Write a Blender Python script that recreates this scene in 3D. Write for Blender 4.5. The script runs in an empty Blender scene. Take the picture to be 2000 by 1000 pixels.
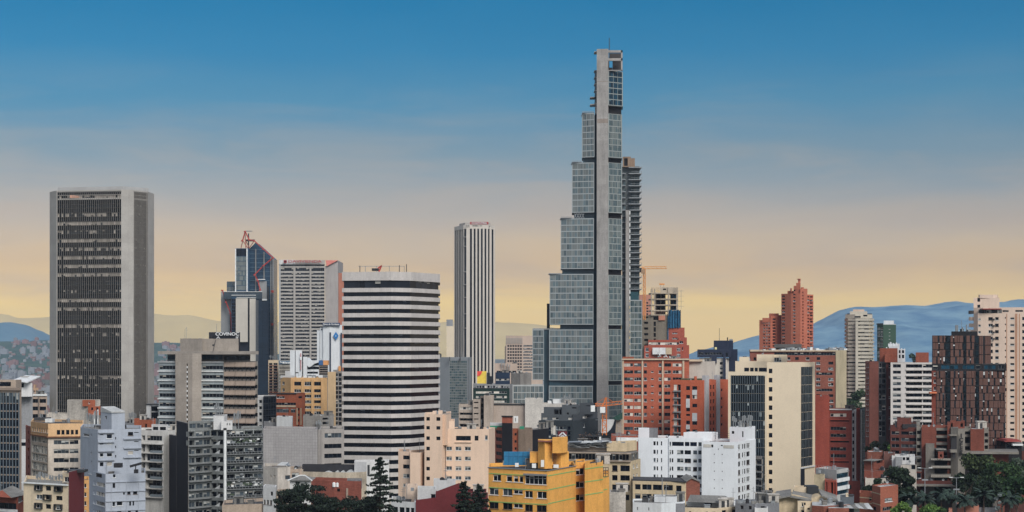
import bpy, math, random
from mathutils import Vector, Matrix
SC = bpy.context.scene
COL = SC.collection
# ---------------------------------------------------------------- camera
F, HC, HY = 3500.0, 80.0, 680.0        # focal length in photo pixels, eye height, horizon row
cd = bpy.data.cameras.new('camera'); cam = bpy.data.objects.new('camera', cd); COL.objects.link(cam)
cam.location = (0, 0, HC); cam.rotation_euler = (math.radians(90), 0, 0)
cd.sensor_width = 36; cd.lens = 36 * F / 2000; cd.shift_y = (HY - 500) / 2000
cd.clip_start = 1; cd.clip_end = 60000
SC.camera = cam
# ---------------------------------------------------------------- exposure
SC.view_settings.view_transform = 'Standard'; SC.view_settings.look = 'None'
SC.view_settings.exposure = 0.79; SC.view_settings.gamma = 1; SC.view_settings.use_curve_mapping = False
SC.cycles.max_bounces = 6; SC.cycles.volume_bounces = 0; SC.cycles.volume_step_rate = 5

def S(r, g, b, k=1.0):
    f = lambda c: (c / 12.92 if c <= .04045 else ((c + .055) / 1.055) ** 2.4)
    return (f(r / 255) * k, f(g / 255) * k, f(b / 255) * k, 1)
# ---------------------------------------------------------------- sky
SUN_EL, SUN_AZ = math.radians(38), math.radians(156)     # azimuth clockwise from +Y
w = bpy.data.worlds.new('World'); SC.world = w; w.use_nodes = True
nt = w.node_tree; nt.nodes.clear(); N = nt.nodes.new; L = nt.links.new
out = N('ShaderNodeOutputWorld'); mixs = N('ShaderNodeMixShader'); L(mixs.outputs[0], out.inputs[0])
sky = N('ShaderNodeTexSky'); sky.sky_type = 'NISHITA'; sky.sun_disc = False
sky.sun_elevation = SUN_EL; sky.sun_rotation = SUN_AZ; sky.air_density = 1.0; sky.dust_density = 6.0; sky.altitude = 2600
bg1 = N('ShaderNodeBackground'); bg1.inputs[1].default_value = 0.13; hs = N('ShaderNodeHueSaturation'); hs.inputs['Saturation'].default_value = .45; L(sky.outputs[0], hs.inputs['Color']); L(hs.outputs[0], bg1.inputs[0])
tc = N('ShaderNodeTexCoord'); sep = N('ShaderNodeSeparateXYZ'); L(tc.outputs['Generated'], sep.inputs[0])
mp = N('ShaderNodeMapping'); mp.inputs['Scale'].default_value = (7, 7, 34); L(tc.outputs['Generated'], mp.inputs[0])
nz = N('ShaderNodeTexNoise'); nz.inputs['Scale'].default_value = 1.0; nz.inputs['Detail'].default_value = 6; nz.inputs['Roughness'].default_value = .52; nz.inputs['Distortion'].default_value = .4
L(mp.outputs[0], nz.inputs['Vector'])
def math_node(op, a, b=None, c=None, tree=None):
    n = (tree or nt).nodes.new('ShaderNodeMath'); n.operation = op
    for i, v in enumerate((a, b, c)):
        if v is None: continue
        if isinstance(v, (int, float)): n.inputs[i].default_value = v
        else: (tree or nt).links.new(v, n.inputs[i])
    return n.outputs[0]
off = math_node('MULTIPLY', math_node('SUBTRACT', nz.outputs[0], .5), .024)
zz = math_node('ADD', sep.outputs['Z'], off)
ramp = N('ShaderNodeValToRGB'); L(math_node('DIVIDE', zz, .25), ramp.inputs[0])
cr = ramp.color_ramp
stops = [(0.0, (1.25, .82, .17)), (.068, (1.28, .84, .16)), (.091, (1.2, .81, .18)), (.137, (.87, .6, .25)), (.183, (.70, .50, .275)), (.228, (.63, .49, .325)), (.273, (.51, .44, .36)),
         (.318, (.415, .40, .372)), (.375, (.28, .345, .385)), (.43, (.195, .305, .382)), (.545, (.075, .258, .415)), (.655, (.024, .212, .41)), (.76, (.006, .18, .378)), (1, (.004, .12, .29))]
while len(cr.elements) < len(stops): cr.elements.new(.5)
for e, (p, c) in zip(cr.elements, stops): e.position = p; e.color = (*c, 1)
bg2 = N('ShaderNodeBackground'); bg2.inputs[1].default_value = 0.61; 
mp2 = N('ShaderNodeMapping'); mp2.inputs['Scale'].default_value = (9, 9, 55); mp2.inputs['Location'].default_value = (3.1, 1.7, 0); L(tc.outputs['Generated'], mp2.inputs[0])
nz2 = N('ShaderNodeTexNoise'); nz2.inputs['Detail'].default_value = 7; nz2.inputs['Scale'].default_value = 1; nz2.inputs['Roughness'].default_value = .58; nz2.inputs['Distortion'].default_value = .6; L(mp2.outputs[0], nz2.inputs['Vector'])
cl = N('ShaderNodeMapRange'); cl.interpolation_type = 'SMOOTHSTEP'; L(nz2.outputs[0], cl.inputs[0]); cl.inputs[1].default_value = .42; cl.inputs[2].default_value = .72
band = N('ShaderNodeValToRGB'); L(sep.outputs['Z'], band.inputs[0]); be = band.color_ramp.elements; be[0].position = .012; be[0].color = (0, 0, 0, 1); be[1].position = .16; be[1].color = (0, 0, 0, 1)
e_ = be.new(.035); e_.color = (1, 1, 1, 1); e_ = be.new(.09); e_.color = (.7, .7, .7, 1)
cmix = N('ShaderNodeMix'); cmix.data_type = 'RGBA'; L(math_node('MULTIPLY', math_node('MULTIPLY', cl.outputs[0], band.outputs[0]), .42), cmix.inputs[0]); L(ramp.outputs[0], cmix.inputs[6]); cmix.inputs[7].default_value = (.50, .41, .33, 1)
side = N('ShaderNodeVectorMath'); side.operation = 'SCALE'; L(cmix.outputs[2], side.inputs[0]); L(math_node('ADD', 1, math_node('MULTIPLY', sep.outputs['X'], -.28)), side.inputs['Scale'])
glow = N('ShaderNodeMapRange'); glow.interpolation_type = 'SMOOTHSTEP'; L(sep.outputs['Y'], glow.inputs[0]); glow.inputs[1].default_value = -.1; glow.inputs[2].default_value = .75
gm = N('ShaderNodeMix'); gm.data_type = 'RGBA'; L(glow.outputs[0], gm.inputs[0]); gm.inputs[6].default_value = (.46, .50, .55, 1); L(side.outputs[0], gm.inputs[7])
L(gm.outputs[2], bg2.inputs[0])
mr = N('ShaderNodeMapRange'); mr.interpolation_type = 'SMOOTHSTEP'; L(sep.outputs['Z'], mr.inputs[0])
mr.inputs[1].default_value = .22; mr.inputs[2].default_value = .42
L(mr.outputs[0], mixs.inputs[0]); L(bg2.outputs[0], mixs.inputs[1]); L(bg1.outputs[0], mixs.inputs[2])
# ---------------------------------------------------------------- sun
sd = bpy.data.lights.new('sun', 'SUN'); sun = bpy.data.objects.new('sun', sd); COL.objects.link(sun)
sd.energy = 1.5; sd.angle = math.radians(26); sd.color = (1, .96, .9)
sv = Vector((math.sin(SUN_AZ) * math.cos(SUN_EL), math.cos(SUN_AZ) * math.cos(SUN_EL), math.sin(SUN_EL)))
sun.rotation_euler = sv.to_track_quat('Z', 'Y').to_euler()
# ---------------------------------------------------------------- helpers
def X(px, Y): return (px - 1000) * Y / F
def Z(py, Y): return HC + (HY - py) * Y / F
def ground(x, y):
    g = max(0.0, (1000 - y) * .0643)
    return min(g, 64 - .0)
def rr(a, step, n, s): return [(a + i * step, a + i * step + s) for i in range(n)]

class MB:
    """Collects faces and links them as ONE mesh object."""
    def __init__(s): s.v = []; s.f = []; s.m = []; s.uv = []
    def face(s, pts, mat=0, uv=None):
        i = len(s.v); s.v += [tuple(p) for p in pts]; s.f.append(tuple(range(i, i + len(pts)))); s.m.append(mat); s.uv.append(uv)
    def box(s, x0, y0, z0, x1, y1, z1, mat=0):
        a = [(x0, y0, z0), (x1, y0, z0), (x1, y1, z0), (x0, y1, z0), (x0, y0, z1), (x1, y0, z1), (x1, y1, z1), (x0, y1, z1)]
        for q in ((0, 3, 2, 1), (4, 5, 6, 7), (0, 1, 5, 4), (1, 2, 6, 5), (2, 3, 7, 6), (3, 0, 4, 7)): s.face([a[k] for k in q], mat)
    def prism(s, poly, z0, z1, mat=0, top=None, bottom=True):
        n = len(poly)
        for i in range(n):
            a, b = poly[i], poly[(i + 1) % n]
            s.face([(a[0], a[1], z0), (b[0], b[1], z0), (b[0], b[1], z1), (a[0], a[1], z1)], mat)
        s.face([(p[0], p[1], z1) for p in poly], mat if top is None else top)
        if bottom: s.face([(p[0], p[1], z0) for p in reversed(poly)], mat)
    def bar(s, a, b, r, mat=0, n=5, r2=None):
        a, b = Vector(a), Vector(b); d = (b - a)
        if d.length < 1e-6: return
        q = d.to_track_quat('Z', 'Y'); r2 = r if r2 is None else r2
        A = [a + q @ Vector((math.cos(2 * math.pi * k / n) * r, math.sin(2 * math.pi * k / n) * r, 0)) for k in range(n)]
        B_ = [b + q @ Vector((math.cos(2 * math.pi * k / n) * r2, math.sin(2 * math.pi * k / n) * r2, 0)) for k in range(n)]
        for k in range(n): s.face([A[k], A[(k + 1) % n], B_[(k + 1) % n], B_[k]], mat)
        s.face(B_, mat); s.face(A[::-1], mat)
    def cyl(s, x, y, z0, z1, r, mat=0, n=12): s.bar((x, y, z0), (x, y, z1), r, mat, n)
    def mesh(s, name, mats):
        me = bpy.data.meshes.new(name); me.from_pydata(s.v, [], s.f)
        for m in mats: me.materials.append(m)
        me.polygons.foreach_set('material_index', s.m)
        uvl = me.uv_layers.new(name='UVMap'); co = []
        for p, uv in zip(me.polygons, s.uv):
            if uv: co += [c for t in uv for c in t]; continue
            n = p.normal
            if abs(n.z) > .7:
                for k in p.vertices: co += [s.v[k][0], s.v[k][1]]
            else:
                l = math.hypot(n.x, n.y); tx, ty = -n.y / l, n.x / l
                for k in p.vertices: co += [s.v[k][0] * tx + s.v[k][1] * ty, s.v[k][2]]
        uvl.data.foreach_set('uv', co); me.update()
        return me
    def build(s, name, mats, parent=None, loc=(0, 0, 0)):
        if not isinstance(mats, (list, tuple)): mats = [mats]
        if parent is not None and loc == (0, 0, 0):
            o = parent.location; s.v = [(v[0] - o[0], v[1] - o[1], v[2] - o[2]) for v in s.v]
        ob = bpy.data.objects.new(name, s.mesh(name, mats)); COL.objects.link(ob); ob.parent = parent; ob.location = loc
        return ob
def tag(o, label=None, cat=None, group=None, kind=None):
    if label: o['label'] = label
    if cat: o['category'] = cat
    if group: o['group'] = group
    if kind: o['kind'] = kind
    return o
def empty(name, loc, label, cat, group=None):
    o = bpy.data.objects.new(name, None); COL.objects.link(o); o.location = loc; o.empty_display_size = 2
    return tag(o, label, cat, group)
# ---------------------------------------------------------------- materials
MATS = {}
def new_mat(name):
    m = bpy.data.materials.new(name); m.use_nodes = True; t = m.node_tree; t.nodes.clear()
    o = t.nodes.new('ShaderNodeOutputMaterial'); p = t.nodes.new('ShaderNodeBsdfPrincipled'); t.links.new(p.outputs[0], o.inputs[0])
    return m, t, p
def wall(name, rgb, var=.16, streak=.22, rough=.85, tile=None, brick=False, spec=.3, lines=.75):
    """Weathered painted, brick or concrete surface: blotches, rain streaks, grain, optional joints."""
    if name in MATS: return MATS[name]
    if brick: rgb = tuple(min(255, c * 1.1) for c in rgb)
    streak = min(.5, streak * 1.05)
    lum = .3 * rgb[0] + .59 * rgb[1] + .11 * rgb[2]; rgb = tuple(255 * (max(0, c + (lum - c) * .18) / 255) ** 1.13 for c in rgb)
    m, t, p = new_mat(name); N = t.nodes.new; L = t.links.new
    uv = N('ShaderNodeUVMap'); oi = N('ShaderNodeObjectInfo')
    add = N('ShaderNodeVectorMath'); add.operation = 'ADD'; L(uv.outputs[0], add.inputs[0]); L(oi.outputs['Location'], add.inputs[1])
    def noise(sx, sy, detail, rough_):
        mp = N('ShaderNodeMapping'); mp.inputs['Scale'].default_value = (sx, sy, 1); L(add.outputs[0], mp.inputs[0])
        n = N('ShaderNodeTexNoise'); n.inputs['Scale'].default_value = 1; n.inputs['Detail'].default_value = detail; n.inputs['Roughness'].default_value = rough_
        L(mp.outputs[0], n.inputs['Vector']); return n.outputs[0]
    def rng(v, a, b, lo, hi):
        r = N('ShaderNodeMapRange'); L(v, r.inputs[0])
        for i, x in enumerate((a, b, lo, hi)): r.inputs[i + 1].default_value = x
        return r.outputs[0]
    f = rng(noise(.12, .12, 5, .6), .3, .7, 1 - var, 1 + var * .6)
    f2 = rng(noise(.55, .07, 5, .7), .45, .78, 1, 1 - streak)
    f3 = rng(noise(2.2, 2.2, 2, .6), .3, .7, 1 - var * .7, 1 + var * .7)
    f4 = rng(noise(.21, .13, 7, .72), .56, .72, 1, 1 - .4 * streak - .03)
    f = math_node('MULTIPLY', math_node('MULTIPLY', math_node('MULTIPLY', f, f4, tree=t), f2, tree=t), f3, tree=t)
    if tile or brick:
        b = N('ShaderNodeTexBrick'); L(uv.outputs[0], b.inputs['Vector'])
        tw, th = tile if tile else (.55, .22)
        b.offset = 0 if tile else .5; b.inputs['Scale'].default_value = 1
        b.inputs['Brick Width'].default_value = tw; b.inputs['Row Height'].default_value = th
        b.inputs['Mortar Size'].default_value = .05 if tile else .02; b.inputs['Mortar Smooth'].default_value = .2
        b.inputs['Color1'].default_value = (1, 1, 1, 1); b.inputs['Color2'].default_value = (.78, .78, .78, 1) if brick else (.9, .9, .9, 1)
        b.inputs['Mortar'].default_value = (lines, lines, lines, 1)
        r2 = N('ShaderNodeRGBToBW'); L(b.outputs[0], r2.inputs[0]); f = math_node('MULTIPLY', f, r2.outputs[0], tree=t)
    mx = N('ShaderNodeVectorMath'); mx.operation = 'SCALE'; mx.inputs[0].default_value = S(*rgb)[:3]; L(f, mx.inputs['Scale'])
    L(mx.outputs[0], p.inputs['Base Color']); p.inputs['Roughness'].default_value = rough; p.inputs['Specular IOR Level'].default_value = spec
    MATS[name] = m; return m
def glass(name, dark, blind, pb, rough=.1, drop=1.15, spec=.25, vary=1.0, rowvar=False):
    """Panes with their own blinds, curtains and rooms behind; one random choice per pane."""
    if name in MATS: return MATS[name]
    m, t, p = new_mat(name); N = t.nodes.new; L = t.links.new
    uv = N('ShaderNodeUVMap'); sp = N('ShaderNodeSeparateXYZ'); L(uv.outputs[0], sp.inputs[0])
    oi = N('ShaderNodeObjectInfo')
    cu = math_node('FLOOR', sp.outputs[0], tree=t); cv = math_node('FLOOR', sp.outputs[1], tree=t)
    fv = math_node('FRACT', sp.outputs[1], tree=t)
    cb = N('ShaderNodeCombineXYZ'); L(cu, cb.inputs[0]); L(cv, cb.inputs[1]); L(math_node('MULTIPLY', oi.outputs['Random'], 391.7, tree=t), cb.inputs[2])
    wn = N('ShaderNodeTexWhiteNoise'); wn.noise_dimensions = '3D'; L(cb.outputs[0], wn.inputs['Vector'])
    sc = N('ShaderNodeSeparateColor'); L(wn.outputs['Color'], sc.inputs[0])
    if rowvar:
        wr = N('ShaderNodeTexWhiteNoise'); wr.noise_dimensions = '1D'; L(math_node('MULTIPLY', oi.outputs['Random'], 91.3, tree=t), wr.inputs['W'])
        pb = math_node('MULTIPLY', math_node('POWER', wr.outputs['Value'], 1.1, tree=t), pb * 2.1, tree=t)
    has = math_node('LESS_THAN', wn.outputs['Value'], pb, tree=t)
    low = math_node('GREATER_THAN', fv, math_node('SUBTRACT', 1, math_node('MULTIPLY', sc.outputs[0], drop, tree=t), tree=t), tree=t)
    fac = math_node('MULTIPLY', has, low, tree=t)
    mx = N('ShaderNodeMix'); mx.data_type = 'RGBA'; L(fac, mx.inputs[0])
    for c, i, lo, hi, ch in ((dark, 6, .45, 1.7, 1), (blind, 7, .55, 1.1, 2)):
        k = N('ShaderNodeMapRange'); L(sc.outputs[ch], k.inputs[0]); k.inputs[3].default_value = 1 + (lo - 1) * vary; k.inputs[4].default_value = 1 + (hi - 1) * vary
        v = N('ShaderNodeVectorMath'); v.operation = 'SCALE'; v.inputs[0].default_value = S(*c)[:3]; L(k.outputs[0], v.inputs['Scale'])
        L(v.outputs[0], mx.inputs[i])
    L(mx.outputs[2], p.inputs['Base Color']); p.inputs['Roughness'].default_value = rough; p.inputs['Specular IOR Level'].default_value = spec
    MATS[name] = m; return m
def plain(name, rgb, rough=.6, metal=0, var=.12): 
    if name in MATS: return MATS[name]
    m, t, p = new_mat(name); N = t.nodes.new; L = t.links.new
    g = N('ShaderNodeNewGeometry'); n = N('ShaderNodeTexNoise'); n.inputs['Scale'].default_value = .8; n.inputs['Detail'].default_value = 4
    L(g.outputs['Position'], n.inputs['Vector'])
    k = N('ShaderNodeMapRange'); L(n.outputs[0], k.inputs[0]); k.inputs[1].default_value = .3; k.inputs[2].default_value = .7
    k.inputs[3].default_value = 1 - var; k.inputs[4].default_value = 1 + var
    v = N('ShaderNodeVectorMath'); v.operation = 'SCALE'; v.inputs[0].default_value = S(*rgb)[:3]; L(k.outputs[0], v.inputs['Scale'])
    L(v.outputs[0], p.inputs['Base Color']); p.inputs['Roughness'].default_value = rough; p.inputs['Metallic'].default_value = metal
    MATS[name] = m; return m
G_MIX = glass('glass_mixed', (16, 22, 30), (196, 190, 178), .42)
G_DARK = glass('glass_dark', (12, 18, 26), (120, 118, 112), .14)
G_NAVY = glass('glass_navy', (8, 16, 30), (80, 96, 110), .10)
G_BLIND = glass('glass_blinds', (44, 48, 52), (206, 200, 188), .85, drop=3)
G_GREY = glass('glass_grey', (58, 66, 72), (176, 178, 174), .6)
G_TEAL = glass('glass_teal', (16, 50, 66), (60, 90, 100), .3)
G_CURT = glass('glass_curtain_reflect', (88, 102, 106), (114, 121, 120), .6, drop=8, vary=.55)  # pane tones hold curtains and also painted uneven reflections
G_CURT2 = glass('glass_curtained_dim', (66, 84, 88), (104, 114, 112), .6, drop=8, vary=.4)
G_VOID = glass('glass_void', (8, 8, 10), (60, 56, 52), .12, rough=.5, spec=.2)
G_CCI = glass('glass_office_dark', (7, 14, 21), (110, 106, 100), .08)
G_CCIB = glass('glass_office_blinds', (17, 24, 30), (172, 164, 154), .58, drop=3.5, rowvar=True)
FR_W = plain('frame_white', (214, 216, 214)); FR_G = plain('frame_grey', (120, 122, 122)); FR_D = plain('frame_dark', (44, 48, 52))
FR_B = plain('frame_bronze', (92, 80, 70))
METAL = plain('metal_grey', (136, 140, 142), .45, .3); METAL_D = plain('metal_dark', (50, 52, 54), .5, .3)
STEEL_W = plain('steel_white', (206, 208, 208), .5); RED = plain('red_paint', (168, 56, 46), .5); ORANGE = plain('orange_paint', (200, 112, 52), .5)
BLACK = plain('black_paint', (24, 24, 28), .6)
ROOF_G = wall('roof_gravel', (128, 124, 118), .3, .1); ROOF_D = wall('roof_bitumen', (78, 78, 80), .3, .1); ROOF_R = wall('roof_clay', (150, 96, 78), .3, .2)
ROOF_W = wall('roof_zinc', (190, 192, 190), .25, .2); ROOF_S = wall('roof_fibre_cement', (140, 138, 132), .3, .2, tile=(1.1, 6))
STN_ = wall('hut_plaster', (196, 190, 180), .25, .4)
STYLES = {   # glass, frame, pane width, recess, sill, pane rows
    'w': (G_MIX, FR_W, 1.1, .22, 1, 1), 'wd': (G_DARK, FR_D, 1.2, .25, 0, 1), 'wg': (G_GREY, FR_W, 1.1, .2, 1, 1), 'wb': (G_BLIND, FR_W, 1.2, .2, 0, 1),
    'band': (G_DARK, FR_D, 1.6, .3, 0, 1), 'bandmix': (G_MIX, FR_G, 1.3, .25, 0, 1), 'bandg': (G_GREY, FR_G, 1.2, .2, 0, 1), 'void': (G_VOID, None, 3, .9, 0, 1),
    'navy': (G_NAVY, FR_D, 1.3, .2, 0, 1), 'teal': (G_TEAL, FR_D, 1.5, .15, 0, 1), 'curt': (G_CURT, FR_G, 1.15, .12, 0, 1), 'curt2': (G_CURT2, FR_G, 1.0, .12, 0, 1),
    'cci': (G_CCI, None, .78, .35, 0, 1), 'ccib': (G_CCIB, None, .78, .35, 0, 1), 'slit': (G_VOID, None, 1, .3, 0, 1), 'loggia': (G_MIX, FR_G, 1.4, 1.1, 0, 1),
    'wbr': (G_DARK, FR_B, 1.2, .2, 1, 1),
}
# ---------------------------------------------------------------- windows
WCACHE = {}
def win_mesh(w, h, st, only=''):
    w, h = max(.2, math.ceil(w * 10 - .2) / 10), max(.2, math.ceil(h * 10 - .2) / 10)
    key = (round(w, 1), round(h, 1), st, only)
    if key in WCACHE: return WCACHE[key]
    g, fr, pw, rec, sill, rows = STYLES[st]
    n = max(1, round(w / pw)); b = MB()
    if only != 'frame': b.face([(0, rec, 0), (w, rec, 0), (w, rec, h), (0, rec, h)], 0, [(0, 0), (n, 0), (n, rows - 1e-4), (0, rows - 1e-4)])
    mats = [g]
    if fr is not None and only != 'pane':
        mats.append(fr); t = .07 if w > .6 else .04
        for k in range(n + 1):
            x = w * k / n; b.box(max(0, x - t / 2 - (k == n) * t / 2), rec - .07, 0, min(w, x + t / 2 + (k == 0) * t / 2), rec - .005, h, 1)
        b.box(0, rec - .09, 0, w, rec - .072, t, 1); b.box(0, rec - .09, h - t, w, rec - .072, h, 1)
        if h > 1.7: b.box(0, rec - .088, h * .68, w, rec - .073, h * .68 + t * .7, 1)
    if sill and only != 'pane': b.box(-.1, -.13, -.1, w + .1, -.003, -.005, len(mats) - 1)
    me = b.mesh(only or 'window', mats); WCACHE[key] = me
    return me
def wall_quads(b, p, d, n, Lw, z0, z1, rects, recs, mat=0):
    """One wall plane with real openings and their reveals."""
    cuts = sorted({z0, z1} | {min(max(r[2], z0), z1) for r in rects} | {min(max(r[3], z0), z1) for r in rects})
    P3 = lambda u, z, k=0.0: (p[0] + d[0] * u - n[0] * k, p[1] + d[1] * u - n[1] * k, z)
    for a, c in zip(cuts, cuts[1:]):
        if c - a < 1e-4: continue
        mid = (a + c) / 2; iv = sorted((r[0], r[1]) for r in rects if r[2] <= mid <= r[3]); u = 0.0
        for i0, i1 in iv:
            if i0 - u > 1e-3: b.face([P3(u, a), P3(i0, a), P3(i0, c), P3(u, c)], mat)
            u = max(u, i1)
        if Lw - u > 1e-3: b.face([P3(u, a), P3(Lw, a), P3(Lw, c), P3(u, c)], mat)
    for (u0, u1, a, c), k in zip(rects, recs):
        b.face([P3(u0, a), P3(u1, a), P3(u1, a, k), P3(u0, a, k)], mat); b.face([P3(u0, c, k), P3(u1, c, k), P3(u1, c), P3(u0, c)], mat)
        b.face([P3(u0, a, k), P3(u0, c, k), P3(u0, c), P3(u0, a)], mat); b.face([P3(u1, a), P3(u1, c), P3(u1, c, k), P3(u1, a, k)], mat)
def inset(poly, d):
    n = len(poly); res = []
    for i in range(n):
        a, b, c = Vector(poly[i - 1]), Vector(poly[i]), Vector(poly[(i + 1) % n])
        d1 = (b - a).normalized(); d2 = (c - b).normalized(); n1 = Vector((-d1.y, d1.x)); n2 = Vector((-d2.y, d2.x))
        m = n1 + n2; q = b + m * (d / max(.25, 1 + n1.dot(n2))); res.append((q.x, q.y))
    return res
FONT_CACHE = {}
def letters(parent, body, px, py, Y, h_px, mat, w_px=None, name='lettering', depth=.25, bold=0.0, rotz=0.0, vertical=False):
    cu = bpy.data.curves.new(name, 'FONT'); cu.body = body; cu.align_x = 'CENTER'; cu.align_y = 'CENTER'
    cu.size = h_px * Y / F * 1.38; cu.extrude = depth / 2; cu.offset = bold * cu.size
    if vertical: cu.space_line = .82
    cu.materials.append(mat)
    o = bpy.data.objects.new(name, cu); COL.objects.link(o)
    o.parent = parent; loc = Vector((X(px, Y), Y, Z(py, Y))); o.location = loc - (parent.location if parent else Vector())
    o.rotation_euler = (math.radians(90), 0, rotz)
    if w_px:
        bpy.context.view_layer.update()
        if o.dimensions.x > 0: o.scale.x = (w_px * Y / F) / o.dimensions.x
    bpy.context.view_layer.update()
    me = bpy.data.meshes.new_from_object(o); me.name = name
    q = bpy.data.objects.new(name, me); COL.objects.link(q); q.parent = parent; q.location = o.location; q.rotation_euler = o.rotation_euler; q.scale = o.scale
    bpy.data.objects.remove(o); return q
# ---------------------------------------------------------------- buildings
BUILDINGS = []
class B:
    def __init__(s, name, label, Y, px, cat='building', group=None, seed=None):
        s.Y = Y; x = X(px, Y); s.g = ground(x, Y)
        s.o = empty(name, (x, Y, s.g), label, cat, group); s.wins = []; s.rnd = random.Random(label); BUILDINGS.append(s)
    def poly(s, pts, depth):
        q = [(X(p, s.Y + d), s.Y + d) for p, d in pts]
        a, b = Vector(q[0]), Vector(q[-1])
        if len(q) == 3 and depth is None: return q + [tuple(a + b - Vector(q[1]))]
        # the flank that the street does not show runs straight back, away from the viewpoint's side
        depth = depth or 20; e = b if (a.x + b.x) < 0 else a; k = e.x / e.y if a.x * b.x > 0 else 0.0
        return q + [(b.x + k * depth, b.y + depth), (a.x + k * depth, a.y + depth)]
    def vol(s, part, pts, top, mat, feats=(), bot=None, depth=18, parapet=.8, roof=None, clutter=None, zref=None):
        """A block of the building: walls with openings, parapet and roof. pts = (photo column, depth offset), left to right."""
        Yr = s.Y if zref is None else zref
        poly = s.poly(pts, depth); zt = Z(top, Yr); zb = s.g - 2 if bot is None else Z(bot, Yr)
        b = MB(); nvis = len(pts) - 1; n_ = len(poly)
        for i in range(n_):
            p, q = Vector(poly[i]), Vector(poly[(i + 1) % n_]); Lw = (q - p).length; d = (q - p) / Lw; n = Vector((d.y, -d.x))
            rects, recs = [], []
            if i < nvis:
                for ft in feats:
                    if ft[0] != i: continue
                    for (xa, xb) in ft[1]:
                        for (ya, yb) in ft[2]:
                            u = []
                            for px in (xa, xb):    # ray of that photo column against the wall plane
                                k = (px - 1000) / F; den = d.x - k * d.y
                                u.append((k * p.y - p.x) / den)
                            u0, u1 = max(.02, u[0]), min(Lw - .02, u[1]); z1_, z0_ = Z(ya, Yr), Z(yb, Yr)
                            z0_, z1_ = max(z0_, zb + .05), min(z1_, zt - .02)
                            if u1 - u0 < .1 or z1_ - z0_ < .1: continue
                            st = ft[3] if isinstance(ft[3], str) else s.rnd.choice(ft[3])
                            rec = STYLES[st][3]; rects.append((u0, u1, z0_, z1_)); recs.append(rec)
                            s.wins.append((u1 - u0, z1_ - z0_, st, (p.x + d.x * u0, p.y + d.y * u0, z0_), math.atan2(d.y, d.x)))
            wall_quads(b, p, d, n, Lw, zb, zt, rects, [r + .03 for r in recs])
        if parapet:
            ins = inset(poly, .3); zr = zt - parapet
            for i in range(n_):
                j = (i + 1) % n_
                b.face([(*poly[i], zt), (*poly[j], zt), (*ins[j], zt), (*ins[i], zt)], 0)
                b.face([(*ins[i], zt), (*ins[j], zt), (*ins[j], zr), (*ins[i], zr)], 0)
            b.face([(*p, zr) for p in ins], 1)
        else: zr = zt; b.face([(*p, zt) for p in poly], 1)
        b.face([(*p, zb) for p in reversed(poly)], 0)
        ob = b.build(part, [mat, roof or ROOF_G], s.o)
        if clutter is None: clutter = 3 if top > 684 and part in ('wall', 'lower_block') else 0
        if clutter: s.clutter(inset(poly, 1.6), zr, clutter)
        return ob
    def ring(s, part, pts, top, bot, mat, ins=0.0, depth=18, zref=None):
        Yr = s.Y if zref is None else zref
        poly = s.poly(pts, depth)
        if ins: poly = inset(poly, ins)
        b = MB(); b.prism(poly, Z(bot, Yr) if bot is not None else s.g - 2, Z(top, Yr)); return b.build(part, mat, s.o)
    def glassring(s, part, pts, top, bot, mat, ins=.4, depth=18, pw=1.6, zref=None):
        Yr = s.Y if zref is None else zref
        poly = inset(s.poly(pts, depth), ins); b = MB(); z0, z1 = Z(bot, Yr), Z(top, Yr)
        for i in range(len(poly)):
            a, c = poly[i], poly[(i + 1) % len(poly)]; n = max(1, round((Vector(a) - Vector(c)).length / pw)); o = s.rnd.randint(0, 900)
            b.face([(*a, z0), (*c, z0), (*c, z1), (*a, z1)], 0, [(o, 0), (o + n, 0), (o + n, .999), (o, .999)])
        return b.build(part, mat, s.o)
    def box(s, part, x0, x1, y0, y1, mat, dY=0.0, d=3.0, bev=0, ref=None):
        """A box given by its photo extent at depth Y+dY, d metres deep."""
        Y = s.Y + dY; Yr = Y if ref is None else ref; b = MB(); b.box(X(x0, Y), Y, Z(y1, Yr), X(x1, Y), Y + d, Z(y0, Yr)); return b.build(part, mat, s.o)
    def boxes(s, part, lst, mat, dY=0.0, d=3.0):
        Y = s.Y + dY; b = MB()
        if 1 < len(lst) <= 5 or (part == 'slot_glazing' and len(lst) > 1): return [s.boxes(part, [q], mat, dY, d) for q in lst]
        for x0, x1, y0, y1 in lst: b.box(X(x0, Y), Y, Z(y1, Y), X(x1, Y), Y + d, Z(y0, Y))
        return b.build(part, mat, s.o)
    def pane(s, x0, x1, y0, y1, st, dY=0.0):
        Y = s.Y + dY; s.wins.append((X(x1, Y) - X(x0, Y), Z(y0, Y) - Z(y1, Y), st, (X(x0, Y), Y, Z(y1, Y)), 0.0))
    def strip(s, part, pa, pb, rows, mat, out=.25, zref=None, back=0.0):
        """Horizontal ledges or vertical fins standing proud of the wall line from pa to pb; rows = (x0, x1, y0, y1)."""
        if 1 < len(rows) <= 4: return [s.strip(part, pa, pb, [q], mat, out, zref, back) for q in rows]
        Yr = s.Y if zref is None else zref
        p = Vector((X(pa[0], s.Y + pa[1]), s.Y + pa[1])); q = Vector((X(pb[0], s.Y + pb[1]), s.Y + pb[1])); d = (q - p).normalized(); n = Vector((d.y, -d.x)); b = MB()
        for xa, xb, ya, yb in rows:
            u = []
            for px in (xa, xb):
                k = (px - 1000) / F; u.append((k * p.y - p.x) / (d.x - k * d.y))
            a, c = p + d * u[0], p + d * u[1]
            b.prism([tuple(a + n * out), tuple(c + n * out), tuple(c - n * (back - .003) if back else c + n * .003), tuple(a - n * (back - .003) if back else a + n * .003)], Z(yb, Yr), Z(ya, Yr))
        return b.build(part, mat, s.o)
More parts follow.
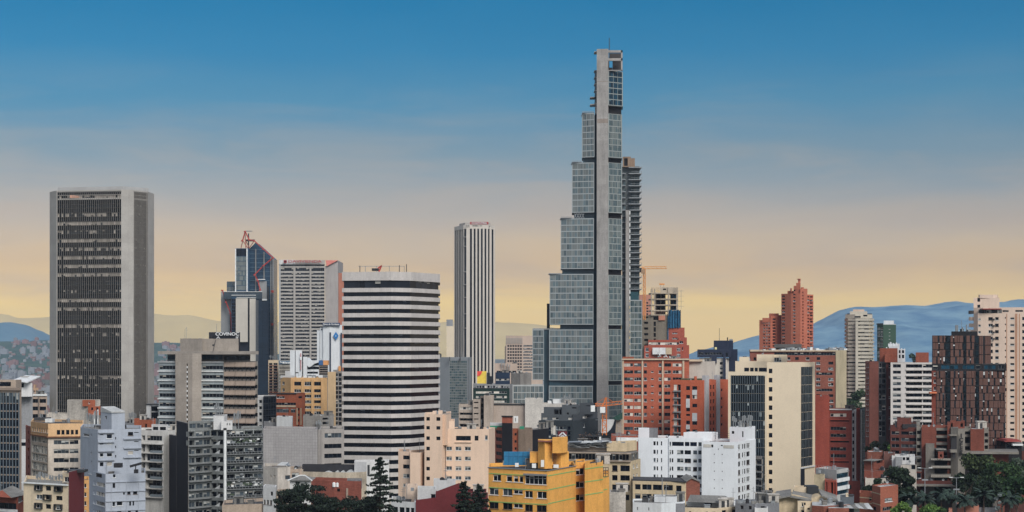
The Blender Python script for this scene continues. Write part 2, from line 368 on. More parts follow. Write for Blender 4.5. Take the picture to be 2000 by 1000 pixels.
    def clutter(s, poly, z, n):
        xs = [p[0] for p in poly]; ys = [p[1] for p in poly]; r = s.rnd
        def spot():
            for _ in range(30):
                x, y = r.uniform(min(xs), max(xs)), r.uniform(min(ys), max(ys)); ok = True
                for i in range(len(poly)):
                    a, b = poly[i], poly[(i + 1) % len(poly)]
                    if (b[0] - a[0]) * (y - a[1]) - (b[1] - a[1]) * (x - a[0]) < 0: ok = False
                if ok: return x, y
            return None
        if s.Y < 660: n = int(n * 2)
        for i in range(n):
            q = spot()
            if not q: continue
            x, y = q; k = r.random(); b = MB()
            if k < .14:
                for j in range(7):
                    a0, a1 = j * .9, (j + 1) * .9; b.face([(x, y, z + .9), (x + .42 * math.cos(a0), y - .22, z + .9 + .42 * math.sin(a0)), (x + .42 * math.cos(a1), y - .22, z + .9 + .42 * math.sin(a1))])
                b.bar((x, y, z - .05), (x, y + .1, z + .9), .04); b.build('satellite_dish', METAL, s.o)
            elif k < .26:
                L_ = r.uniform(2, 5); b.bar((x, y, z + .25), (x + L_, y, z + .25), .09); b.bar((x, y, z - .05), (x, y, z + .25), .07); b.bar((x + L_, y, z - .05), (x + L_, y, z + .25), .07); b.build('pipe', r.choice([METAL, FR_B]), s.o)
            elif k < .38:
                w, d, h = r.uniform(1.8, 3.2), r.uniform(1.8, 2.6), r.uniform(1.8, 2.4); b.box(x, y, z - .02, x + w, y + d, z + h); b.box(x - .2, y - .25, z + h, x + w + .2, y + d + .2, z + h + .15); b.box(x + w * .3, y - .04, z, x + w * .3 + .8, y - .005, z + h * .85, 1); b.build('stair_hut', [r.choice([ROOF_S, ROOF_G, STN_]), METAL_D], s.o)
            elif k < .55:
                w, d, h = r.uniform(.8, 2), r.uniform(.8, 1.8), r.uniform(.5, 1.2); b.box(x, y, z - .02, x + w, y + d, z + h); b.box(x - .1, y - .1, z + h, x + w + .1, y + d + .1, z + h + .12)
                b.build('vent_box', r.choice([METAL, ROOF_D, ROOF_G]), s.o)
            elif k < .75:
                R = r.uniform(.4, .6); b.cyl(x, y, z, z + 1.1, R, 0, 12); b.bar((x, y, z + 1.1), (x, y, z + 1.35), R, 0, 12, .2); b.build('water_tank', r.choice([METAL, BLACK, METAL]), s.o)
            else: s.antenna_at(x, y, z, r.uniform(2.5, 5))
    def antenna_at(s, x, y, z, h):
        b = MB(); b.bar((x, y, z - .1), (x, y, z + h), .06); r = s.rnd
        for k in range(r.choice([0, 1, 2])):
            zz_ = z + h * (.75 + .15 * k); w = .5 - .15 * k; b.bar((x - w, y, zz_), (x + w, y, zz_), .035)
        return b.build('antenna', METAL, s.o)
    def antennas(s, lst, dY=2.0, r=.12, mat=None, panels=True):
        """Masts given as (column, foot row, top row)."""
        Y = s.Y + dY
        for px, yb, yt in lst:
            b = MB(); x = X(px, Y); z0, z1 = Z(yb, Y), Z(yt, Y); b.bar((x, Y, z0), (x, Y, z1), r); h = z1 - z0
            if panels:
                for a in (0, 2.1, 4.2): b.box(x + .45 * math.cos(a) - .13, Y + .45 * math.sin(a) - .1, z1 - h * .45, x + .45 * math.cos(a) + .13, Y + .45 * math.sin(a) + .1, z1 - h * .04)
            b.build('antenna', mat or METAL, s.o)
    def done(s):
        """Link every window as a part of its own; past a hundred, the smallest ones as one."""
        ws = sorted(s.wins, key=lambda t: -t[0] * t[1]); o = Vector(s.o.location)
        for w, h, st, loc, a in ws[:100 if len(ws) > 100 else None]:
            near = s.Y < 600 and STYLES[st][1] is not None
            ob = bpy.data.objects.new('window', win_mesh(w, h, st, 'pane' if near else '')); COL.objects.link(ob); ob.parent = s.o
            ob.location = Vector(loc) - o; ob.rotation_euler = (0, 0, a)
            if near: fo = bpy.data.objects.new('frame', win_mesh(w, h, st, 'frame')); COL.objects.link(fo); fo.parent = ob
        if len(ws) > 100:
            by = {}
            b = MB(); mats = []
            for w, h, st, loc, a in ws[100:]:
                me = win_mesh(w, h, st); ca, sa = math.cos(a), math.sin(a); ofs = s.rnd.randint(0, 5000); uvd = me.uv_layers[0].data
                vs = [(v.co.x * ca - v.co.y * sa + loc[0], v.co.x * sa + v.co.y * ca + loc[1], v.co.z + loc[2]) for v in me.vertices]
                for p in me.polygons:
                    m = me.materials[p.material_index]
                    if m not in mats: mats.append(m)
                    uv = [(uvd[l].uv[0] + ofs * (p.material_index == 0), uvd[l].uv[1]) for l in p.loop_indices]
                    b.face([vs[k] for k in p.vertices], mats.index(m), uv)
            tag(b.build('window', mats, s.o), kind='stuff')
# ================================================================ LEFT SIDE
CONC = wall('concrete_light', (176, 172, 165), .1, .1, tile=(6, 3.6), lines=.86)
CONC_W = wall('concrete_warm', (168, 158, 146), .14, .2, tile=(1.3, 1.3), lines=.9)
# tall dark office tower with chamfered concrete corners
b = B('office_tower', 'tall dark office tower with pale chamfered concrete corners at the far left', 740, 200)
pts = [(97, -31), (110.5, -37), (237, -42), (260, -40), (288, -33), (301, -22)]
ys = rr(389.5, 16.72, 34, 9.2); yb_ = rr(398.75, 16.72, 34, 7.4)
b.vol('wall', pts, 371, CONC, [(1, [(112, 236.5)], [(373.5, 380)] + ys, 'cci'), (1, [(112, 236.5)], [(381, 386.5)] + yb_, 'ccib'),
     (3, [(261.5, 287)], [(373.5, 380)] + ys, 'cci'), (3, [(261.5, 287)], [(381, 386.5)] + yb_, 'ccib')], depth=46, zref=700)
b.vol('penthouse', [(113, -34), (240, -39), (290, -31)], 363.5, wall('concrete_cap', (176, 176, 174), .1, .15), bot=372, depth=24, zref=700)
FIN = plain('fin_aluminium', (116, 112, 106), .5)
b.strip('mullion_screen', (110.5, -37), (237, -42), [(112.4 + i * 3.78, 112.95 + i * 3.78, 374, 950) for i in range(33)], FIN, .22, zref=700)
b.strip('mullion_screen', (260, -40), (288, -33), [(261.6 + i * 2.3, 262.5 + i * 2.3, 374, 950) for i in range(12)], FIN, .22, zref=700)
b.box('banner', 136.5, 187, 380.5, 386, plain('banner_salmon', (196, 150, 128), .8), -38.4, .1, ref=700)
# dark glass slab cut by the left edge of the picture
b = B('glass_office', 'dark finned glass office slab framed in pale brown at the left picture edge', 520, 10)
b.vol('wall', [(-40, 4), (42, 0)], 761.5, wall('frame_brown', (150, 134, 120), .12, .2), [(0, [(-39, 37.5)], rr(789, 15.6, 16, 13), 'navy'), (0, [(-39, 37.5)], [(767, 787.5)], 'bandg')], depth=22)
b.strip('fin_screen', (-40, 4), (42, 0), [(x, x + 1.1, 766.5, 1020) for x in [37 - 6.1 * i for i in range(13)]], plain('fin_slate', (92, 104, 112), .5), .3)
b.strip('ledge', (-40, 4), (42, 0), [(-40, 42.3, 757.5, 762.5)], wall('frame_brown', (150, 134, 120)), .5)
b.box('penthouse', -30, 31, 742, 758, wall('beige_dirty', (176, 158, 140), .2, .3), 3, 6); b.box('window_band', -20, 21, 746, 754, G_DARK, 2.9, .2)
b.antennas([(5, 742, 722)], 4)
b = B('greenhouse', 'white roofed glasshouse storey with slanting roof behind the dark glass slab', 600, 45)
b.vol('wall', [(30, 0), (63, 3)], 748, wall('white_wall', (206, 206, 204), .1, .2), [(0, [(39, 47)], [(748.5, 757)], 'wd')], bot=775, depth=10, parapet=0)
m = MB(); Y = 600; a = [(X(28, Y), Y - 1, Z(741, Y)), (X(55, Y), Y - 1, Z(746, Y)), (X(65, Y), Y + 9, Z(735, Y)), (X(36, Y), Y + 9, Z(733.5, Y))]
m.face(a); m.face([(p[0], p[1], p[2] - .35) for p in a[::-1]])
for i in range(4): m.face([a[i], (a[i][0], a[i][1], a[i][2] - .35), (a[(i + 1) % 4][0], a[(i + 1) % 4][1], a[(i + 1) % 4][2] - .35), a[(i + 1) % 4]])
m.build('roof', STEEL_W, b.o)
b.vol('lower_block', [(28, 4), (64, 6)], 757, wall('grey_block', (150, 152, 154), .15, .3), depth=12, clutter=0)
# pinkish office behind
b = B('office_building', 'pinkish banded office with dark windows just left of the dark chamfered tower', 640, 66)
PINK = wall('pink_beige', (186, 164, 146), .14, .3)
b.vol('wall', [(42.5, 0), (92, -2)], 772, PINK, [(0, [(44, 58), (62, 75), (77, 90)], rr(779, 14.8, 3, 7.6), 'band'), (0, [(44, 57)], [(832, 840), (848, 855)], 'band')], depth=22)
b.strip('pilaster', (42.5, 0), (92, -2), [(58.5, 61, 772, 822), (75, 76.6, 772, 822)], wall('pilaster_grey', (140, 130, 120)), .35)
b.strip('ledge', (42.5, 0), (92, -2), [(42, 92, 769.5, 773)], FR_W, .4)
b.strip('brick_band', (42.5, 0), (92, -2), [(42.4, 66, 820, 828)], wall('brick_red', (158, 86, 66), .2, .2, brick=True), .5)
b = B('house', 'small tan rooftop house with chimney behind the pinkish banded office', 700, 69)
b.vol('wall', [(45, 0), (62, 0)], 757, wall('grey_block', (150, 152, 154)), depth=10); b.vol('wall', [(63, -1), (75, -1)], 758, wall('tan', (184, 150, 122)), [(0, [(65, 67.5), (70, 73)], [(762, 767)], 'w')], depth=8)
b.box('chimney', 65.5, 69, 751, 759, wall('tan', (184, 150, 122)), 2, 1.5); b.vol('lower_block', [(63, -1), (90, 2)], 769, wall('white_wall', (206, 206, 204)), depth=9, clutter=2)
# white low building and dark tree slot
b = B('house', 'narrow white house wedged between the dark glass slab and the brick sided office', 600, 46)
b.vol('wall', [(40, 0), (53, 0)], 858, wall('white_wall', (206, 206, 204)), [(0, [(41.5, 51)], [(864, 871)], 'band')], depth=12)
# beige and orange rounded corner office
b = B('office_building', 'cream office with an orange top storey and an angled corner, brick on its left flank', 540, 110)
ORG = wall('orange_cream', (226, 184, 134), .12, .3); CRM = wall('cream_stained', (214, 202, 186), .14, .35)
pts = [(60, 10), (94, -5), (163, -3)]
b.vol('upper_floor', pts, 826, ORG, [(0, [(62.5 + i * 4.3, 64.8 + i * 4.3) for i in range(8)], [(836.5, 844.5)], 'wg'), (1, [(111, 117.5), (120, 126), (129, 135.5), (138.5, 144), (147, 152.5)], [(838.5, 847.5)], 'wd')], bot=852, depth=24, roof=ROOF_D, clutter=4)
rows = [(858.5, 866.5), (875.5, 884), (893, 901.5), (911.5, 918.5), (928, 936)]
b.vol('wall', [(60.5, 10.3), (94, -4.6), (162.6, -2.6)], 852, CRM, [(0, [(62.5, 92)], [(854, 865), (871, 886), (888, 902), (905, 919), (922, 936)], 'wb'), (1, [(105, 134.5), (136, 153)], rows, ['bandmix', 'bandg'])], depth=23, parapet=0)
b.strip('cornice', (60, 10), (94, -5), [(60, 94, 851, 853.2)], wall('rust_trim', (136, 92, 66)), .4); b.strip('cornice', (94, -5), (163, -3), [(94, 163, 851, 853.2)], wall('rust_trim', (136, 92, 66)), .4)
b.vol('brick_flank', [(50, 22), (60, 10.5)], 838, wall('brick_red', (158, 86, 66)), [(0, [(54.5, 56.5)], rr(846, 17, 6, 7), 'slit')], depth=8)
b.box('roof_shed', 66, 92, 816, 822, ROOF_D, 8, 5); b.box('roof_shed', 88, 102, 818, 825, FR_W, 4, 3)
b.antennas([(80, 822, 808), (90, 818, 800)], 9)
# stained party wall with brick rooms
b = B('party_wall_building', 'block with a stained white party wall and brick roof rooms behind the cream office', 600, 150)
STN = wall('white_stained', (196, 188, 176), .3, .45)
b.vol('wall', [(131, 2), (173, -2), (196, 3)], 783, STN, [(1, [(174, 179)], [(808, 822)], 'wg'), (1, [(182, 194)], [(812, 832)], 'bandg')], depth=14, parapet=.3, clutter=0)
b.vol('lower_wall', [(92, 1), (131, 2)], 808, STN, depth=12, clutter=2)
BRK = wall('brick_orange', (168, 92, 62), .22, .25, brick=True)
b.vol('brick_room', [(161, -2.6), (186, -2)], 781.5, BRK, [(0, [(173, 175)], [(784, 788)], 'w')], bot=793, depth=6, parapet=.2); b.vol('brick_room', [(172, -4), (196, -3)], 793, BRK, [(0, [(178, 182), (188, 191.5)], [(795, 800.5)], 'wd')], bot=810, depth=6, parapet=.2)
b.box('pipe_stack', 190, 192, 800, 832, FR_W, -5, .5); b.box('pipe_stack', 183, 185, 806, 832, FR_W, -5, .5)
# blue-grey stepped building
b = B('apartment_building', 'blue grey stepped apartment block with white sloped rooftop tower', 500, 205)
BLU = wall('blue_grey_paint', (170, 178, 189), .09, .2)
pts = [(157, 8), (191, -6), (276, -1)]
rows = [(847, 853.5), (883.5, 890), (900.5, 908)]
b.vol('wall', pts, 837, BLU, [(0, [(162.5, 174.5)], [(848, 853.5)], 'w'), (0, [(177.7, 179.5)], [(847, 852), (882, 889), (900, 907)], 'slit'), (1, [(195, 202)], [(846.5, 848), (864, 866), (883, 890), (900.5, 908)], ['w', 'wd']),
     (1, [(208.5, 219)], [(846, 855), (864, 865.5), (883, 890), (900, 908)], ['w', 'wb']), (1, [(225, 227)], [(852, 857), (869, 874), (887, 892), (903, 908)], 'slit'), (1, [(250, 260)], [(843, 850), (880, 887)], ['wbr', 'wb']), (1, [(262, 271)], [(843.5, 845), (861, 862.5), (878.5, 880)], 'slit')], depth=22, roof=ROOF_G, clutter=4)
b.strip('ledge', (191, -6), (276, -1), [(191.5, 223, y, y + 2.2) for y in (842, 860.3, 877.6, 895)] + [(241, 276, y, y + 2.2) for y in (855, 873, 891)], BLU, .55)
b.vol('stair_tower', [(197, 2), (218, -3), (244, -1)], 804, BLU, [(0, [(205, 208.5)], [(812, 819)], 'slit')], bot=840, depth=None, parapet=0, roof=ROOF_W)
Y = 500; t = MB(); q = [(X(196.5, Y + 2), Y + 2), (X(218, Y - 3), Y - 3.4), (X(244.6, Y - 1), Y - 1.2)]; q.append((q[0][0] + q[2][0] - q[1][0], q[0][1] + q[2][1] - q[1][1]))
zr = [Z(796.5, Y), Z(805, Y), Z(804.5, Y), Z(796, Y)]; t.face([(*q[i], zr[i] + .25) for i in range(4)])
for i in range(4): j = (i + 1) % 4; t.face([(*q[i], Z(805.5, Y)), (*q[j], Z(805.5, Y)), (*q[j], zr[j] + .25), (*q[i], zr[i] + .25)])
t.build('roof', ROOF_W, b.o)
rows = rr(937.5, 18.2, 4, 8)
b.vol('lower_block', [(168, 4), (206, -14), (284, -9)], 919, BLU, [(0, [(173, 179)], [(919.5, 926)], 'w'), (0, [(187, 199)], [(921, 928.5)], 'navy'), (0, [(182, 186)], rows, 'w'), (0, [(188, 204.5)], rows, ['wb', 'wb', 'w']), (1, [(220.5, 226)], [(920, 926.5)], 'w'), (1, [(220, 225)], [(937, 946)], 'slit'), (1, [(240.5, 244)], [(955, 959.5)], 'slit'),
     (1, [(219.5, 225)], [(973, 981)], 'w'), (1, [(228, 239.5)], [(972, 980)], 'w'), (1, [(229, 237)], [(991, 999)], 'wbr'), (1, [(248.5, 255), (260, 268)], [(952.5, 959.5)], 'wbr'), (1, [(252.5, 256), (259, 262)], [(973, 981)], 'wd'), (1, [(250, 255.5), (264.5, 269.5)], [(990, 997)], 'wd')], depth=20, roof=ROOF_G, clutter=4)
b.strip('ledge', (206, -14), (284, -9), [(206.5, 284, y, y + 1.4) for y in rr(934, 18.2, 4, 1)[0:1] + rr(952.2, 18.2, 3, 1) for y in [y[0]]], BLU, .3)
b.strip('pilaster', (206, -14), (284, -9), [(x, x + 1, 934, 1010) for x in (217, 246.5, 270)], BLU, .2)
b.boxes('canopy', [(222, 236, 905, 913.5)], BLACK, -10, 2.5); m = MB(); Y = 485; m.bar((X(254, Y), Y, Z(911, Y)), (X(276, Y), Y, Z(905, Y)), .35); m.bar((X(265, Y), Y, Z(919, Y)), (X(265, Y), Y, Z(908, Y)), .15); m.box(X(261.5, Y), Y, Z(924.5, Y), X(269, Y), Y + 1, Z(917, Y)); m.build('hoist', BLACK, b.o)
b.antennas([(172, 837, 806), (178, 837, 808), (187, 838, 801), (200, 838, 820), (206, 838, 822)], 3)
# cream block with maroon flank, foreground left
b = B('apartment_building', 'cream block with iron window boxes and a maroon side wall at lower left', 420, 95)
CR2 = wall('cream_warm', (222, 202, 170), .1, .28); MAR = wall('maroon_paint', (122, 46, 50), .12, .15)
b.vol('wall', [(46, 4), (133.5, -4), (134, 20)], 945, CR2, [(0, [(70.5, 82.5), (89, 99.5), (109, 122)], [(949, 958), (967, 975.5), (984.5, 993.5)], ['wd', 'w', 'wg'])], depth=None, roof=ROOF_S, clutter=0)
b.strip('cornice', (46, 4), (133.5, -4), [(45, 134, 943.4, 946)], FR_W, .5)
b.strip('window_box', (46, 4), (133.5, -4), [r for x0, x1, y0, y1 in ((69.5, 83.5, 948, 959), (108, 123, 948, 959), (86, 101, 965.5, 977), (69.5, 83.5, 983, 994.5), (107.5, 122.5, 983, 995)) for r in ((x0, x1, y0, y0 + 1.2), (x0, x1, y1 - 1.2, y1), (x0, x0 + 1.2, y0 + 1.25, y1 - 1.25), (x1 - 1.2, x1, y0 + 1.25, y1 - 1.25))], METAL_D, .5)
b.vol('maroon_wall', [(134.5, -4.4), (164.5, 8)], 919.5, MAR, depth=3, parapet=0, clutter=0)
b.vol('upper_room', [(122, 4), (143, 1)], 925, CR2, [(0, [(125, 135)], [(933, 943)], 'w')], bot=946, depth=6, parapet=.2); b.box('roof_shed', 131, 164, 918, 923, METAL_D, 2, 4)
b.antennas([(74, 945, 926), (79, 945, 921), (88, 945, 924), (99, 945, 928), (104, 945, 931), (111, 945, 930), (117, 945, 926), (124, 945, 928)], 4)
b = B('apartment_building', 'narrow ochre sliver of a block between the maroon wall and the blue grey block', 465, 169)
b.vol('wall', [(150, 0), (174, 1)], 938, wall('ochre', (206, 154, 92), .14, .3), [(0, [(164.8, 168.8)], rr(945, 17.2, 4, 8), 'w')], depth=14)
b = B('house', 'low brick house with a grey gable roof and dark shopfront at the bottom left corner', 455, 20)
b.vol('wall', [(-20, 0), (34, -5), (46, 6)], 968, wall('brick_red', (158, 86, 66)), [(0, [(-18, 32)], [(980, 992)], 'band'), (1, [(36, 44)], [(970, 980)], 'w')], depth=None, parapet=0, roof=ROOF_S)
m = MB(); Y = 452; zz = lambda p: Z(p, Y); A = [(X(-22, Y), Y - 1, zz(968)), (X(35, Y), Y - 6, zz(968.5)), (X(8, Y), Y - 1.5, zz(956.5)), (X(24, Y + 12), Y + 12, zz(955)), (X(47, Y), Y + 5, zz(968))]
m.face([A[0], A[1], A[2]], 1); m.face([A[1], A[4], A[3], A[2]], 0); m.face([A[0], A[2], A[3]], 0); m.build('roof', [ROOF_S, wall('brick_red', (158, 86, 66))], b.o)
b.strip('ledge', (-20, 0), (34, -5), [(-20, 34.5, 992, 997)], FR_W, .8)
# white balconied block
b = B('apartment_building', 'white stained apartment block with long balconies beside the navy black wall', 560, 300)
WST = wall('white_grey_stained', (206, 204, 198), .12, .4)
rows = [(851, 860.5), (869, 883), (887, 900), (904, 917), (922, 934.5), (938, 952), (956, 969)]
b.vol('wall', [(270, 3), (320, -2), (343, 4)], 841, WST, [(0, [(276.5, 283)], rows, 'loggia'), (0, [(287, 316.5)], rows, ['loggia', 'loggia', 'bandmix'])], depth=18, roof=ROOF_G, clutter=3)
b.strip('slab', (270, 3), (320, -2), [(276, 319.5, y, y + 1.6) for y in (866, 884, 901, 918, 935.6, 953, 970)], WST, 1.0)
b.strip('balustrade', (270, 3), (320, -2), [(297, 318, y, y + 4.5) for y in (879.5, 896.5, 913.5, 930.5, 948, 965)], plain('balcony_glass', (120, 130, 136), .3), .95)
b.vol('penthouse', [(296, 4), (328, 2)], 831.5, wall('white_wall', (206, 206, 204)), [(0, [(298.5, 309), (312, 324)], [(834.5, 841)], 'wd')], bot=842, depth=8, parapet=.2)
b = B('house', 'orange brick rooftop block between the dark tower and the white balconied block', 600, 284)
b.vol('wall', [(262, 2), (304, 0)], 820, BRK, [(0, [(283, 287)], [(828, 840)], 'slit')], depth=12, clutter=3)
b = B('house', 'rooftop cluster of pale pipes and sheds at the foot of the dark tower', 640, 250)
b.vol('wall', [(236, 2), (268, 0)], 826, wall('grey_dirty', (132, 134, 138), .2, .3), [(0, [(238, 246)], [(830, 836)], 'wd')], depth=12, clutter=4); b.antennas([(254, 826, 806), (259, 826, 804), (263, 826, 807)], 1)
b = B('house', 'small white framed glass lift house between the dark tower and the beige office', 660, 298)
b.vol('wall', [(286, 0), (294, 0), (311, 4)], 790, wall('white_wall', (206, 206, 204)), [(1, [(295.5, 309)], [(794, 803), (806, 818)], 'wd')], depth=12, clutter=0); b.strip('cornice', (286, 0), (311, 0), [(285, 311, 788.4, 790.6)], METAL_D, .5)
# navy-black stepped wall with cluttered glass apartments
b = B('apartment_building', 'cluttered grey glass apartments with a stepped navy black side wall', 530, 415)
NAVY = wall('navy_black', (24, 28, 46), .1, .05, rough=.8); GRU = wall('grey_grubby', (138, 142, 140), .25, .4)
b.vol('navy_wall', [(344.5, 18), (367.5, -2)], 826.5, NAVY, depth=6, parapet=0, clutter=0); b.vol('navy_wall', [(329, 32), (344.4, 18.1)], 858, NAVY, depth=6, parapet=0, clutter=0); b.vol('navy_wall', [(320, 40), (328.9, 32.1)], 877, NAVY, depth=6, parapet=0, clutter=0)
rows = rr(842.5, 17.2, 11, 10)
g1 = ['bandmix', 'bandg', 'loggia', 'bandg']
b.vol('wall', [(368, -2), (411, 5), (438, 3), (513, 9)], 839, GRU, [(0, [(369, 380), (382.5, 396), (398, 410.5)], rows, g1), (1, [(412, 423), (425, 436)], rows, ['loggia', 'band', 'void']),
     (2, [(443, 459), (461, 476), (478, 494), (496, 512)], rows, g1)], depth=18, roof=ROOF_D, clutter=6)
b.strip('slab', (368, -2), (411, 5), [(368, 411, y + 11.2, y + 12.6) for y, _ in rows], FR_G, .9); b.strip('slab', (438, 3), (513, 9), [(441.5, 513, y + 11.4, y + 12.6) for y, _ in rows], FR_G, .9)
b.strip('balustrade', (438, 3), (513, 9), [(441.5 + 6 * k, 442.1 + 6 * k, y + 7.6, y + 11.3) for y, _ in rows for k in range(12)] + [(441.5, 513, y + 7.2, y + 7.7) for y, _ in rows], METAL, .9)
m = MB()
for y, _ in rows[1:]:
    Y = 531; x0, x1 = X(418, Y), X(429, Y); m.face([(x0, Y + 1, Z(y + 9, Y)), (x1, Y - .5, Z(y + 9, Y)), (x1, Y + 1, Z(y + 1.5, Y))]); m.face([(x1, Y + 1, Z(y + 1.5, Y)), (x1, Y - .5, Z(y + 9, Y)), (x0, Y + 1, Z(y + 9, Y))])
m.build('awning', FR_W, b.o)
m = MB(); Y = 527; m.bar((X(439.5, Y), Y, Z(985, Y)), (X(439.5, Y), Y, Z(840, Y)), .42, 0, 10); m.bar((X(439.5, Y), Y, Z(840, Y)), (X(439.5, Y), Y, Z(836, Y)), .5, 1, 10); m.build('flue_pipe', [FR_W, BLACK], b.o)
b.vol('terrace', [(368, 1), (413, 7)], 825.5, GRU, [(0, [(370, 383), (385, 397), (399, 411)], [(828, 837)], 'bandg')], bot=840, depth=9, parapet=.3)
b.vol('lift_house', [(417, 3), (438, 3), (444, 9)], 813, wall('white_wall', (206, 206, 204)), bot=840, depth=7, parapet=.2); b.vol('lift_house', [(432, 0), (454, 2)], 823, wall('white_wall', (206, 206, 204)), [(0, [(443, 445), (448, 450)], [(827, 831)], 'slit')], bot=840, depth=7, parapet=.2)
b.antennas([(421, 813, 790), (424, 813, 784), (428, 813, 794), (432, 813, 797), (459, 838, 806), (466, 838, 802)], 6)
m = MB(); r = random.Random(4); Y = 531
for i in range(150):
    x = r.uniform(443, 511); y = r.choice([r.uniform(852, 868), r.uniform(936, 950), r.uniform(842, 985)]); s_ = r.uniform(.15, .7); yy = Y + 3 + (x - 443) * .08 - r.uniform(.1, .9)
    m.box(X(x, yy), yy, Z(y, yy), X(x, yy) + s_ * 1.6, yy + .2, Z(y, yy) + s_, r.randint(0, 2))
tag(m.build('laundry_and_plants', [FR_W, METAL, plain('plant_green', (62, 74, 58), .8)], b.o), kind='stuff')
b = B('house', 'low flat brownish concrete roof block at the bottom under the white flue pipe', 440, 470)
b.vol('wall', [(434, 0), (512, 3), (560, 10)], 986, wall('beige_dirty', (176, 158, 140)), depth=14, roof=ROOF_D, clutter=5)
# COVINOC office with awnings
b = B('office_building', 'beige concrete office with COVINOC roof sign, blank shaft and rows of brown awnings', 640, 400)
WNG = wall('spandrel_pale', (166, 176, 178), .12, .25); SLB = wall('slab_beige', (160, 152, 142), .12, .25)
rows = rr(714.5, 18.2, 9, 7.2)
b.vol('wing', [(310, 8), (343, 5)], 706.5, WNG, [(0, [(311, 342.5)], rows, 'bandmix')], depth=22, clutter=0)
b.vol('shaft', [(342.5, -1), (375.5, -4), (393.5, -2.5)], 690, CONC_W, [(0, [(364.5, 366.8)], [(710 + 9.2 * i, 715 + 9.2 * i) for i in range(13)], 'slit')], depth=18, clutter=0)
b.strip('slot_panel', (342.5, -1), (375.5, -4), [(364.7, 366.6, 715.2 + 9.2 * i, 719 + 9.2 * i) for i in range(13)], FR_W, .1)
b.vol('wing', [(393.5, 3), (436.5, 1)], 706.5, WNG, [(0, [(395, 435.5)], rows, 'bandmix')], depth=22, clutter=0)
b.vol('wing', [(436.5, 1), (503, -5)], 706.5, SLB, [(0, [(437.5, 502.5)], rows, 'band')], depth=26, clutter=0)
b.strip('slab', (310, 8), (343, 5), [(309, 343, y - 8.5, y - 6.2) for y, _ in rows] , FR_W, .5); b.strip('slab', (393.5, 3), (436.5, 1), [(394, 437, y - 8.5, y - 6.2) for y, _ in rows], FR_W, .5)
AWN = wall('awning_brown', (164, 146, 130), .12, .25); Y = 640
for y, _ in rows:
    for x0, x1 in ((437.3, 460.5), (461.2, 482.3), (483, 503.6)):
        m = MB(); f = lambda x: Y + 1 - (x - 436.5) / 66.5 * 6
        p = [(X(x, Y), f(x) - o, Z(yy, Y)) for x, o, yy in ((x0, .05, y - 7.5), (x1, .05, y - 7.5), (x1, 1.5, y + .6), (x0, 1.5, y + .6))]
        m.face([p[3], p[2], p[1], p[0]]); m.face([(q[0], q[1] + .05, q[2] - .12) for q in p]); m.face([p[0], p[3], (p[0][0], p[0][1], p[3][2])]); m.face([p[1], (p[1][0], p[1][1], p[2][2]), p[2]])
        m.face([(p[3][0], p[3][1], p[3][2] - .3), (p[2][0], p[2][1], p[2][2] - .3), p[2], p[3]]); m.build('awning', AWN, b.o)
b.strip('mullion_screen', (436.5, 1), (503, -5), [(440 + 8.1 * i, 441.2 + 8.1 * i, 706.5, 870) for i in range(8)], FR_D, .12)
b.vol('top_floor', [(327, 9), (400, 6)], 692, WNG, [(0, [(328, 342)], [(694, 703)], 'teal')], bot=707, depth=14, parapet=0); b.vol('top_floor', [(393.5, 5), (436, 4), (489, 0)], 692, SLB, [(0, [(395, 435)], [(693.5, 703)], 'teal'), (1, [(437, 488)], [(695, 703.5)], 'band')], bot=707, depth=18, parapet=0)
b.ring('roof_slab', [(308, 4), (343, 2), (394, -1), (436, -3.5), (505, -7)], 686, 692, SLB, depth=32)
b.vol('plant_room', [(352, 4), (395, -1), (396, 12)], 661, CONC_W, bot=687, depth=None, parapet=.3, clutter=1); b.vol('plant_room', [(395, 2), (466, 0)], 661.5, CONC_W, bot=687, depth=12, parapet=.3, clutter=1)
b.vol('sign_board', [(408, 6), (469, 5)], 648.5, plain('sign_black', (26, 28, 34), .5), bot=688, depth=1, parapet=0, clutter=0)
letters(b.o, 'COVINOC', 444, 652.6, 644.3, 6.2, STEEL_W, 46, 'sign_lettering', .4, .02); letters(b.o, 'A         lf', 444, 659.6, 644.3, 5, STEEL_W, 44, 'sign_lettering', .3)
m = MB(); Y = 637; m.bar((X(416, Y), Y, Z(686, Y)), (X(421, Y), Y, Z(664, Y)), .12); m.box(X(415, Y), Y - .3, Z(676, Y), X(419, Y), Y + .3, Z(672.5, Y)); m.build('antenna', METAL_D, b.o); b.antennas([(423, 648, 633)], 7, .07, panels=False)
# white slim block right of it
b = B('apartment_building', 'slim white block with a single column of windows right of the awning office', 690, 508)
b.vol('wall', [(503, 0), (514.5, -1), (540, 6)], 774, wall('white_wall', (206, 206, 204)), [(0, [(505.5, 511.5)], rr(781, 12.2, 8, 6.5), 'w')], depth=16, clutter=0)
b.vol('glass_block', [(514.6, -2.6), (540, 4.2)], 774, wall('navy_grey', (40, 48, 56)), [(0, [(515.5, 539.5)], rr(776, 11.9, 6, 11.2), 'band')], depth=14, parapet=0, clutter=0)
# ================================================================ CENTRE
WHT = wall('white_wall', (206, 206, 204)); WHC = wall('white_cool', (214, 218, 220), .07, .2)
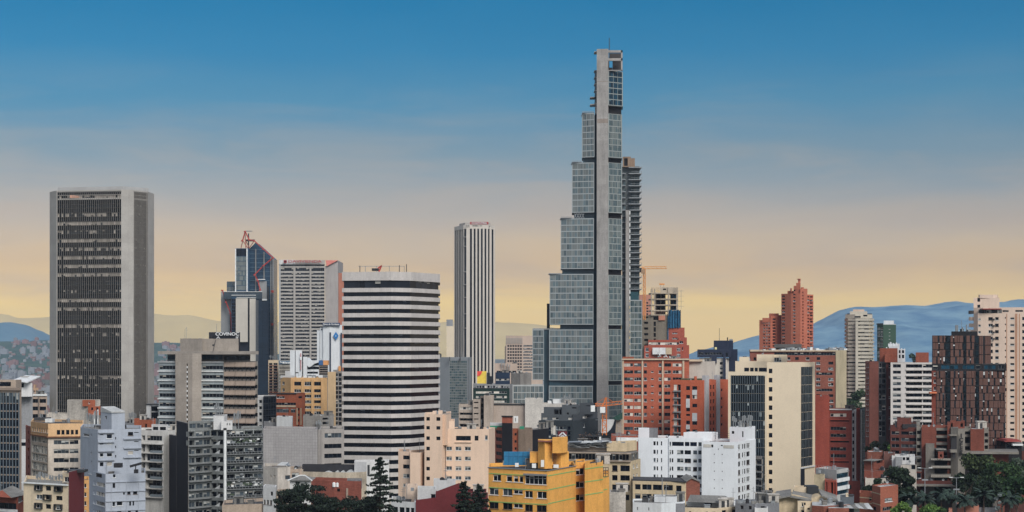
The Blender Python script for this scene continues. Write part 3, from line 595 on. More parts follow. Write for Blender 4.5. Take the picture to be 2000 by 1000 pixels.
# blue glass tower with red trusses
b = B('glass_tower', 'dark blue glass tower with red diagonal trusses and a stepped slanting top', 1300, 485)
GNV = wall('glass_tower_frame', (50, 82, 110), .1, .1, rough=.4); GCN = wall('concrete_grey', (152, 154, 154), .12, .2)
fl = lambda y0, y1, st=7.0: [(y, y + st - 1) for y in [y0 + st * i for i in range(int((y1 - y0) / st))]]
b.vol('core', [(459, 0), (487, 0)], 485, GNV, [(0, [(461.5, 481)], [(486.5, 500)] , 'navy'), (0, [(461.5, 481)], fl(501, 575, 9.5), 'curt')], depth=20, clutter=0)
b.boxes('edge_fin', [(459, 461, 485.5, 585)], FR_W, -1, 2); b.boxes('edge_fin', [(481.3, 483.4, 485.5, 574)], FR_W, -1, 2)
# slanting right wing
m = MB(); Y = 1304
def prof(p, y0, y1, ma, mb=None):
    n = len(p); a = [(X(x, y0), y0, Z(y, y0)) for x, y in p]; c = [(v[0], y1, v[2]) for v in a]
    mm.face(a[::-1], ma); mm.face(c, ma)
    for i in range(n): mm.face([a[i], a[(i + 1) % n], c[(i + 1) % n], c[i]], mb if mb is not None else ma)
mm = MB(); prof([(487, 486), (499, 474), (533, 505), (534, 705), (487, 705)], Y, Y + 24, 0)
mm.build('wing', wall('glass_wing', (40, 76, 104), .2, .1, rough=.25, tile=(3.4, 2.6), lines=.55, spec=.5), b.o)
r = random.Random(9); mm = MB()
for i in range(26):
    y = 478 + 8.7 * i; x0 = 488 if y > 486 else 500; x1 = min(532, 499 + (y - 474) * 1.08)
    if x1 - x0 > 4: mm.box(X(x0, Y), Y - .35, Z(y + 1, Y), X(x1, Y), Y - .01, Z(y, Y))
mm.build('slab', plain('slab_blue', (64, 92, 112), .5), b.o)
b.boxes('edge_fin', [(498.5, 500.3, 486, 575), (514.6, 516.6, 492, 546), (528, 530, 502, 700), (532, 534.4, 506, 705)], FR_G, 2.6, 1)
b.boxes('edge_fin', [(522, 525, 560, 690)], METAL_D, 2.5, 1)
def truss(pts_, nm, r=.42):
    mm = MB()
    for (a, c) in zip(pts_, pts_[1:]): mm.bar((X(a[0], 1298), 1299, Z(a[1], 1298)), (X(c[0], 1298), 1299, Z(c[1], 1298)), r)
    for a in pts_: mm.bar((X(a[0], 1298), 1298.4, Z(a[1] - 1, 1298)), (X(a[0], 1298), 1298.4, Z(a[1] + 1.6, 1298)), .9)
    mm.build(nm, RED, b.o)
truss([(473, 470), (478.5, 452), (486, 468), (496, 470), (514.5, 486.5), (533, 503.5), (514.5, 518.5), (497, 536.5), (503, 548), (508, 566)], 'truss')
truss([(434, 567), (441, 590), (450, 612), (452, 648)], 'truss'); truss([(531.5, 568), (532, 570)], 'truss_node', 1.2); truss([(531, 632), (531.5, 634)], 'truss_node', 1.2)
mm = MB()
for a, c in (((470, 485), (478.5, 452)), ((480, 485), (478, 452)), ((486, 485), (496, 470)), ((478, 467), (487, 485)), ((474, 470), (484, 485))): mm.bar((X(a[0], 1300), 1301, Z(a[1], 1300)), (X(c[0], 1300), 1301, Z(c[1], 1300)), .3)
mm.build('brace', plain('red_dull', (150, 84, 74), .6), b.o)
b.antennas([(485.5, 485, 456)], 3, .5, METAL_D, False); b.boxes('mast_head', [(478.5, 492, 450.5, 452)], METAL, 3, 2); b.boxes('mast_platform', [(479, 497, 467.6, 471)], METAL_D, 4, 3)
b.vol('concrete_wing', [(431.5, 6), (452, 4)], 569, GCN, [(0, [(449, 451.5)], [(612, 650)], 'slit')], depth=18, clutter=0)
b.vol('grid_block', [(443, 8), (460, 8)], 549, GNV, [(0, [(444, 451), (452, 459)], [(550, 557), (559, 568)], 'curt')], depth=12, clutter=0)
b.vol('deck', [(437, -4), (512, -4)], 570.5, wall('deck_blue', (72, 88, 100), .25, .3, tile=(2.2, 2.4), lines=.4), bot=584, depth=8, parapet=0, clutter=0)
b.boxes('rail', [(437, 512, 569.3, 570.2), (452, 500, 576, 577), (452, 500, 580.5, 581.4)], FR_W, -4.6, .5)
b.vol('concrete_core', [(506, 2), (521, 2)], 549, GCN, depth=6, clutter=0); b.boxes('rail', [(500, 518, 545, 546.4)], FR_W, 0, .5)
b.vol('lower_glass', [(452, -6), (462, -6)], 580, GNV, [(0, [(452.5, 461.5)], fl(584, 660, 7), 'navy')], depth=8, parapet=0, clutter=0)
b.vol('white_slab', [(460.5, -12), (484, -12)], 583.5, wall('white_slab', (196, 190, 178), .06, .1), bot=668, depth=8, parapet=0, clutter=0); b.vol('white_slab', [(487.5, -12), (499.5, -12)], 584, wall('white_slab', (196, 190, 178)), depth=8, parapet=0, clutter=0)
b.vol('dark_slot', [(460.5, -9), (500, -9)], 585, wall('slot_dark', (30, 38, 52)), depth=5, parapet=0, clutter=0)
b.vol('glass_block', [(500, -12), (525, -12)], 586, wall('dark_glass_block', (28, 56, 80), .25, .1, rough=.25, tile=(4, 2.6), lines=.45, spec=.5), depth=20, clutter=0)
b.boxes('edge_fin', [(499.4, 500.8, 586, 760), (503, 504, 586, 760)], FR_G, -12.6, .5); b.box('roof_vent', 512, 521, 583.8, 587, FR_W, -13, 2)
# twin pier office with rooftop lettering
b = B('office_tower', 'wide pale office tower with red rooftop lettering and a grey blind right flank', 1250, 590)
DVV = wall('pale_grid', (176, 171, 164), .1, .2); DV2 = wall('grey_flank', (170, 164, 160), .1, .2)
ys = [(523, 529.5), (533, 536.8)] + [(540 + 6.95 * i, 543.9 + 6.95 * i) for i in range(26)]
b.vol('wall', [(545, 0), (634.5, 0)], 516, DVV, [(0, [(548, 573), (577, 604.5), (608, 633.5)], ys, 'bandmix'), (0, [(548, 633.5)], [(516.8, 519.5)], 'navy')], depth=30, clutter=0)
b.strip('pilaster', (545, 0), (634.5, 0), [(573.4, 576.2, 520, 720), (605, 607.7, 520, 720)], DVV, .8)
b.vol('parapet_wall', [(545, -1), (577, -1)], 507.5, WHT, bot=516.5, depth=2, parapet=0, clutter=0); b.vol('parapet_wall', [(577, -1), (634.5, -1)], 508.2, wall('pale_grid', (190, 184, 176)), bot=516.5, depth=2, parapet=0, clutter=0)
b.vol('side_block', [(545, 0), (548, -1)], 516, WHT, depth=4, parapet=0, clutter=0)
Y = 1250; mm = MB(); prof([(635, 520), (660, 508.6), (660, 720), (635, 720)], 1252, 1290, 0); mm.build('flank', DV2, b.o)
mm = MB(); prof([(636, 508.4), (660, 508.4), (638, 520)], 1250.5, 1251.8, 0); mm.build('roof_slope', plain('roof_salmon', (206, 124, 112), .7), b.o)
letters(b.o, 'DAVIVIENDA', 595.5, 510.8, 1247, 5.2, plain('sign_red', (150, 40, 40), .5), 65, 'sign_lettering', .4, .012)
mm = MB(); Y = 1247; x, z = X(557, Y), Z(511, Y)
for k in (0, 1): mm.bar((x, Y, z), (x, Y + .3, z), 1.15 - k * .5, k, 14)
mm.box(x - .9, Y - .35, z - .9, x + .9, Y - .02, z - .5, 0); mm.box(x - 1.25, Y - .1, z + .6, x + 1.25, Y + .2, z + .95, 0); mm.build('sign_emblem', [plain('sign_red', (150, 40, 40)), DVV], b.o)
b = B('office_tower', 'terracotta coloured slab showing as a thin strip behind the striped tower', 1100, 664)
b.vol('wall', [(661, 0), (690, 0)], 533, wall('terracotta', (186, 120, 96), .1, .2), depth=20, clutter=0)
# striped tower
b = B('striped_tower', 'tower of alternating pale concrete and black glass bands in the middle of the view', 700, 765)
STR = wall('precast_ribbed', (199, 193, 187), .08, .14, tile=(.9, 8), lines=.9)
pts = [(668, -4), (764, -8), (803, -4), (859.5, 15)]
d = 34
b.ring('parapet', pts, 530.5, 547.5, STR, depth=d, zref=692)
b.glassring('window_band', pts, 547.6, 562, glass('glass_striped_top', (24, 28, 34), (176, 174, 166), .4), .7, depth=d, pw=2.2, zref=692)
GST = glass('glass_striped', (12, 16, 22), (96, 102, 108), .2, rowvar=True)
y = 562.0
for i in range(25):
    b.ring('spandrel_band', pts, y, y + 8.2, STR, depth=d, zref=692); b.glassring('window_band', pts, y + 8.3, y + 16.4, GST, .6, depth=d, pw=1.7, zref=692); y += 16.42
b.ring('base', pts, y, None, STR, depth=d, zref=692)
b.ring('core', [(690, 12), (764, 8), (803, 10), (835, 18)], 532, None, BLACK, depth=12)
b.box('roof_shed', 726, 739, 524, 528.5, BLACK, 8, 4); b.boxes('roof_rail', [(700, 790, 519.5, 520.4), (713, 714, 519.5, 532), (735, 736, 519.5, 532), (760, 761, 519.5, 532), (789, 790, 519.5, 532)], METAL, 8, .4)
m = MB(); Y = 708; m.bar((X(738, Y), Y, Z(524, Y)), (X(746, Y), Y, Z(518.6, Y)), .3); m.bar((X(740, Y), Y, Z(531, Y)), (X(745, Y), Y, Z(519, Y)), .3); m.build('roof_hoist', RED, b.o)
b.antennas([(794, 531, 516), (703, 531, 519), (780, 531, 518)], 8, .16, METAL_D, False)
# small offices between
b = B('office_building', 'thin slatted grey office left of the white twin slab building', 1000, 534)
b.vol('wall', [(524, 0), (544, 0)], 703.5, wall('tan_pale', (200, 180, 150)), [(0, [(525.5, 532), (534, 542)], rr(709, 5.6, 16, 4), ['band', 'bandmix'])], depth=14, clutter=2)
b.strip('frame_rib', (524, 0), (544, 0), [(525, 543, y, y + .8) for y, _ in rr(713.3, 5.6, 15, 1)], plain('rust', (120, 70, 60), .7), .4); b.antennas([(528, 703, 694), (533, 703, 696)], 2)
b = B('office_building', 'ribbed grey office with a blue sign band left of the white twin slab building', 980, 556)
b.vol('wall', [(544.5, 0), (568, 0)], 704, wall('grey_ribbed', (168, 162, 150), .15, .3), [(0, [(546 + 2.2 * i, 547.4 + 2.2 * i) for i in range(10)], rr(716, 7, 8, 5.2), 'slit')], depth=14, clutter=1)
b.box('sign_band', 545, 568, 704.5, 711.5, plain('sign_steel', (84, 104, 120), .5), -.5, .5)
m = MB(); Y = 979
for x0, x1, y0, y1 in ((547, 549, 706, 708), (549.5, 551, 707, 708.5), (552, 555, 706.4, 710), (556, 557.5, 706.4, 710), (558.5, 561, 707.4, 710), (562, 564, 707.4, 710), (565, 566.5, 707, 710)): m.box(X(x0, Y), Y - .2, Z(y1, Y), X(x1, Y), Y + .2, Z(y0, Y))
m.build('sign_mark', FR_W, b.o)
b = B('office_building', 'white twin slab building with a black slit and a swooping white roof', 950, 595)
b.vol('slab_block', [(566.5, 0), (576, 0)], 684, WHC, depth=8, clutter=0); b.vol('slab_block', [(577.3, 0), (590, 0)], 684, WHC, [(0, [(575, 583)], [(727, 729)], 'slit')], depth=8, clutter=0); b.vol('slit', [(575.9, .6), (577.4, .6)], 685, BLACK, depth=5, parapet=0, clutter=0)
b.vol('slab_block', [(590.2, .8), (592, .8)], 690, wall('slot_dark', (30, 38, 52)), depth=6, parapet=0, clutter=0); b.vol('slab_block', [(592.2, .2), (600, .2)], 697, WHC, depth=8, clutter=0)
mm = MB(); Y = 950; prof([(600, 699), (603, 703.5), (608, 705), (615, 704), (625, 703), (624, 707), (614, 710.5), (607, 716), (603, 717), (600, 714)], 950, 962, 0); mm.build('roof', WHC, b.o)
b.vol('floors', [(597, 2), (624, 2)], 714, WHC, [(0, [(598, 623)], [(716, 721.5)], 'band'), (0, [(599, 621)], [(726, 730), (735, 739)], 'band')], depth=10, parapet=0, clutter=0); b.vol('gable', [(608, 2.5), (623, 2.5)], 709, wall('navy_grey', (40, 48, 56)), depth=6, parapet=0, clutter=0)
m = MB(); Y = 949; m.bar((X(587.5, Y), Y, Z(722, Y)), (X(587.5, Y), Y, Z(690, Y)), .35); m.bar((X(587.5, Y), Y, Z(703, Y)), (X(587.5, Y), Y, Z(697, Y)), .6, 1); m.build('mast', [plain('pink_mast', (190, 140, 140)), FR_W], b.o)
b = B('bank_tower', 'white bank tower with a blue diamond emblem and dark name band', 1050, 645)
b.vol('wall', [(631, 0), (644, -1), (668, 0)], 634.5, WHC, [(0, [(645.2, 649.5)], [(641, 645)], 'slit')], depth=22, clutter=0)
b.vol('side_step', [(619, 3), (631, 2)], 645, WHC, [(0, [(624.3, 625.2)], [(650, 712)], 'slit')], depth=16, clutter=0); b.vol('side_step', [(625, 2), (633, 1.5)], 640, WHC, [(0, [(627, 630)], [(641.5, 645)], 'slit')], depth=16, clutter=0)
b.boxes('dark_stripe', [(643.6, 646.4, 649, 740), (665.2, 668, 650, 740)], plain('stripe_navy', (34, 44, 64), .5), -1.4, .4)
b.box('name_band', 630, 664, 630.5, 636.3, plain('sign_navy', (34, 56, 88), .5), -2, .8); letters(b.o, 'Banco de Occidente', 647, 633.4, 1047.7, 3.6, STEEL_W, 31, 'sign_lettering', .2, .02)
m = MB(); Y = 1048; c, z = X(656, Y), Z(656, Y); w_, h_ = 5.2 * Y / F, 8.2 * Y / F; m.face([(c - w_, Y, z), (c, Y, z - h_), (c + w_, Y, z), (c, Y, z + h_)]); m.face([(c - .25, Y - .05, z), (c, Y - .05, z - .5), (c + .25, Y - .05, z), (c, Y - .05, z + .5)], 1)
for q in ((-1, -1), (-1, 1), (1, -1), (1, 1)): m.face([(c, Y, z + q[1] * h_), (c + q[0] * w_, Y, z), (c + q[0] * w_, Y + .5, z), (c, Y + .5, z + q[1] * h_)])
m.build('emblem', [plain('emblem_blue', (30, 112, 176), .5), FR_W], b.o)
b.boxes('side_panel', [(651, 660, 722.5, 723.5)], METAL_D, -1.4, .3); b.box('orange_box', 661, 666, 715, 727, plain('orange_dull', (204, 144, 84), .7), -2, 2)
b = B('office_building', 'small striped office with a blue and orange roof panel beside the white bank tower', 930, 632)
b.vol('wall', [(623, 0), (640.5, 0)], 713, wall('grey_brown', (146, 134, 124)), [(0, [(624, 640)], rr(716, 4.4, 6, 2.6), 'band')], depth=10, clutter=0)
b.box('roof_panel', 622.5, 631, 704, 713, plain('panel_blue', (52, 92, 140), .5), -.5, 6); b.box('roof_panel', 631.2, 640.5, 704, 713, plain('panel_orange', (206, 146, 92), .5), -.5, 6)
# orange-tan apartment block
b = B('apartment_building', 'orange tan apartment block with buttress piers behind the grey tiled concrete block', 820, 600)
OTN = wall('orange_tan', (224, 178, 120), .12, .22); OT2 = wall('tan_flank', (214, 182, 138), .08, .15)
rows = [(745.5, 753), (760, 766), (770.5, 776.5), (781.5, 787), (792.5, 797.5), (803, 809)]
b.vol('wall', [(548, 8), (568, 0), (639, -3)], 737.5, OTN, [(0, [(551, 556)], [(746, 752), (759, 765)], 'w'), (1, [(574.5, 588), (594.5, 608), (613.5, 626.5)], rows, ['w', 'wd', 'wg'])], depth=22, clutter=4)
b.strip('pilaster', (568, 0), (639, -3), [(x, x + 4.4, 740, 840) for x in (568.3, 589.4, 608.6, 628)] + [(632.5, 639, 737.5, 840)], OTN, .6)
b.vol('flank', [(640, -3), (656, 2)], 727, OT2, depth=16, clutter=0)
b.vol('roof_house', [(557, 6), (567, 5)], 725, WHT, bot=738, depth=4, clutter=0); b.vol('roof_house', [(548, 7), (575, 4)], 734, WHT, bot=739, depth=5, clutter=0)
m = MB(); r = random.Random(2); Y = 824
for i in range(26): x = r.uniform(575, 640); w_ = r.uniform(.6, 2); m.box(X(x, Y), Y + r.uniform(-1, 3), Z(739, Y), X(x, Y) + w_, Y + 4, Z(739, Y) + r.uniform(.5, 1.6), r.randint(0, 1))
tag(m.build('roof_clutter', [FR_W, METAL], b.o), kind='stuff')
b = B('office_building', 'slim grey window grid block squeezed left of the striped tower', 850, 661)
b.vol('wall', [(653, 0), (672, 0)], 725.5, wall('grey_grid', (142, 136, 130)), [(0, [(655, 660), (661.5, 667)], rr(729, 8.6, 13, 6.4), ['w', 'band'])], depth=14, clutter=0)
b = B('apartment_building', 'orange brick block with ribbon windows in front of the orange tan apartments', 740, 560)
b.vol('wall', [(525, 2), (578, 0), (596, 3)], 769, BRK, [(0, [(540, 556)], [(774, 778)], 'w'), (0, [(533, 579)], [(786.5, 791.5)], 'bandmix'), (0, [(540, 564), (568, 577)], [(798.5, 806)], 'bandg'), (1, [(583, 590)], [(774, 778)], 'wd'), (1, [(582, 585)], rr(797, 11, 4, 5), 'slit')], depth=18, roof=ROOF_D, clutter=2)
b.strip('cornice', (525, 2), (578, 0), [(524.5, 579, 767.6, 769.8)], METAL_D, .4); b.strip('concrete_band', (525, 2), (578, 0), [(540, 578, 792, 795), (525, 540, 779, 792)], wall('tan_pale', (200, 180, 150)), .3); b.strip('pier', (578, 0), (596, 3), [(579, 580.6, 797, 830), (586.5, 588, 797, 830)], wall('tan_pale', (200, 180, 150)), .3)
b = B('house', 'white plaster rooftop box in front of the orange brick ribbon window block', 660, 556)
b.vol('wall', [(540, 2), (570, -1), (572, 8)], 814, WHC, depth=None, clutter=3)
b.vol('lower_block', [(515, 6), (541, 5)], 826, wall('grey_dirty', (132, 134, 138)), depth=10, clutter=3)
b = B('office_building', 'bare grey concrete block with a dark stacked balcony recess', 650, 616)
b.vol('wall', [(592, 0), (629, 0), (652, 4)], 812, wall('grey_rough', (142, 138, 132), .2, .4), [(1, [(630, 642)], [(816, 820), (824, 829), (832, 837)], 'void')], depth=14, clutter=3); b.antennas([(619, 838, 822), (623, 838, 820), (626, 838, 824)], -2)
# tiled concrete block
b = B('theatre_block', 'windowless grey concrete block clad in square tiles with four ribbon windows at right', 600, 570)
TIL = wall('concrete_tiles', (176, 172, 170), .1, .15, tile=(.95, .95), lines=.72); TI2 = wall('concrete_plain', (164, 158, 152), .12, .25)
b.vol('tiled_wall', [(514, 3), (620, -3)], 838, TIL, depth=20, clutter=0, roof=ROOF_G); b.vol('wall', [(624.5, -2), (672, 2)], 837.5, TI2, [(0, [(634, 667)], [(846, 855)], 'bandg'), (0, [(633.5, 667)], [(867, 875.5), (886, 894.5), (905, 913.5)], 'band')], depth=22, clutter=3)
b.strip('joint_pier', (514, 3), (620, -3), [(620.2, 624.4, 838, 1000)], TI2, -.5, back=1.5)
# low front row: cream houses, long stained wall, brick yards
b = B('house', 'pale stucco house with a small glazed roof lantern below the tiled concrete block', 480, 545)
STU = wall('stucco_grey', (196, 188, 176), .15, .4)
b.vol('wall', [(514.5, 2), (542, -3), (567, 0)], 912, STU, [(0, [(528, 530), (535, 537.5)], [(927, 932)], 'slit'), (1, [(557, 567)], [(928, 936)], 'bandg')], depth=14, clutter=1)
b.vol('lower_block', [(566, 1), (590, 3)], 917, wall('beige_dirty', (176, 158, 140)), [(0, [(570, 584)], [(924, 935)], 'bandg')], depth=12, clutter=2)
m = MB(); Y = 482; m.face([(X(541, Y), Y - 1, Z(908.5, Y)), (X(557, Y), Y - 1, Z(909, Y)), (X(560, Y), Y + 4, Z(904.5, Y)), (X(546, Y), Y + 4, Z(904, Y))]); m.face([(X(557, Y), Y - 1, Z(909, Y)), (X(567, Y), Y + 1, Z(911, Y)), (X(560, Y), Y + 4, Z(904.5, Y))], 1); m.build('roof_lantern', [ROOF_W, G_GREY], b.o)
b = B('warehouse', 'long stained cream parapet wall with a flat dark roof in front of the striped tower', 500, 650)
b.vol('wall', [(588, 4), (676, 0), (716, 3)], 923, wall('cream_rain_stained', (196, 182, 160), .2, .55), depth=16, roof=ROOF_D, clutter=0); b.vol('back_block', [(590, 14), (694, 12)], 915, wall('dark_band', (60, 60, 64)), depth=6, clutter=0)
for x0, x1, y0 in ((630, 650, 919), (654, 662, 918), (664, 674, 918), (675, 692, 917)):
    m = MB(); Y = 514 if x0 < 670 else 512; q = [(X(x0 + (x1 - x0) * k / 8, Y - 4), Z(y0 + 6 - 4.5 * math.sin(math.pi * k / 8), Y - 4)) for k in range(9)]
    m.face([(x, Y - 5, z) for x, z in q][::-1]); [m.face([(q[k][0], Y - 5, q[k][1]), (q[k + 1][0], Y - 5, q[k + 1][1]), (q[k + 1][0], Y, q[k + 1][1]), (q[k][0], Y, q[k][1])]) for k in range(8)]; m.build('roof_vault', ROOF_W, b.o)
b.vol('stair_house', [(692, 8), (716, 6), (760, 10)], 905, WHT, depth=8, clutter=0); b.antennas([(720, 930, 908)], -1, .35, METAL_D, False)
b = B('house', 'brick yard building with white water tanks and a leaning glazed shed on its roof', 470, 660)
b.vol('wall', [(608, 4), (652, 0), (706, -2)], 939, wall('brick_dusty', (150, 84, 68), .25, .3, brick=True), [(1, [(658, 664)], [(954, 960)], 'slit')], depth=10, clutter=0, roof=ROOF_S)
b.strip('pier', (652, 0), (706, -2), [(677, 680, 953, 990)], wall('beige_dirty', (176, 158, 140)), .4)
for px in (651, 658, 665, 672):
    m = MB(); Y = 468; m.cyl(X(px, Y), Y + 2, Z(952, Y), Z(944.5, Y), .45, 0, 12); m.bar((X(px, Y), Y + 2, Z(944.5, Y)), (X(px, Y), Y + 2, Z(943, Y)), .45, 0, 12, .15); m.build('water_tank', FR_W, b.o)
b.vol('shed', [(678, 0), (707, 0)], 936.5, wall('grey_dirty', (132, 134, 138)), [(0, [(679, 690), (699, 706)], [(938.5, 949)], 'bandg')], bot=954, depth=5, parapet=0, clutter=0); b.box('orange_tarp', 693, 698, 941, 951, plain('tarp_orange', (232, 84, 40), .7), -.4, .3)
b = B('house', 'little white house with a hipped grey tile roof behind the dark conifer', 440, 587)
b.vol('wall', [(566, 0), (607, 0)], 938, WHT, [(0, [(577, 585)], [(941, 946)], 'wd')], depth=8, parapet=0, clutter=0)
m = MB(); Y = 440; q = [(X(563, Y), Y - 1), (X(610, Y), Y - 1), (X(610, Y), Y + 9), (X(563, Y), Y + 9)]; a = (X(582, Y), Y + 4, Z(931, Y)); c = (X(592, Y), Y + 4, Z(931, Y)); z = Z(938, Y)
m.face([(*q[0], z), (*q[1], z), c, a]); m.face([(*q[1], z), (*q[2], z), c]); m.face([(*q[2], z), (*q[3], z), a, c]); m.face([(*q[3], z), (*q[0], z), a])
for p in (q[0], q[1]): m.bar((*p, z), a if p is q[0] else c, .18, 1)
m.bar(a, c, .18, 1); m.build('roof', [ROOF_S, FR_W], b.o)
b = B('house', 'narrow cream house with three tall windows under the pale stucco house', 440, 525)
b.vol('wall', [(514, 2), (538, -1), (541, 6)], 951, WHT, [(0, [(515, 518.5), (521, 525), (527, 531)], [(977, 986)], 'wbr'), (0, [(528, 533)], [(960, 968)], 'wd')], depth=None, clutter=2, roof=ROOF_S); b.vol('annex', [(540, 2), (562, 4)], 962, wall('beige_dirty', (176, 158, 140)), [(0, [(543, 560)], [(968, 990)], 'void')], depth=8, clutter=2)
# white building with the maroon party wall
b = B('house', 'white flat roofed house with a big stepped maroon party wall in the lower middle', 430, 830)
b.vol('wall', [(764, -2), (812, -6)], 977, WHT, [(0, [(768, 777), (780, 790), (792, 800), (802, 809)], [(988, 999)], 'wd')], depth=14, clutter=4, roof=ROOF_S)
b.vol('white_room', [(815.5, -3), (851.5, -5)], 951.5, WHT, [(0, [(841.5, 850)], [(962, 971)], 'wd')], depth=8, clutter=0); b.vol('white_room', [(847, 6), (890, 4)], 941, WHT, depth=6, clutter=2); b.vol('beige_room', [(792, 3), (815, 3)], 950, wall('beige_pink', (206, 184, 164)), depth=6, clutter=0)
b.box('condenser', 802, 808, 953, 959, METAL, -.5, 1.2)
Y = 424; mm = MB(); prof([(812, 977), (851, 972), (851, 960.5), (897, 943.5), (903, 950), (905, 1040), (812, 1040)], 423.6, 424.4, 0); mm.build('maroon_wall', MAR, b.o)
b.vol('maroon_wall', [(905, -5), (953, 0)], 962, MAR, depth=.8, parapet=0, clutter=0); b.vol('back_room', [(850, 2), (950, 4)], 962, MAR, depth=8, clutter=2)
b.antennas([(932, 962, 942)], -2, .06, METAL, False)
# pink-beige apartment block
b = B('apartment_building', 'pinkish beige stepped apartment block with small square windows in the centre foreground', 560, 870)
PKB = wall('pink_beige_paint', (228, 198, 172), .06, .14)
sq = [(813.5, 820.5), (831, 837.5), (851, 858)]; sl = [(871, 878), (891, 898), (910, 917), (929, 936)]
b.vol('left_block', [(778, 2), (801, 0)], 882, PKB, [(0, [(787, 800)], [(890, 897.5), (907.5, 915.5), (926, 933.5), (945, 951)], ['wd', 'wg', 'wg'])], depth=14, clutter=2); b.vol('left_block', [(801, -3), (821, -4), (831, 3)], 882.5, PKB, depth=12, clutter=1)
b.vol('tower', [(829, -4), (863, -6), (881, 6)], 808, PKB, [(0, [(832.5, 839.5), (852, 860)], sq, 'wd'), (0, [(832.5, 839.5)], sl, 'wd'), (1, [(878.5, 880.2)], [(815, 822), (832, 838)], 'slit')], depth=16, clutter=2)
b.vol('tower_upper', [(862.5, -4), (872, -5), (881, 4)], 808.5, PKB, bot=868, depth=8, parapet=0, clutter=0); b.boxes('chimney', [(845, 852, 803, 809), (856, 864, 802, 809)], PKB, 1, 3)
b.vol('stair_block', [(863, -1), (888, 1)], 822, PKB, [(0, [(863.5, 866.5)], sl, 'wd'), (0, [(869.5, 871), ], sl, 'slit')], depth=14, clutter=1)
b.vol('wall', [(871, -2), (955, -4), (967, 9)], 837, PKB, [(0, [(890.5, 919.5)], [(850.5, 859.5)], 'band'), (0, [(927, 934.5)], [(850, 859.5)], 'wd'), (0, [(947, 952.5)], [(849, 858)], 'wg'), (0, [(871.5, 882.5), (889.5, 901), (907.8, 919.3)], [(871.5, 878.8), (890.8, 898), (909.8, 917.2), (929, 936)], 'wg'), (0, [(908, 919)], [(949, 956)], 'wg')], depth=None, clutter=4)
b.strip('cornice', (871, -2), (955, -4), [(889, 921, 862, 863.4)], PKB, .4)
# brick floors + black party wall with red top
b = B('apartment_building', 'black party wall building with a red panel on top and brick banded floors at left', 600, 985)
b.vol('wall', [(963, 6), (980.5, 0)], 835, wall('brick_red', (158, 86, 66)), [(0, [(968, 980)], rr(841, 14, 5, 7), 'band')], depth=14, clutter=0)
b.vol('black_wall', [(980.5, -1), (1001, -2)], 826, wall('black_wall', (26, 26, 34), .1, .05), depth=12, parapet=0, clutter=0); b.vol('red_panel', [(980.5, -1), (1001, -2)], 813, wall('rust_panel', (176, 98, 74), .2, .3), bot=825.8, depth=4, parapet=0, clutter=0); b.strip('cornice', (980.5, -1), (1001, -2), [(980, 1002, 811.5, 814)], BLACK, .4)
b.vol('brick_part', [(1001.2, 1), (1012.5, 1)], 840, BRK, [(0, [(1005, 1009)], rr(846, 14, 3, 5), 'wd')], depth=12, clutter=0)
b.vol('brown_wall', [(1012.6, 0), (1040, -2)], 838, wall('brown_render', (150, 130, 112), .15, .3), depth=14, clutter=0); b.vol('black_wall', [(1040, -2), (1072, 10)], 839, wall('black_wall', (26, 26, 34)), depth=10, parapet=0, clutter=2)
b.vol('roof_house', [(957, 6), (981, 4)], 828, WHT, bot=838, depth=6, clutter=0); b.box('green_band', 957, 981, 831.5, 836.8, plain('green_sign', (40, 130, 100), .6), 3.5, .3); b.box('roof_sign', 1003, 1012, 813, 826, FR_W, 2, 1); b.boxes('roof_sign', [(1006.7, 1007.7, 816, 823)], METAL_D, 1.8, .1); b.box('green_tank', 1015, 1024, 833, 838.5, plain('green_sign', (40, 130, 100)), 4, 2)
# beige balcony block, long beige wall, white stained wall
b = B('apartment_building', 'small beige balcony block with a blank stair shaft and a long party wall', 690, 950)
BGE = wall('beige_grimy', (190, 174, 158), .15, .35)
b.vol('wall', [(896, 2), (923.5, 0)], 791, BGE, [(0, [(898, 922)], [(795, 800)], 'wb'), (0, [(897, 923)], [(806, 810.5), (817, 822), (828, 834)], 'loggia')], depth=14, clutter=1)
b.vol('balcony_stack', [(923.5, -2), (938, -3), (940, 4)], 780, BGE, [(0, [(925, 934.5)], [(784.5, 787), (795, 797.5), (806, 808.5), (817, 819), (828, 831)], 'void')], depth=None, clutter=1); b.vol('recess', [(938, 3), (945.5, 3)], 775, wall('recess_dark', (120, 110, 102)), [(0, [(939, 945)], rr(778, 11, 5, 7), 'void')], depth=8, clutter=0)
b.vol('shaft', [(945, -3), (963.5, -4), (965, 5)], 772, BGE, depth=None, clutter=1); b.boxes('roof_tank', [(948, 955, 768, 773)], METAL_D, 0, 2)
b.vol('long_wall', [(964, 1), (1026, -1)], 790, wall('beige_wall_long', (188, 172, 158), .12, .3), depth=14, clutter=2, roof=ROOF_D); b.strip('cornice', (964, 1), (1026, -1), [(964, 1026, 788.5, 791)], METAL_D, .3)
b = B('warehouse', 'tall bare white party wall with grey stains under the glass skyscraper', 690, 1060)
b.vol('wall', [(1025.5, -3), (1060, -4)], 778.5, wall('white_party', (208, 202, 192), .2, .35), depth=16, clutter=1); b.vol('lower_block', [(1060, -4), (1126, -6)], 788, wall('white_party', (208, 202, 192)), depth=16, clutter=3)
b.boxes('condenser', [(1080, 1096, 780, 788), (1070, 1077, 783, 788)], FR_W, 2, 3); b.antennas([(1098, 788, 776), (1103, 788, 772), (1108, 788, 774), (1113, 788, 770), (1118, 788, 777)], 1)
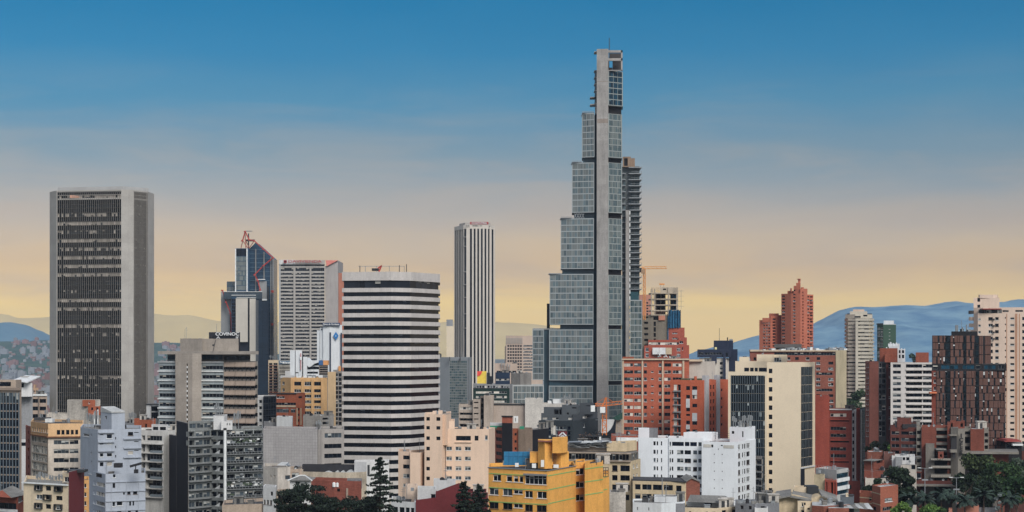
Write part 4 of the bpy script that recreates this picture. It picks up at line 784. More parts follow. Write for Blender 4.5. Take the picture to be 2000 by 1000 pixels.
# Colpatria
b = B('ribbed_tower', 'slender white tower of vertical ribs and dark strips with red crown sign', 1640, 926)
pts = [(887, 26), (905, 2), (918, -2), (954, -2), (967, 12)]
RIB = wall('rib_white', (202, 194, 182), .05, .1); RIB2 = wall('rib_grey', (176, 170, 162), .06, .12)
b.glassring('glazing', pts, 446, 790, glass('glass_ribbed', (22, 28, 36), (58, 64, 70), .3), 1.2, depth=34, pw=3)
b.ring('core', pts, 447, None, BLACK, ins=3, depth=34)
def pier(nm, x0, x1, d0, y0=445, y1=800, mat=RIB, dd=4): b.boxes(nm, [(x0, x1, y0, y1)], mat, d0, dd)
for i, x in enumerate((887, 890.5, 894, 897.5, 901, 904.5)): pier('rib', x, x + 2.5, 25 - i * 4.6, mat=RIB2 if i % 2 else RIB)
for x0, x1 in ((910.8, 917.7), (921.8, 925.2), (928.8, 932.2), (935.7, 939.2), (942.8, 946.3), (949.8, 953.2)): pier('rib', x0, x1, -3.2)
for x0, x1, d0 in ((956, 960.2, 1), (963.5, 966.8, 9)): pier('rib', x0, x1, d0)
b.ring('crown', pts, 439.5, 447, RIB, depth=34); b.ring('crown_top', [(897, 22), (908, 6), (952, 2), (958, 10)], 434, 439.4, RIB2, depth=22)
b.ring('base', pts, 801, None, RIB, depth=34)
b.box('sign_band', 918, 954, 433.5, 438.3, plain('sign_red', (150, 40, 40)), -2.5, .6); letters(b.o, 'COLPATRIA', 936, 435.9, 1637.2, 3.4, STEEL_W, 30, 'sign_lettering', .2, .02)
b.boxes('crown_vent', [(923, 927, 440.3, 441.6), (928, 932, 440, 441.8), (932.6, 934.4, 440.4, 441.6), (937.5, 941.5, 440.4, 441.4), (910.5, 911.8, 440, 442), (914, 915.2, 440, 441.6), (955, 957.5, 441, 442.4)], METAL_D, -2.4, .5)
b.boxes('spandrel', [(905.2, 910.6, y, y + 1.5) for y in (462, 480, 530, 555, 580, 612, 640)], RIB2, .5, 1)
b = B('apartment_building', 'cream slab with a grey cap peeping out left of the white ribbed tower', 1900, 880)
b.vol('wall', [(872, 0), (887, 0)], 637, wall('cream_slab', (220, 204, 176), .06, .1), depth=20, clutter=0, parapet=0); b.vol('cap', [(872, 0), (884.5, 0)], 624, wall('grey_block', (150, 152, 154)), bot=636.8, depth=20, clutter=0)
b = B('apartment_building', 'pinkish office block with window rows between the ribbed tower and the skyscraper', 1800, 1012)
PK2 = wall('pink_pale', (196, 174, 156), .08, .15)
b.vol('wall', [(988, 0), (1021, -3), (1060, 2)], 655.5, PK2, [(0, [(991 + 4.9 * i, 994.6 + 4.9 * i) for i in range(6)], rr(674, 5.9, 9, 3.4), 'band'), (1, [(1022, 1060)], rr(674, 5.9, 9, 3), 'bandg')], depth=34, clutter=0)
b.vol('side_step', [(986, 6), (989, 6)], 676, PK2, depth=20, clutter=0); b.strip('rib_screen', (988, 0), (1021, -3), [(989 + 3 * i, 990.4 + 3 * i, 660, 671) for i in range(11)], wall('rib_grey', (176, 170, 162)), .6)
b = B('office_building', 'low pale rooftop terrace block with antennas right of the ribbed tower', 1300, 985)
b.vol('wall', [(966, 0), (1010, 0)], 710, PK2, [(0, [(970, 1008)], [(724, 728)], 'bandmix')], depth=20, clutter=5); b.antennas([(980, 723, 706), (985, 723, 708), (991, 723, 710), (995, 723, 712)], -2, .2)
# grey glass office
b = B('office_building', 'blue grey glass office with a blank grey flank between striped and ribbed towers', 900, 890)
b.vol('wall', [(850, 4), (877, 0), (913, -2), (921, 6)], 698, wall('grey_blue', (136, 142, 146), .07, .12), [(1, [(878, 912)], rr(704.5, 5.1, 22, 4.3), 'curt2'), (2, [(914.5, 916)], [(702, 800)], 'slit')], depth=22, clutter=2)
b.antennas([(859, 698, 690), (861, 698, 691)], 3, .4, METAL_D, False); b.boxes('roof_fin', [(877.6, 879, 697, 705), (898, 899.4, 697, 705)], METAL_D, -3, 1)
# dark green office
b = B('office_building', 'dark green office with white spandrel strips and a rooftop billboard', 850, 955)
GRN = wall('dark_green', (28, 60, 54), .12, .15)
b.vol('wall', [(924, 0), (995, 0)], 758, GRN, [(0, [(929.5, 990)], rr(764, 9, 6, 4.6), 'wb')], depth=22, clutter=0)
b.vol('top_floor', [(924, -.4), (995.4, -.4)], 750.5, wall('grey_block', (150, 152, 154)), [(0, [(926 + 5.3 * i, 929.6 + 5.3 * i) for i in range(13)], [(753, 757.5)], ['wb', 'band', 'bandg'])], bot=758, depth=23, clutter=3)
b.box('billboard', 932, 950.3, 725, 749, plain('billboard_yellow', (226, 196, 76), .6), 3, 1); m = MB(); Y = 852.6; c = (X(932, Y), Z(725, Y)); R = 9.5 * Y / F; p = [(c[0], Y, c[1])] + [(c[0] + R * math.cos(-a * math.pi / 16), Y, c[1] + R * math.sin(-a * math.pi / 16)) for a in range(9)]; m.face(p[::-1]); m.face([(q[0], q[1] + .2, q[2]) for q in p]); m.build('billboard_disc', plain('billboard_red', (222, 70, 60), .6), b.o)
b.vol('dark_block', [(951, 2), (957, 2)], 728, wall('navy_grey', (40, 48, 56)), bot=751, depth=6, clutter=0, parapet=0); b.vol('dark_block', [(952, 3), (961, 3)], 735, wall('navy_grey', (40, 48, 56)), bot=751, depth=6, clutter=0, parapet=0)
b.vol('blue_room', [(967.5, 6), (996, 6)], 728, wall('navy_blue', (36, 58, 84)), [(0, [(969, 995)], [(740, 744)], 'wb')], bot=751, depth=8, clutter=1)
b = B('office_building', 'grey rooftop drum and block above the white gridded office wing', 880, 1018)
b.vol('wall', [(998, 2), (1016, -2), (1038, 4)], 729, wall('grey_rough', (142, 138, 132)), depth=16, clutter=5)
b = B('office_building', 'white gridded glass office wing in front of the skyscraper base', 880, 1030)
b.vol('wall', [(1001, -6), (1062, -6)], 751, wall('alu_light', (182, 186, 184), .08, .15), [(0, [(1003 + 8.3 * i, 1010.6 + 8.3 * i) for i in range(7)], rr(754, 13, 4, 11.4), 'curt')], depth=16, clutter=3); b.vol('side_pier', [(995, -5), (1001, -6)], 750, wall('grey_block', (150, 152, 154)), depth=12, clutter=0)
# ================================================================ SKYSCRAPER
b = B('glass_skyscraper', 'tallest stepped grey glass skyscraper with a bare concrete spine and rooftop mast', 960, 1165)
ALU = wall('alu_frame', (162, 170, 171), .06, .1); SPN = wall('concrete_spine', (166, 162, 157), .16, .3, tile=(8, 3.3), lines=.8); TEAL = wall('teal_recess', (50, 84, 98), .15, .1, rough=.3, tile=(3, 3.3), lines=.8, spec=.5)
def gblock(nm, x0, x1, y0, y1, n, cols, d0=2.0, d1=-1.0, dep=18, st='curt', part=''):
    pitch = (y1 - y0 - 1.5) / n; cw = (x1 - x0 - 2.0) / cols
    b.vol(nm, [(x0, d0), (x1, d1)], y0, ALU, [(0, [(x0 + 1.2 + cw * i, x0 + 1.2 + cw * (i + 1) - .45) for i in range(cols)], [(y0 + 1.8 + pitch * k, y0 + 1.8 + pitch * (k + 1) - 1.7) for k in range(n)], st)], bot=y1, depth=dep, parapet=0, clutter=0)
gblock('glass_block', 1136.5, 1161, 221, 307, 7, 3); gblock('glass_block', 1117, 1160.5, 317.5, 415, 8, 4); gblock('glass_block', 1095, 1160, 426.5, 525, 8, 6)
gblock('glass_block', 1073.5, 1159, 535, 634, 8, 8); gblock('glass_block', 1072.5, 1158.5, 643.5, 743, 8, 8); gblock('glass_block', 1040, 1062.5, 643.5, 742, 8, 2, 4, 2); gblock('glass_block', 1072, 1158, 753.5, 852, 8, 8)
for x0, x1, y0, y1, d0 in ((1139, 1161, 307, 317.5, 4), (1121, 1161, 415, 426.5, 4), (1098, 1160, 525, 535, 4), (1094, 1160, 634, 643.5, 4), (1073, 1159, 743, 753.5, 3), (1062.3, 1073, 643, 860, 6)):
    b.vol('recess', [(x0, d0), (x1, d0)], y0, TEAL, bot=y1, depth=12, parapet=0, clutter=0)
b.vol('recess_strip', [(1158, 6), (1167, 3)], 222, TEAL, depth=14, parapet=0, clutter=0)
b.vol('deck', [(1040, 5), (1094, 5)], 641, GCN, bot=643.6, depth=12, parapet=0, clutter=0); b.boxes('roof_slab', [(1072, 1098, 533.6, 535.2), (1095, 1120, 425, 426.7), (1117, 1138, 316, 317.6), (1137, 1160, 219.5, 221.2)], METAL, 1, 14)
b.vol('dark_shaft', [(1068, 10), (1074, 10)], 592, wall('slot_dark', (30, 38, 52)), bot=642, depth=8, parapet=0, clutter=0)
b.vol('spine', [(1165.5, -2), (1188, -3), (1189, 18)], 97, SPN, depth=None, parapet=0, clutter=0)
b.strip('spine_patch', (1165.5, -2), (1188, -3), [(1166.2, 1187.4, 233, 241.5), (1166.2, 1187.4, 160, 161)], wall('concrete_dark', (150, 138, 128), .2, .3), .04)  # rough darker patch; the thin upper strip paints a shading line
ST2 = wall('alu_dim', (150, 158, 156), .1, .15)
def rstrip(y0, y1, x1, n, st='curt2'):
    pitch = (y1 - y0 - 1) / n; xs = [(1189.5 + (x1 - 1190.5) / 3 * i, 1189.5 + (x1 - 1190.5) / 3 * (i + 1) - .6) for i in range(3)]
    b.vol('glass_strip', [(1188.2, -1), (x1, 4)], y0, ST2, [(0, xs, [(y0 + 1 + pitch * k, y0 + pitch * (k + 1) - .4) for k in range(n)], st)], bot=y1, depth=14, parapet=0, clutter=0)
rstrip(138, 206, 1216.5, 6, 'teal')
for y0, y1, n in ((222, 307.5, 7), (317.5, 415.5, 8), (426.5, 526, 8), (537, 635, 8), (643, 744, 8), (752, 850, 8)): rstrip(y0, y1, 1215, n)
for y0, y1 in ((206, 222), (307.5, 317.5), (415.5, 426.5), (526, 537), (635, 643), (744, 752)): b.vol('void_floor', [(1188.2, 3), (1213.5, 7)], y0, wall('void_dark', (40, 38, 40)), bot=y1, depth=9, parapet=0, clutter=0)
# open frame crown
b.boxes('crown_beam', [(1187, 1216, 98, 102.5), (1187, 1216, 113.5, 118.5), (1187, 1216.5, 136.5, 138.2), (1213, 1216, 98, 138)], SPN, -1, 1.6); b.boxes('crown_wall', [(1196.5, 1213, 119, 137), (1188.5, 1190, 119, 137), (1188.5, 1196, 132, 137), (1190, 1213, 104, 113)], wall('crown_dark', (78, 74, 72)), 5, 1)
b.boxes('side_slab', [(1161, 1167, y, y + 1.6) for y in (100, 137, 150, 163, 176, 189, 201)] + [(1153, 1167, 189, 190.6), (1153, 1167, 203, 205)], SPN, 2, 8); b.boxes('side_glass', [(1162, 1166, 138, 200)], plain('glass_side', (70, 84, 92), .2), 3, 7); b.boxes('side_post', [(1163, 1166, 205, 222)], SPN, 3, 6)
b.antennas([(1190, 98, 74)], 3, .22, METAL_D, False); b.boxes('roof_rail', [(1166, 1187, 95.6, 96.3), (1137, 1160, 217.5, 218.2), (1117, 1138, 314, 314.7), (1096, 1118, 423, 423.7)], METAL, 0, .3)
m = MB(); Y = 958
for x in range(1122, 1138, 5): m.bar((X(x, Y), Y + 3, Z(425, Y)), (X(x + 4, Y), Y + 3, Z(416, Y)), .2); m.bar((X(x + 4, Y), Y + 3, Z(425, Y)), (X(x, Y), Y + 3, Z(416, Y)), .2)
m.build('brace', METAL, b.o)
# rear tower of the same complex
b = B('balcony_tower', 'rear tower with stacked balcony slabs and brown roof box right behind the tallest skyscraper', 1010, 1235)
b.vol('roof_box', [(1216, 0), (1232, 0)], 306, wall('brown_concrete', (150, 126, 104), .2, .3), [(0, [(1219, 1226)], [(309, 324)], 'void')], bot=326, depth=10, parapet=0, clutter=0); b.vol('roof_box', [(1232, 0), (1240, 0)], 309, wall('brown_concrete', (150, 126, 104)), bot=326, depth=8, parapet=0, clutter=0)
b.vol('core', [(1215, 4), (1249, 2)], 324, wall('tower_core_grey', (120, 126, 126), .15, .2), [(0, [(1217, 1222), (1229, 1238), (1240, 1248)], rr(330, 11.9, 21, 9), ['curt2', 'curt2', 'curt'])], bot=585, depth=16, parapet=0, clutter=0)  # core walls in one mid grey
b.boxes('balcony_slab', [(1228 if y < 400 else 1230, 1253.5, y, y + 1.7) for y in [326 + 11.9 * i for i in range(21)]], METAL, -1, 18); b.boxes('balcony_rail', [(1232, 1253.3, y - 3.4, y - 3) for y in [337.9 + 11.9 * i for i in range(20)]] + [(1252.6, 1253.2, y - 3.4, y) for y in [337.9 + 11.9 * i for i in range(20)]], METAL, -1, .3)
b.boxes('side_slab', [(1215, 1222, y, y + 1.5) for y in [338 + 11.9 * i for i in range(20)]], METAL, 1, 3)
b.vol('pier', [(1222, -2), (1229.5, -2)], 411, SPN, depth=6, parapet=0, clutter=0); b.boxes('edge_panel', [(1229.2, 1231.2, 412 + 11.9 * i, 419 + 11.9 * i) for i in range(24)], FR_W, -2.4, .5)
b.vol('lower_glass', [(1230.5, -3), (1254, -3)], 586, ALU, [(0, [(1231.5, 1238.5), (1239, 1246), (1246.5, 1253)], rr(588, 12, 22, 10.4), 'curt2')], depth=18, parapet=0, clutter=0); b.vol('tarp', [(1231, 0), (1247, 0)], 570, plain('tarp_teal', (24, 66, 74), .8), bot=586, depth=14, parapet=0, clutter=0)
b.vol('dark_strip', [(1214, 2), (1222.5, 2)], 560, TEAL, depth=6, parapet=0, clutter=0)
# charcoal modern block
b = B('apartment_building', 'charcoal grey modern stepped block with a glazed front under the glass skyscraper', 640, 1095)
CHA = wall('charcoal_teal', (52, 62, 68), .1, .12); CHG = wall('charcoal_grey', (92, 98, 102), .08, .15); CHB = wall('charcoal_flank', (74, 80, 86), .08, .12)
b.vol('wall', [(1052, 0), (1119, -4), (1168, 20)], 821, CHA, [(0, [(1058, 1076), (1086, 1106), (1108.5, 1114)], [(832, 839), (841, 849), (850.5, 858)], ['wb', 'wg', 'navy']), (0, [(1076, 1085.5)], [(830, 849)], 'wb'), (0, [(1091, 1099)], [(832, 848)], 'navy'), (1, [(1139, 1142)], [(829, 836)], 'w')], depth=None, roof=ROOF_G, clutter=2)
b.vol('upper_floor', [(1057, 3), (1121, -1)], 810, CHG, [(0, [(1060, 1069), (1079, 1091), (1110, 1118)], [(815.5, 819.8)], 'wb')], bot=822, depth=14, clutter=0)
b.vol('flank_block', [(1119, -2), (1134, 5), (1167, 21)], 809, CHB, [(1, [(1138, 1149)], [(814.5, 819)], 'wb'), (1, [(1139, 1142)], [(829, 836)], 'w')], depth=14, clutter=0)
b.vol('penthouse', [(1062, 5), (1098, 3)], 797, CHG, [(0, [(1082, 1091), (1092, 1096)], [(800, 802), (800, 810)], 'void')], bot=811, depth=8, clutter=0); b.vol('penthouse', [(1097.5, 2), (1127, 1), (1131, 6)], 792, CHG, [(0, [(1117, 1126)], [(795.5, 798)], 'void'), (0, [(1107, 1111)], [(806, 810)], 'slit')], bot=811, depth=9, clutter=2); b.vol('penthouse', [(1131.5, 8), (1155, 9), (1160, 16)], 790, CHB, [(0, [(1145, 1154)], [(793, 795)], 'void')], bot=811, depth=9, clutter=0)
m = MB(); Y = 634
m.box(X(1089.5, Y), Y, Z(856, Y), X(1107.5, Y), Y + .4, Z(842.5, Y), 0)
for a, c in (((1091.5, 851.5), (1098.7, 844.8)), ((1098.7, 844.8), (1106, 851.5))): m.bar((X(a[0], Y), Y - .1, Z(a[1], Y)), (X(c[0], Y), Y - .1, Z(c[1], Y)), .28, 1)
for a, c in (((1093.5, 855), (1098.7, 850)), ((1098.7, 850), (1104, 855))): m.bar((X(a[0], Y), Y - .1, Z(a[1], Y)), (X(c[0], Y), Y - .1, Z(c[1], Y)), .22, 1)
m.box(X(1097, Y), Y - .1, Z(855.5, Y), X(1100.5, Y), Y, Z(852, Y), 1); m.build('sign_emblem', [MAR, STEEL_W], b.o)
b = B('shed', 'jumbled dark scaffold and scrap shelter beside the orange tower crane', 610, 1155)
m = MB(); r = random.Random(7); Y = 610
for i in range(60):
    x, y = r.uniform(1134, 1174), r.uniform(846, 862); m.bar((X(x, Y), Y + r.uniform(0, 5), Z(y, Y)), (X(x + r.uniform(-7, 7), Y), Y + r.uniform(0, 5), Z(y + r.uniform(-5, 5), Y)), .14, r.randint(0, 1))
for i in range(5): m.box(X(1135 + 8 * i, Y), Y, Z(864, Y), X(1136 + 8 * i, Y), Y + .3, Z(848, Y), 0)
m.box(X(1133, Y), Y, Z(853, Y), X(1175, Y), Y + 5, Z(852, Y), 0); m.box(X(1133, Y), Y + 5, Z(875, Y), X(1175, Y), Y + 5.2, Z(850, Y), 0); m.box(X(1170, Y), Y - .4, Z(861, Y), X(1174, Y), Y, Z(853, Y), 2)
m.build('frame', [METAL_D, plain('rust_brown', (108, 84, 70), .8), FR_W], b.o); b.vol('wall', [(1133, 1), (1176, 1)], 861, wall('grey_dirty', (132, 134, 138)), depth=8, clutter=0)
b = B('pavilion', 'small building with a white curved facade and dark green netting behind the orange crane', 650, 1195)
b.vol('wall', [(1172, 4), (1214, 4)], 846, wall('grey_dirty', (132, 134, 138)), depth=12, clutter=2)
mm = MB(); prof([(1174, 820), (1200.5, 820), (1198, 829), (1193, 838), (1185, 846), (1174, 846)], 648, 652, 0); mm.build('white_shell', WHT, b.o)
mm = MB(); prof([(1201, 819), (1203, 822), (1202, 849), (1184, 849), (1192, 841), (1198, 831)], 647.5, 653, 0); mm.build('dark_shell', wall('slot_dark', (30, 38, 52)), b.o)
mm = MB(); prof([(1195, 817), (1216, 805), (1216, 818), (1206, 821)], 654, 655, 0); mm.build('netting', plain('net_green', (34, 66, 58), .9), b.o); b.vol('back_wall', [(1201, 6), (1216, 6)], 818, wall('beige_dirty', (176, 158, 140)), depth=5, clutter=0)
# crane builder
def crane(name, label, Y, px, ybase, ytop, jib, cjib, jy, ys_, rmast=.9, top=None, mats=(ORANGE, FR_W)):
    g = ground(X(px, Y), Y); o = empty(name, (X(px, Y), Y, Z(ybase, Y)), label, 'crane')
    m = MB(); x = X(px, Y); z0, z1 = Z(ybase, Y), Z(jy, Y); n = max(4, int((z1 - z0) / (rmast * 2.2)))
    for sx in (-1, 1):
        for sy in (-1, 1): m.bar((x + sx * rmast, Y + sy * rmast, z0), (x + sx * rmast, Y + sy * rmast, z1), .16)
    for k in range(n):
        a, c = z0 + (z1 - z0) * k / n, z0 + (z1 - z0) * (k + 1) / n; s_ = 1 if k % 2 else -1
        for sy in (-1, 1): m.bar((x - s_ * rmast, Y + sy * rmast, a), (x + s_ * rmast, Y + sy * rmast, c), .1); m.bar((x - rmast, Y + sy * rmast, c), (x + rmast, Y + sy * rmast, c), .1)
        for sx in (-1, 1): m.bar((x + sx * rmast, Y - s_ * rmast, a), (x + sx * rmast, Y + s_ * rmast, c), .1)
    m.build('mast', mats[0], o)
    def lattice(nm, xa, xb, ya, yb, h):
        m = MB(); n = max(3, int(abs(X(xb, Y) - X(xa, Y)) / 2)); P_ = lambda t, k: Vector((X(xa + (xb - xa) * t, Y), Y + (0, -.6, .6)[k], Z(ya + (yb - ya) * t, Y) + (h if k == 0 else 0)))
        for k in range(3): m.bar(P_(0, k), P_(1, k), .13)
        for i in range(n):
            for k in (1, 2): m.bar(P_(i / n, k), P_((i + .5) / n, 0), .08); m.bar(P_((i + .5) / n, 0), P_((i + 1) / n, k), .08)
        m.build(nm, mats[0], o)
    lattice('jib', px, jib[0], jy, jib[1], 1.1); lattice('counter_jib', px, cjib[0], jy, cjib[1], .8)
    m = MB(); xc = X(cjib[0], Y); m.box(min(xc, xc - ys_), Y - .8, Z(cjib[1], Y) - 2.0, max(xc, xc - ys_), Y + .8, Z(cjib[1], Y) + .2); m.build('counterweight', METAL_D if top is None else mats[1], o)
    m = MB(); m.box(x - 1.6, Y - 1.6, z1 - 2.4, x + .2, Y - .95, z1 - .3); m.build('cab', mats[1], o)
    if top:
        m = MB(); m.bar((x - .6, Y, z1), (X(px + 3, Y), Y, Z(ytop, Y)), .25); m.bar((x + .8, Y, z1), (X(px + 3, Y), Y, Z(ytop, Y)), .2); m.bar((X(px + 3, Y), Y, Z(ytop, Y)), (X(cjib[0], Y), Y, Z(cjib[1], Y) + .8), .07); m.bar((X(px + 3, Y), Y, Z(ytop, Y)), (X(px + (jib[0] - px) * .6, Y), Y, Z(jy, Y) + 1), .07); m.build('apex', mats[0], o)
    return o
crane('tower_crane', 'orange lattice tower crane standing low in front of the skyscraper base', 640, 1180.5, 850, 776, (1216, 789), (1162, 793), 793, 1.5, .75, top=True)
crane('tower_crane', 'distant tower crane rising above the unfinished concrete frame, its jib against the yellow sky', 880, 1258.5, 625, 519, (1302, 524.5), (1253, 524), 525, 1.0, .5, mats=(plain('crane_ochre', (206, 138, 74), .6), plain('crane_dull', (150, 120, 90))))
# yellow building
b = B('apartment_building', 'bright yellow apartment block with green stripes in the foreground', 390, 1060)
YEL = wall('yellow_paint', (236, 170, 76), .14, .2); GST_ = plain('stripe_green', (134, 172, 100), .8)
b.vol('wall', [(954, 3), (1025, -3), (1069.5, -6), (1124.5, 10)], 915.5, YEL, [(0, [(963, 978.5), (989, 1000)], [(928, 940.5)], 'w'), (0, [(1003, 1012), (1014, 1021.5)], [(928.5, 940.5)], 'w'), (0, [(955.5, 973.5), (982, 1000.5)], [(954, 968)], 'wg'), (0, [(1003, 1020.8)], [(955.5, 963.5), (983, 990.5)], 'w'), (0, [(955.5, 973.5), (982, 1000.5)], [(981, 995)], 'wbr'),
     (1, [(1025.5, 1067.5)], [(926.5, 943)], 'w'), (1, [(1025, 1040.5), (1049, 1067.5)], [(956.5, 969.5)], 'w'), (1, [(1024.5, 1040.5), (1048, 1067.5)], [(983, 996)], 'wbr')], depth=16, roof=ROOF_D, clutter=2)
b.strip('green_stripe', (954, 3), (1025, -3), [(955, 1024.5, y, y + 1.8) for y in (925.5, 953, 980.5)], GST_, .06); b.strip('green_stripe', (1025, -3), (1069.5, -6), [(1025, 1069.2, y, y + 1.8) for y in (952.6, 980.2)], GST_, .06); b.strip('green_stripe', (1069.5, -6), (1124.5, 10), [(1070, 1124, y, y + 2) for y in (927.3, 954.5, 981.5)], GST_, .06, zref=386)
b.strip('awning', (1025, -3), (1069.5, -6), [(1025, 1068.5, 922.5, 926)], FR_G, .7); b.strip('roof_edge', (954, 3), (1025, -3), [(953.5, 1025, 913.6, 915.7)], METAL, .2); b.strip('roof_edge', (1025, -3), (1069.5, -6), [(1025, 1069.8, 914.6, 916.4)], METAL, .2); b.strip('roof_edge', (1069.5, -6), (1124.5, 10), [(1069.5, 1124.5, 914.8, 916.2)], METAL, .2)
b.vol('recess', [(1124, 13), (1142.5, 15)], 910, YEL, [(0, [(1125, 1141)], [(923, 936), (949.5, 962), (976, 988.5)], 'w')], depth=10, parapet=.4, clutter=0)
b.vol('rear_wing', [(1142, 9), (1178, 17)], 912, YEL, depth=12, clutter=1, roof=ROOF_D); b.vol('rear_step', [(1178, 18), (1190, 22)], 936, YEL, depth=8, clutter=0); b.strip('green_stripe', (1142, 9), (1178, 17), [(1142.3, 1177.6, y, y + 2) for y in (920.5, 946.5, 972.5)], GST_, .06); b.strip('green_stripe', (1178, 18), (1190, 22), [(1178.4, 1186, y, y + 1.8) for y in (943, 969)], GST_, .06)
m = MB(); Y = 404
for x in (1178.5, 1183, 1188): m.bar((X(x, Y), Y, Z(931, Y)), (X(x, Y), Y, Z(913, Y)), .07)
for y in (913, 919, 925, 931): m.bar((X(1178, Y), Y, Z(y, Y)), (X(1188.5, Y), Y, Z(y, Y)), .07)
m.build('iron_cage', METAL_D, b.o)
b.vol('tank_tower', [(1051, 6), (1064, 4), (1079, 5)], 862, YEL, bot=918, depth=4, parapet=0, roof=YEL, clutter=0); b.vol('tank_room', [(1079, 3), (1095, 2.5), (1108.5, 6)], 856.5, YEL, bot=886.5, depth=3, parapet=0, roof=YEL, clutter=0); b.vol('tank_room', [(1080, 6), (1095, 5), (1111, 7)], 887, YEL, bot=918, depth=5, parapet=0, roof=YEL, clutter=0); b.vol('tank_room', [(1035, 7), (1051, 7)], 887, YEL, bot=908, depth=4, parapet=0, roof=YEL, clutter=0)
b.box('door', 1056.5, 1063.5, 898.5, 912, FR_W, 4.2, .15); b.box('door_canopy', 1051, 1080, 861, 863, plain('rust', (120, 70, 60)), 3.6, 4)
m = MB(); Y = 394.5
for x in (1082, 1086): m.bar((X(x, Y), Y, Z(914, Y)), (X(x, Y), Y, Z(886, Y)), .05)
for k in range(10): m.bar((X(1082, Y), Y, Z(888 + 2.6 * k, Y)), (X(1086, Y), Y, Z(888 + 2.6 * k, Y)), .04)
m.build('ladder', METAL_D, b.o)
m = MB(); Y = 402; x0, x1 = X(984, Y), X(1050, Y); n = 66
for k in range(n):
    a, c = x0 + (x1 - x0) * k / n, x0 + (x1 - x0) * (k + 1) / n; o1, o2 = (.12, 0) if k % 2 else (0, .12)
    m.face([(a, Y - o1, Z(908, Y)), (c, Y - o2, Z(908, Y)), (c, Y - o2, Z(882, Y)), (a, Y - o1, Z(882, Y))]); m.face([(a, Y + .2 - o1, Z(882, Y)), (c, Y + .2 - o2, Z(882, Y)), (c, Y + .2 - o2, Z(908, Y)), (a, Y + .2 - o1, Z(908, Y))]); m.face([(a, Y - o1, Z(882, Y)), (c, Y - o2, Z(882, Y)), (c, Y + .2 - o2, Z(882, Y)), (a, Y + .2 - o1, Z(882, Y))])
for k in range(1, 7): xx = x0 + (x1 - x0) * k / 7; m.box(xx - .05, Y - .2, Z(908, Y), xx + .05, Y - .12, Z(882, Y), 1)
m.box(x0, Y - .19, Z(891, Y), x1, Y - .125, Z(890.4, Y), 1)
m.build('corrugated_screen', [wall('blue_sheet', (64, 146, 190), .18, .3, rough=.5), plain('rib_blue', (46, 112, 152))], b.o)
b.vol('roof_lip', [(982, 12), (1052, 12)], 907, ROOF_S, bot=916, depth=3, parapet=0, clutter=0); b.boxes('vent_box', [(1039, 1047, 906, 914), (1081, 1091, 908, 914)], FR_W, 1, 1.5); b.boxes('water_tank', [(1006, 1013, 905, 912)], FR_W, 3, 1.6); b.box('roof_hatch', 1153, 1166, 903, 908, METAL_D, 14, 2)
# beige building with glazed attic
b = B('apartment_building', 'beige block with a glazed attic storey behind the yellow apartments', 500, 1200)
BG2 = wall('beige_yellow', (210, 188, 150), .12, .3)
b.vol('wall', [(1100, 2), (1232, -4), (1251, 8)], 899, BG2, [(0, [(1195.5, 1206), (1211.5, 1230)], [(907.5, 919), (926.5, 937), (945, 955)], ['band', 'wd', 'wbr']), (0, [(1222, 1229), (1211.5, 1221)], [(964, 975)], 'wd'), (1, [(1236.5, 1239.5), (1243, 1246)], [(907, 915), (926, 934)], 'wg')], depth=None, parapet=0, clutter=0)
b.vol('attic', [(1100, 3), (1231, -3), (1246, 6)], 885, wall('attic_frame', (120, 112, 100), .2, .3), [(0, [(1110 + 6.6 * i, 1115.8 + 6.6 * i) for i in range(18)], [(886.5, 897.5)], ['wbr', 'band', 'bandg', 'w']), (1, [(1234, 1239), (1240, 1245)], [(887, 897)], 'bandg')], bot=899, depth=14, parapet=0, clutter=0)
b.strip('eave', (1100, 2), (1232, -4), [(1100, 1233, 882.5, 885), (1100, 1233, 898, 900)], wall('beige_dirty', (176, 158, 140)), .8)
b.vol('roof_room', [(1185, 6), (1222, 5), (1244, 12)], 867, BG2, bot=884, depth=8, clutter=2); b.vol('roof_room', [(1108, 8), (1186, 7)], 870, wall('beige_dirty', (176, 158, 140)), bot=884, depth=8, clutter=1)
m = MB(); r = random.Random(12); Y = 506
for i in range(46):
    x, y = r.uniform(1108, 1182), r.uniform(862, 874); w_ = r.uniform(1, 4); m.face([(X(x, Y), Y, Z(y + 1.5, Y)), (X(x, Y) + w_, Y - .3, Z(y + 1.5, Y) + r.uniform(-.2, .4)), (X(x, Y) + w_ + .4, Y + 3, Z(y - 1, Y)), (X(x, Y) + .3, Y + 3, Z(y - 1, Y) + r.uniform(-.2, .3))], r.choice([0, 0, 0, 1]))
m.build('roof_sheets', [ROOF_W, METAL], b.o)
b = B('warehouse', 'low red trimmed roof strip with white panels left of the large brick apartments', 560, 1220)
b.vol('wall', [(1194, 2), (1246, 0)], 851, wall('brick_red', (158, 86, 66)), depth=12, parapet=.2, clutter=2); b.box('roof_panel', 1204, 1246, 855, 862, FR_W, -1, 4); b.vol('lower_block', [(1175, 3), (1247, 2)], 860, wall('grey_dirty', (132, 134, 138)), depth=10, clutter=0)
b = B('house', 'stained white garden wall house below the beige attic block', 450, 1206)
b.vol('wall', [(1191, 0), (1222, -1)], 961, STN, depth=8, clutter=1, parapet=.3)
b = B('school_building', 'long two storey beige wing with ribbon windows and a bare brick gable end', 480, 1300)
b.vol('wall', [(1236, 1), (1340, -4)], 939.5, BG2, [(0, [(1254, 1272.5), (1275, 1294), (1296, 1314)], [(946, 956.5), (964.5, 975.5)], ['band', 'bandmix']), (0, [(1240, 1251)], [(946, 956.5), (964.5, 975.5)], 'bandmix'), (0, [(1320.5, 1331)], [(946.5, 958.5), (965.5, 977)], 'wd')], depth=16, parapet=0, roof=ROOF_D, clutter=0)
b.strip('roof_edge', (1236, 3), (1340, -4), [(1235, 1341, 937.5, 940)], ROOF_D, .5)
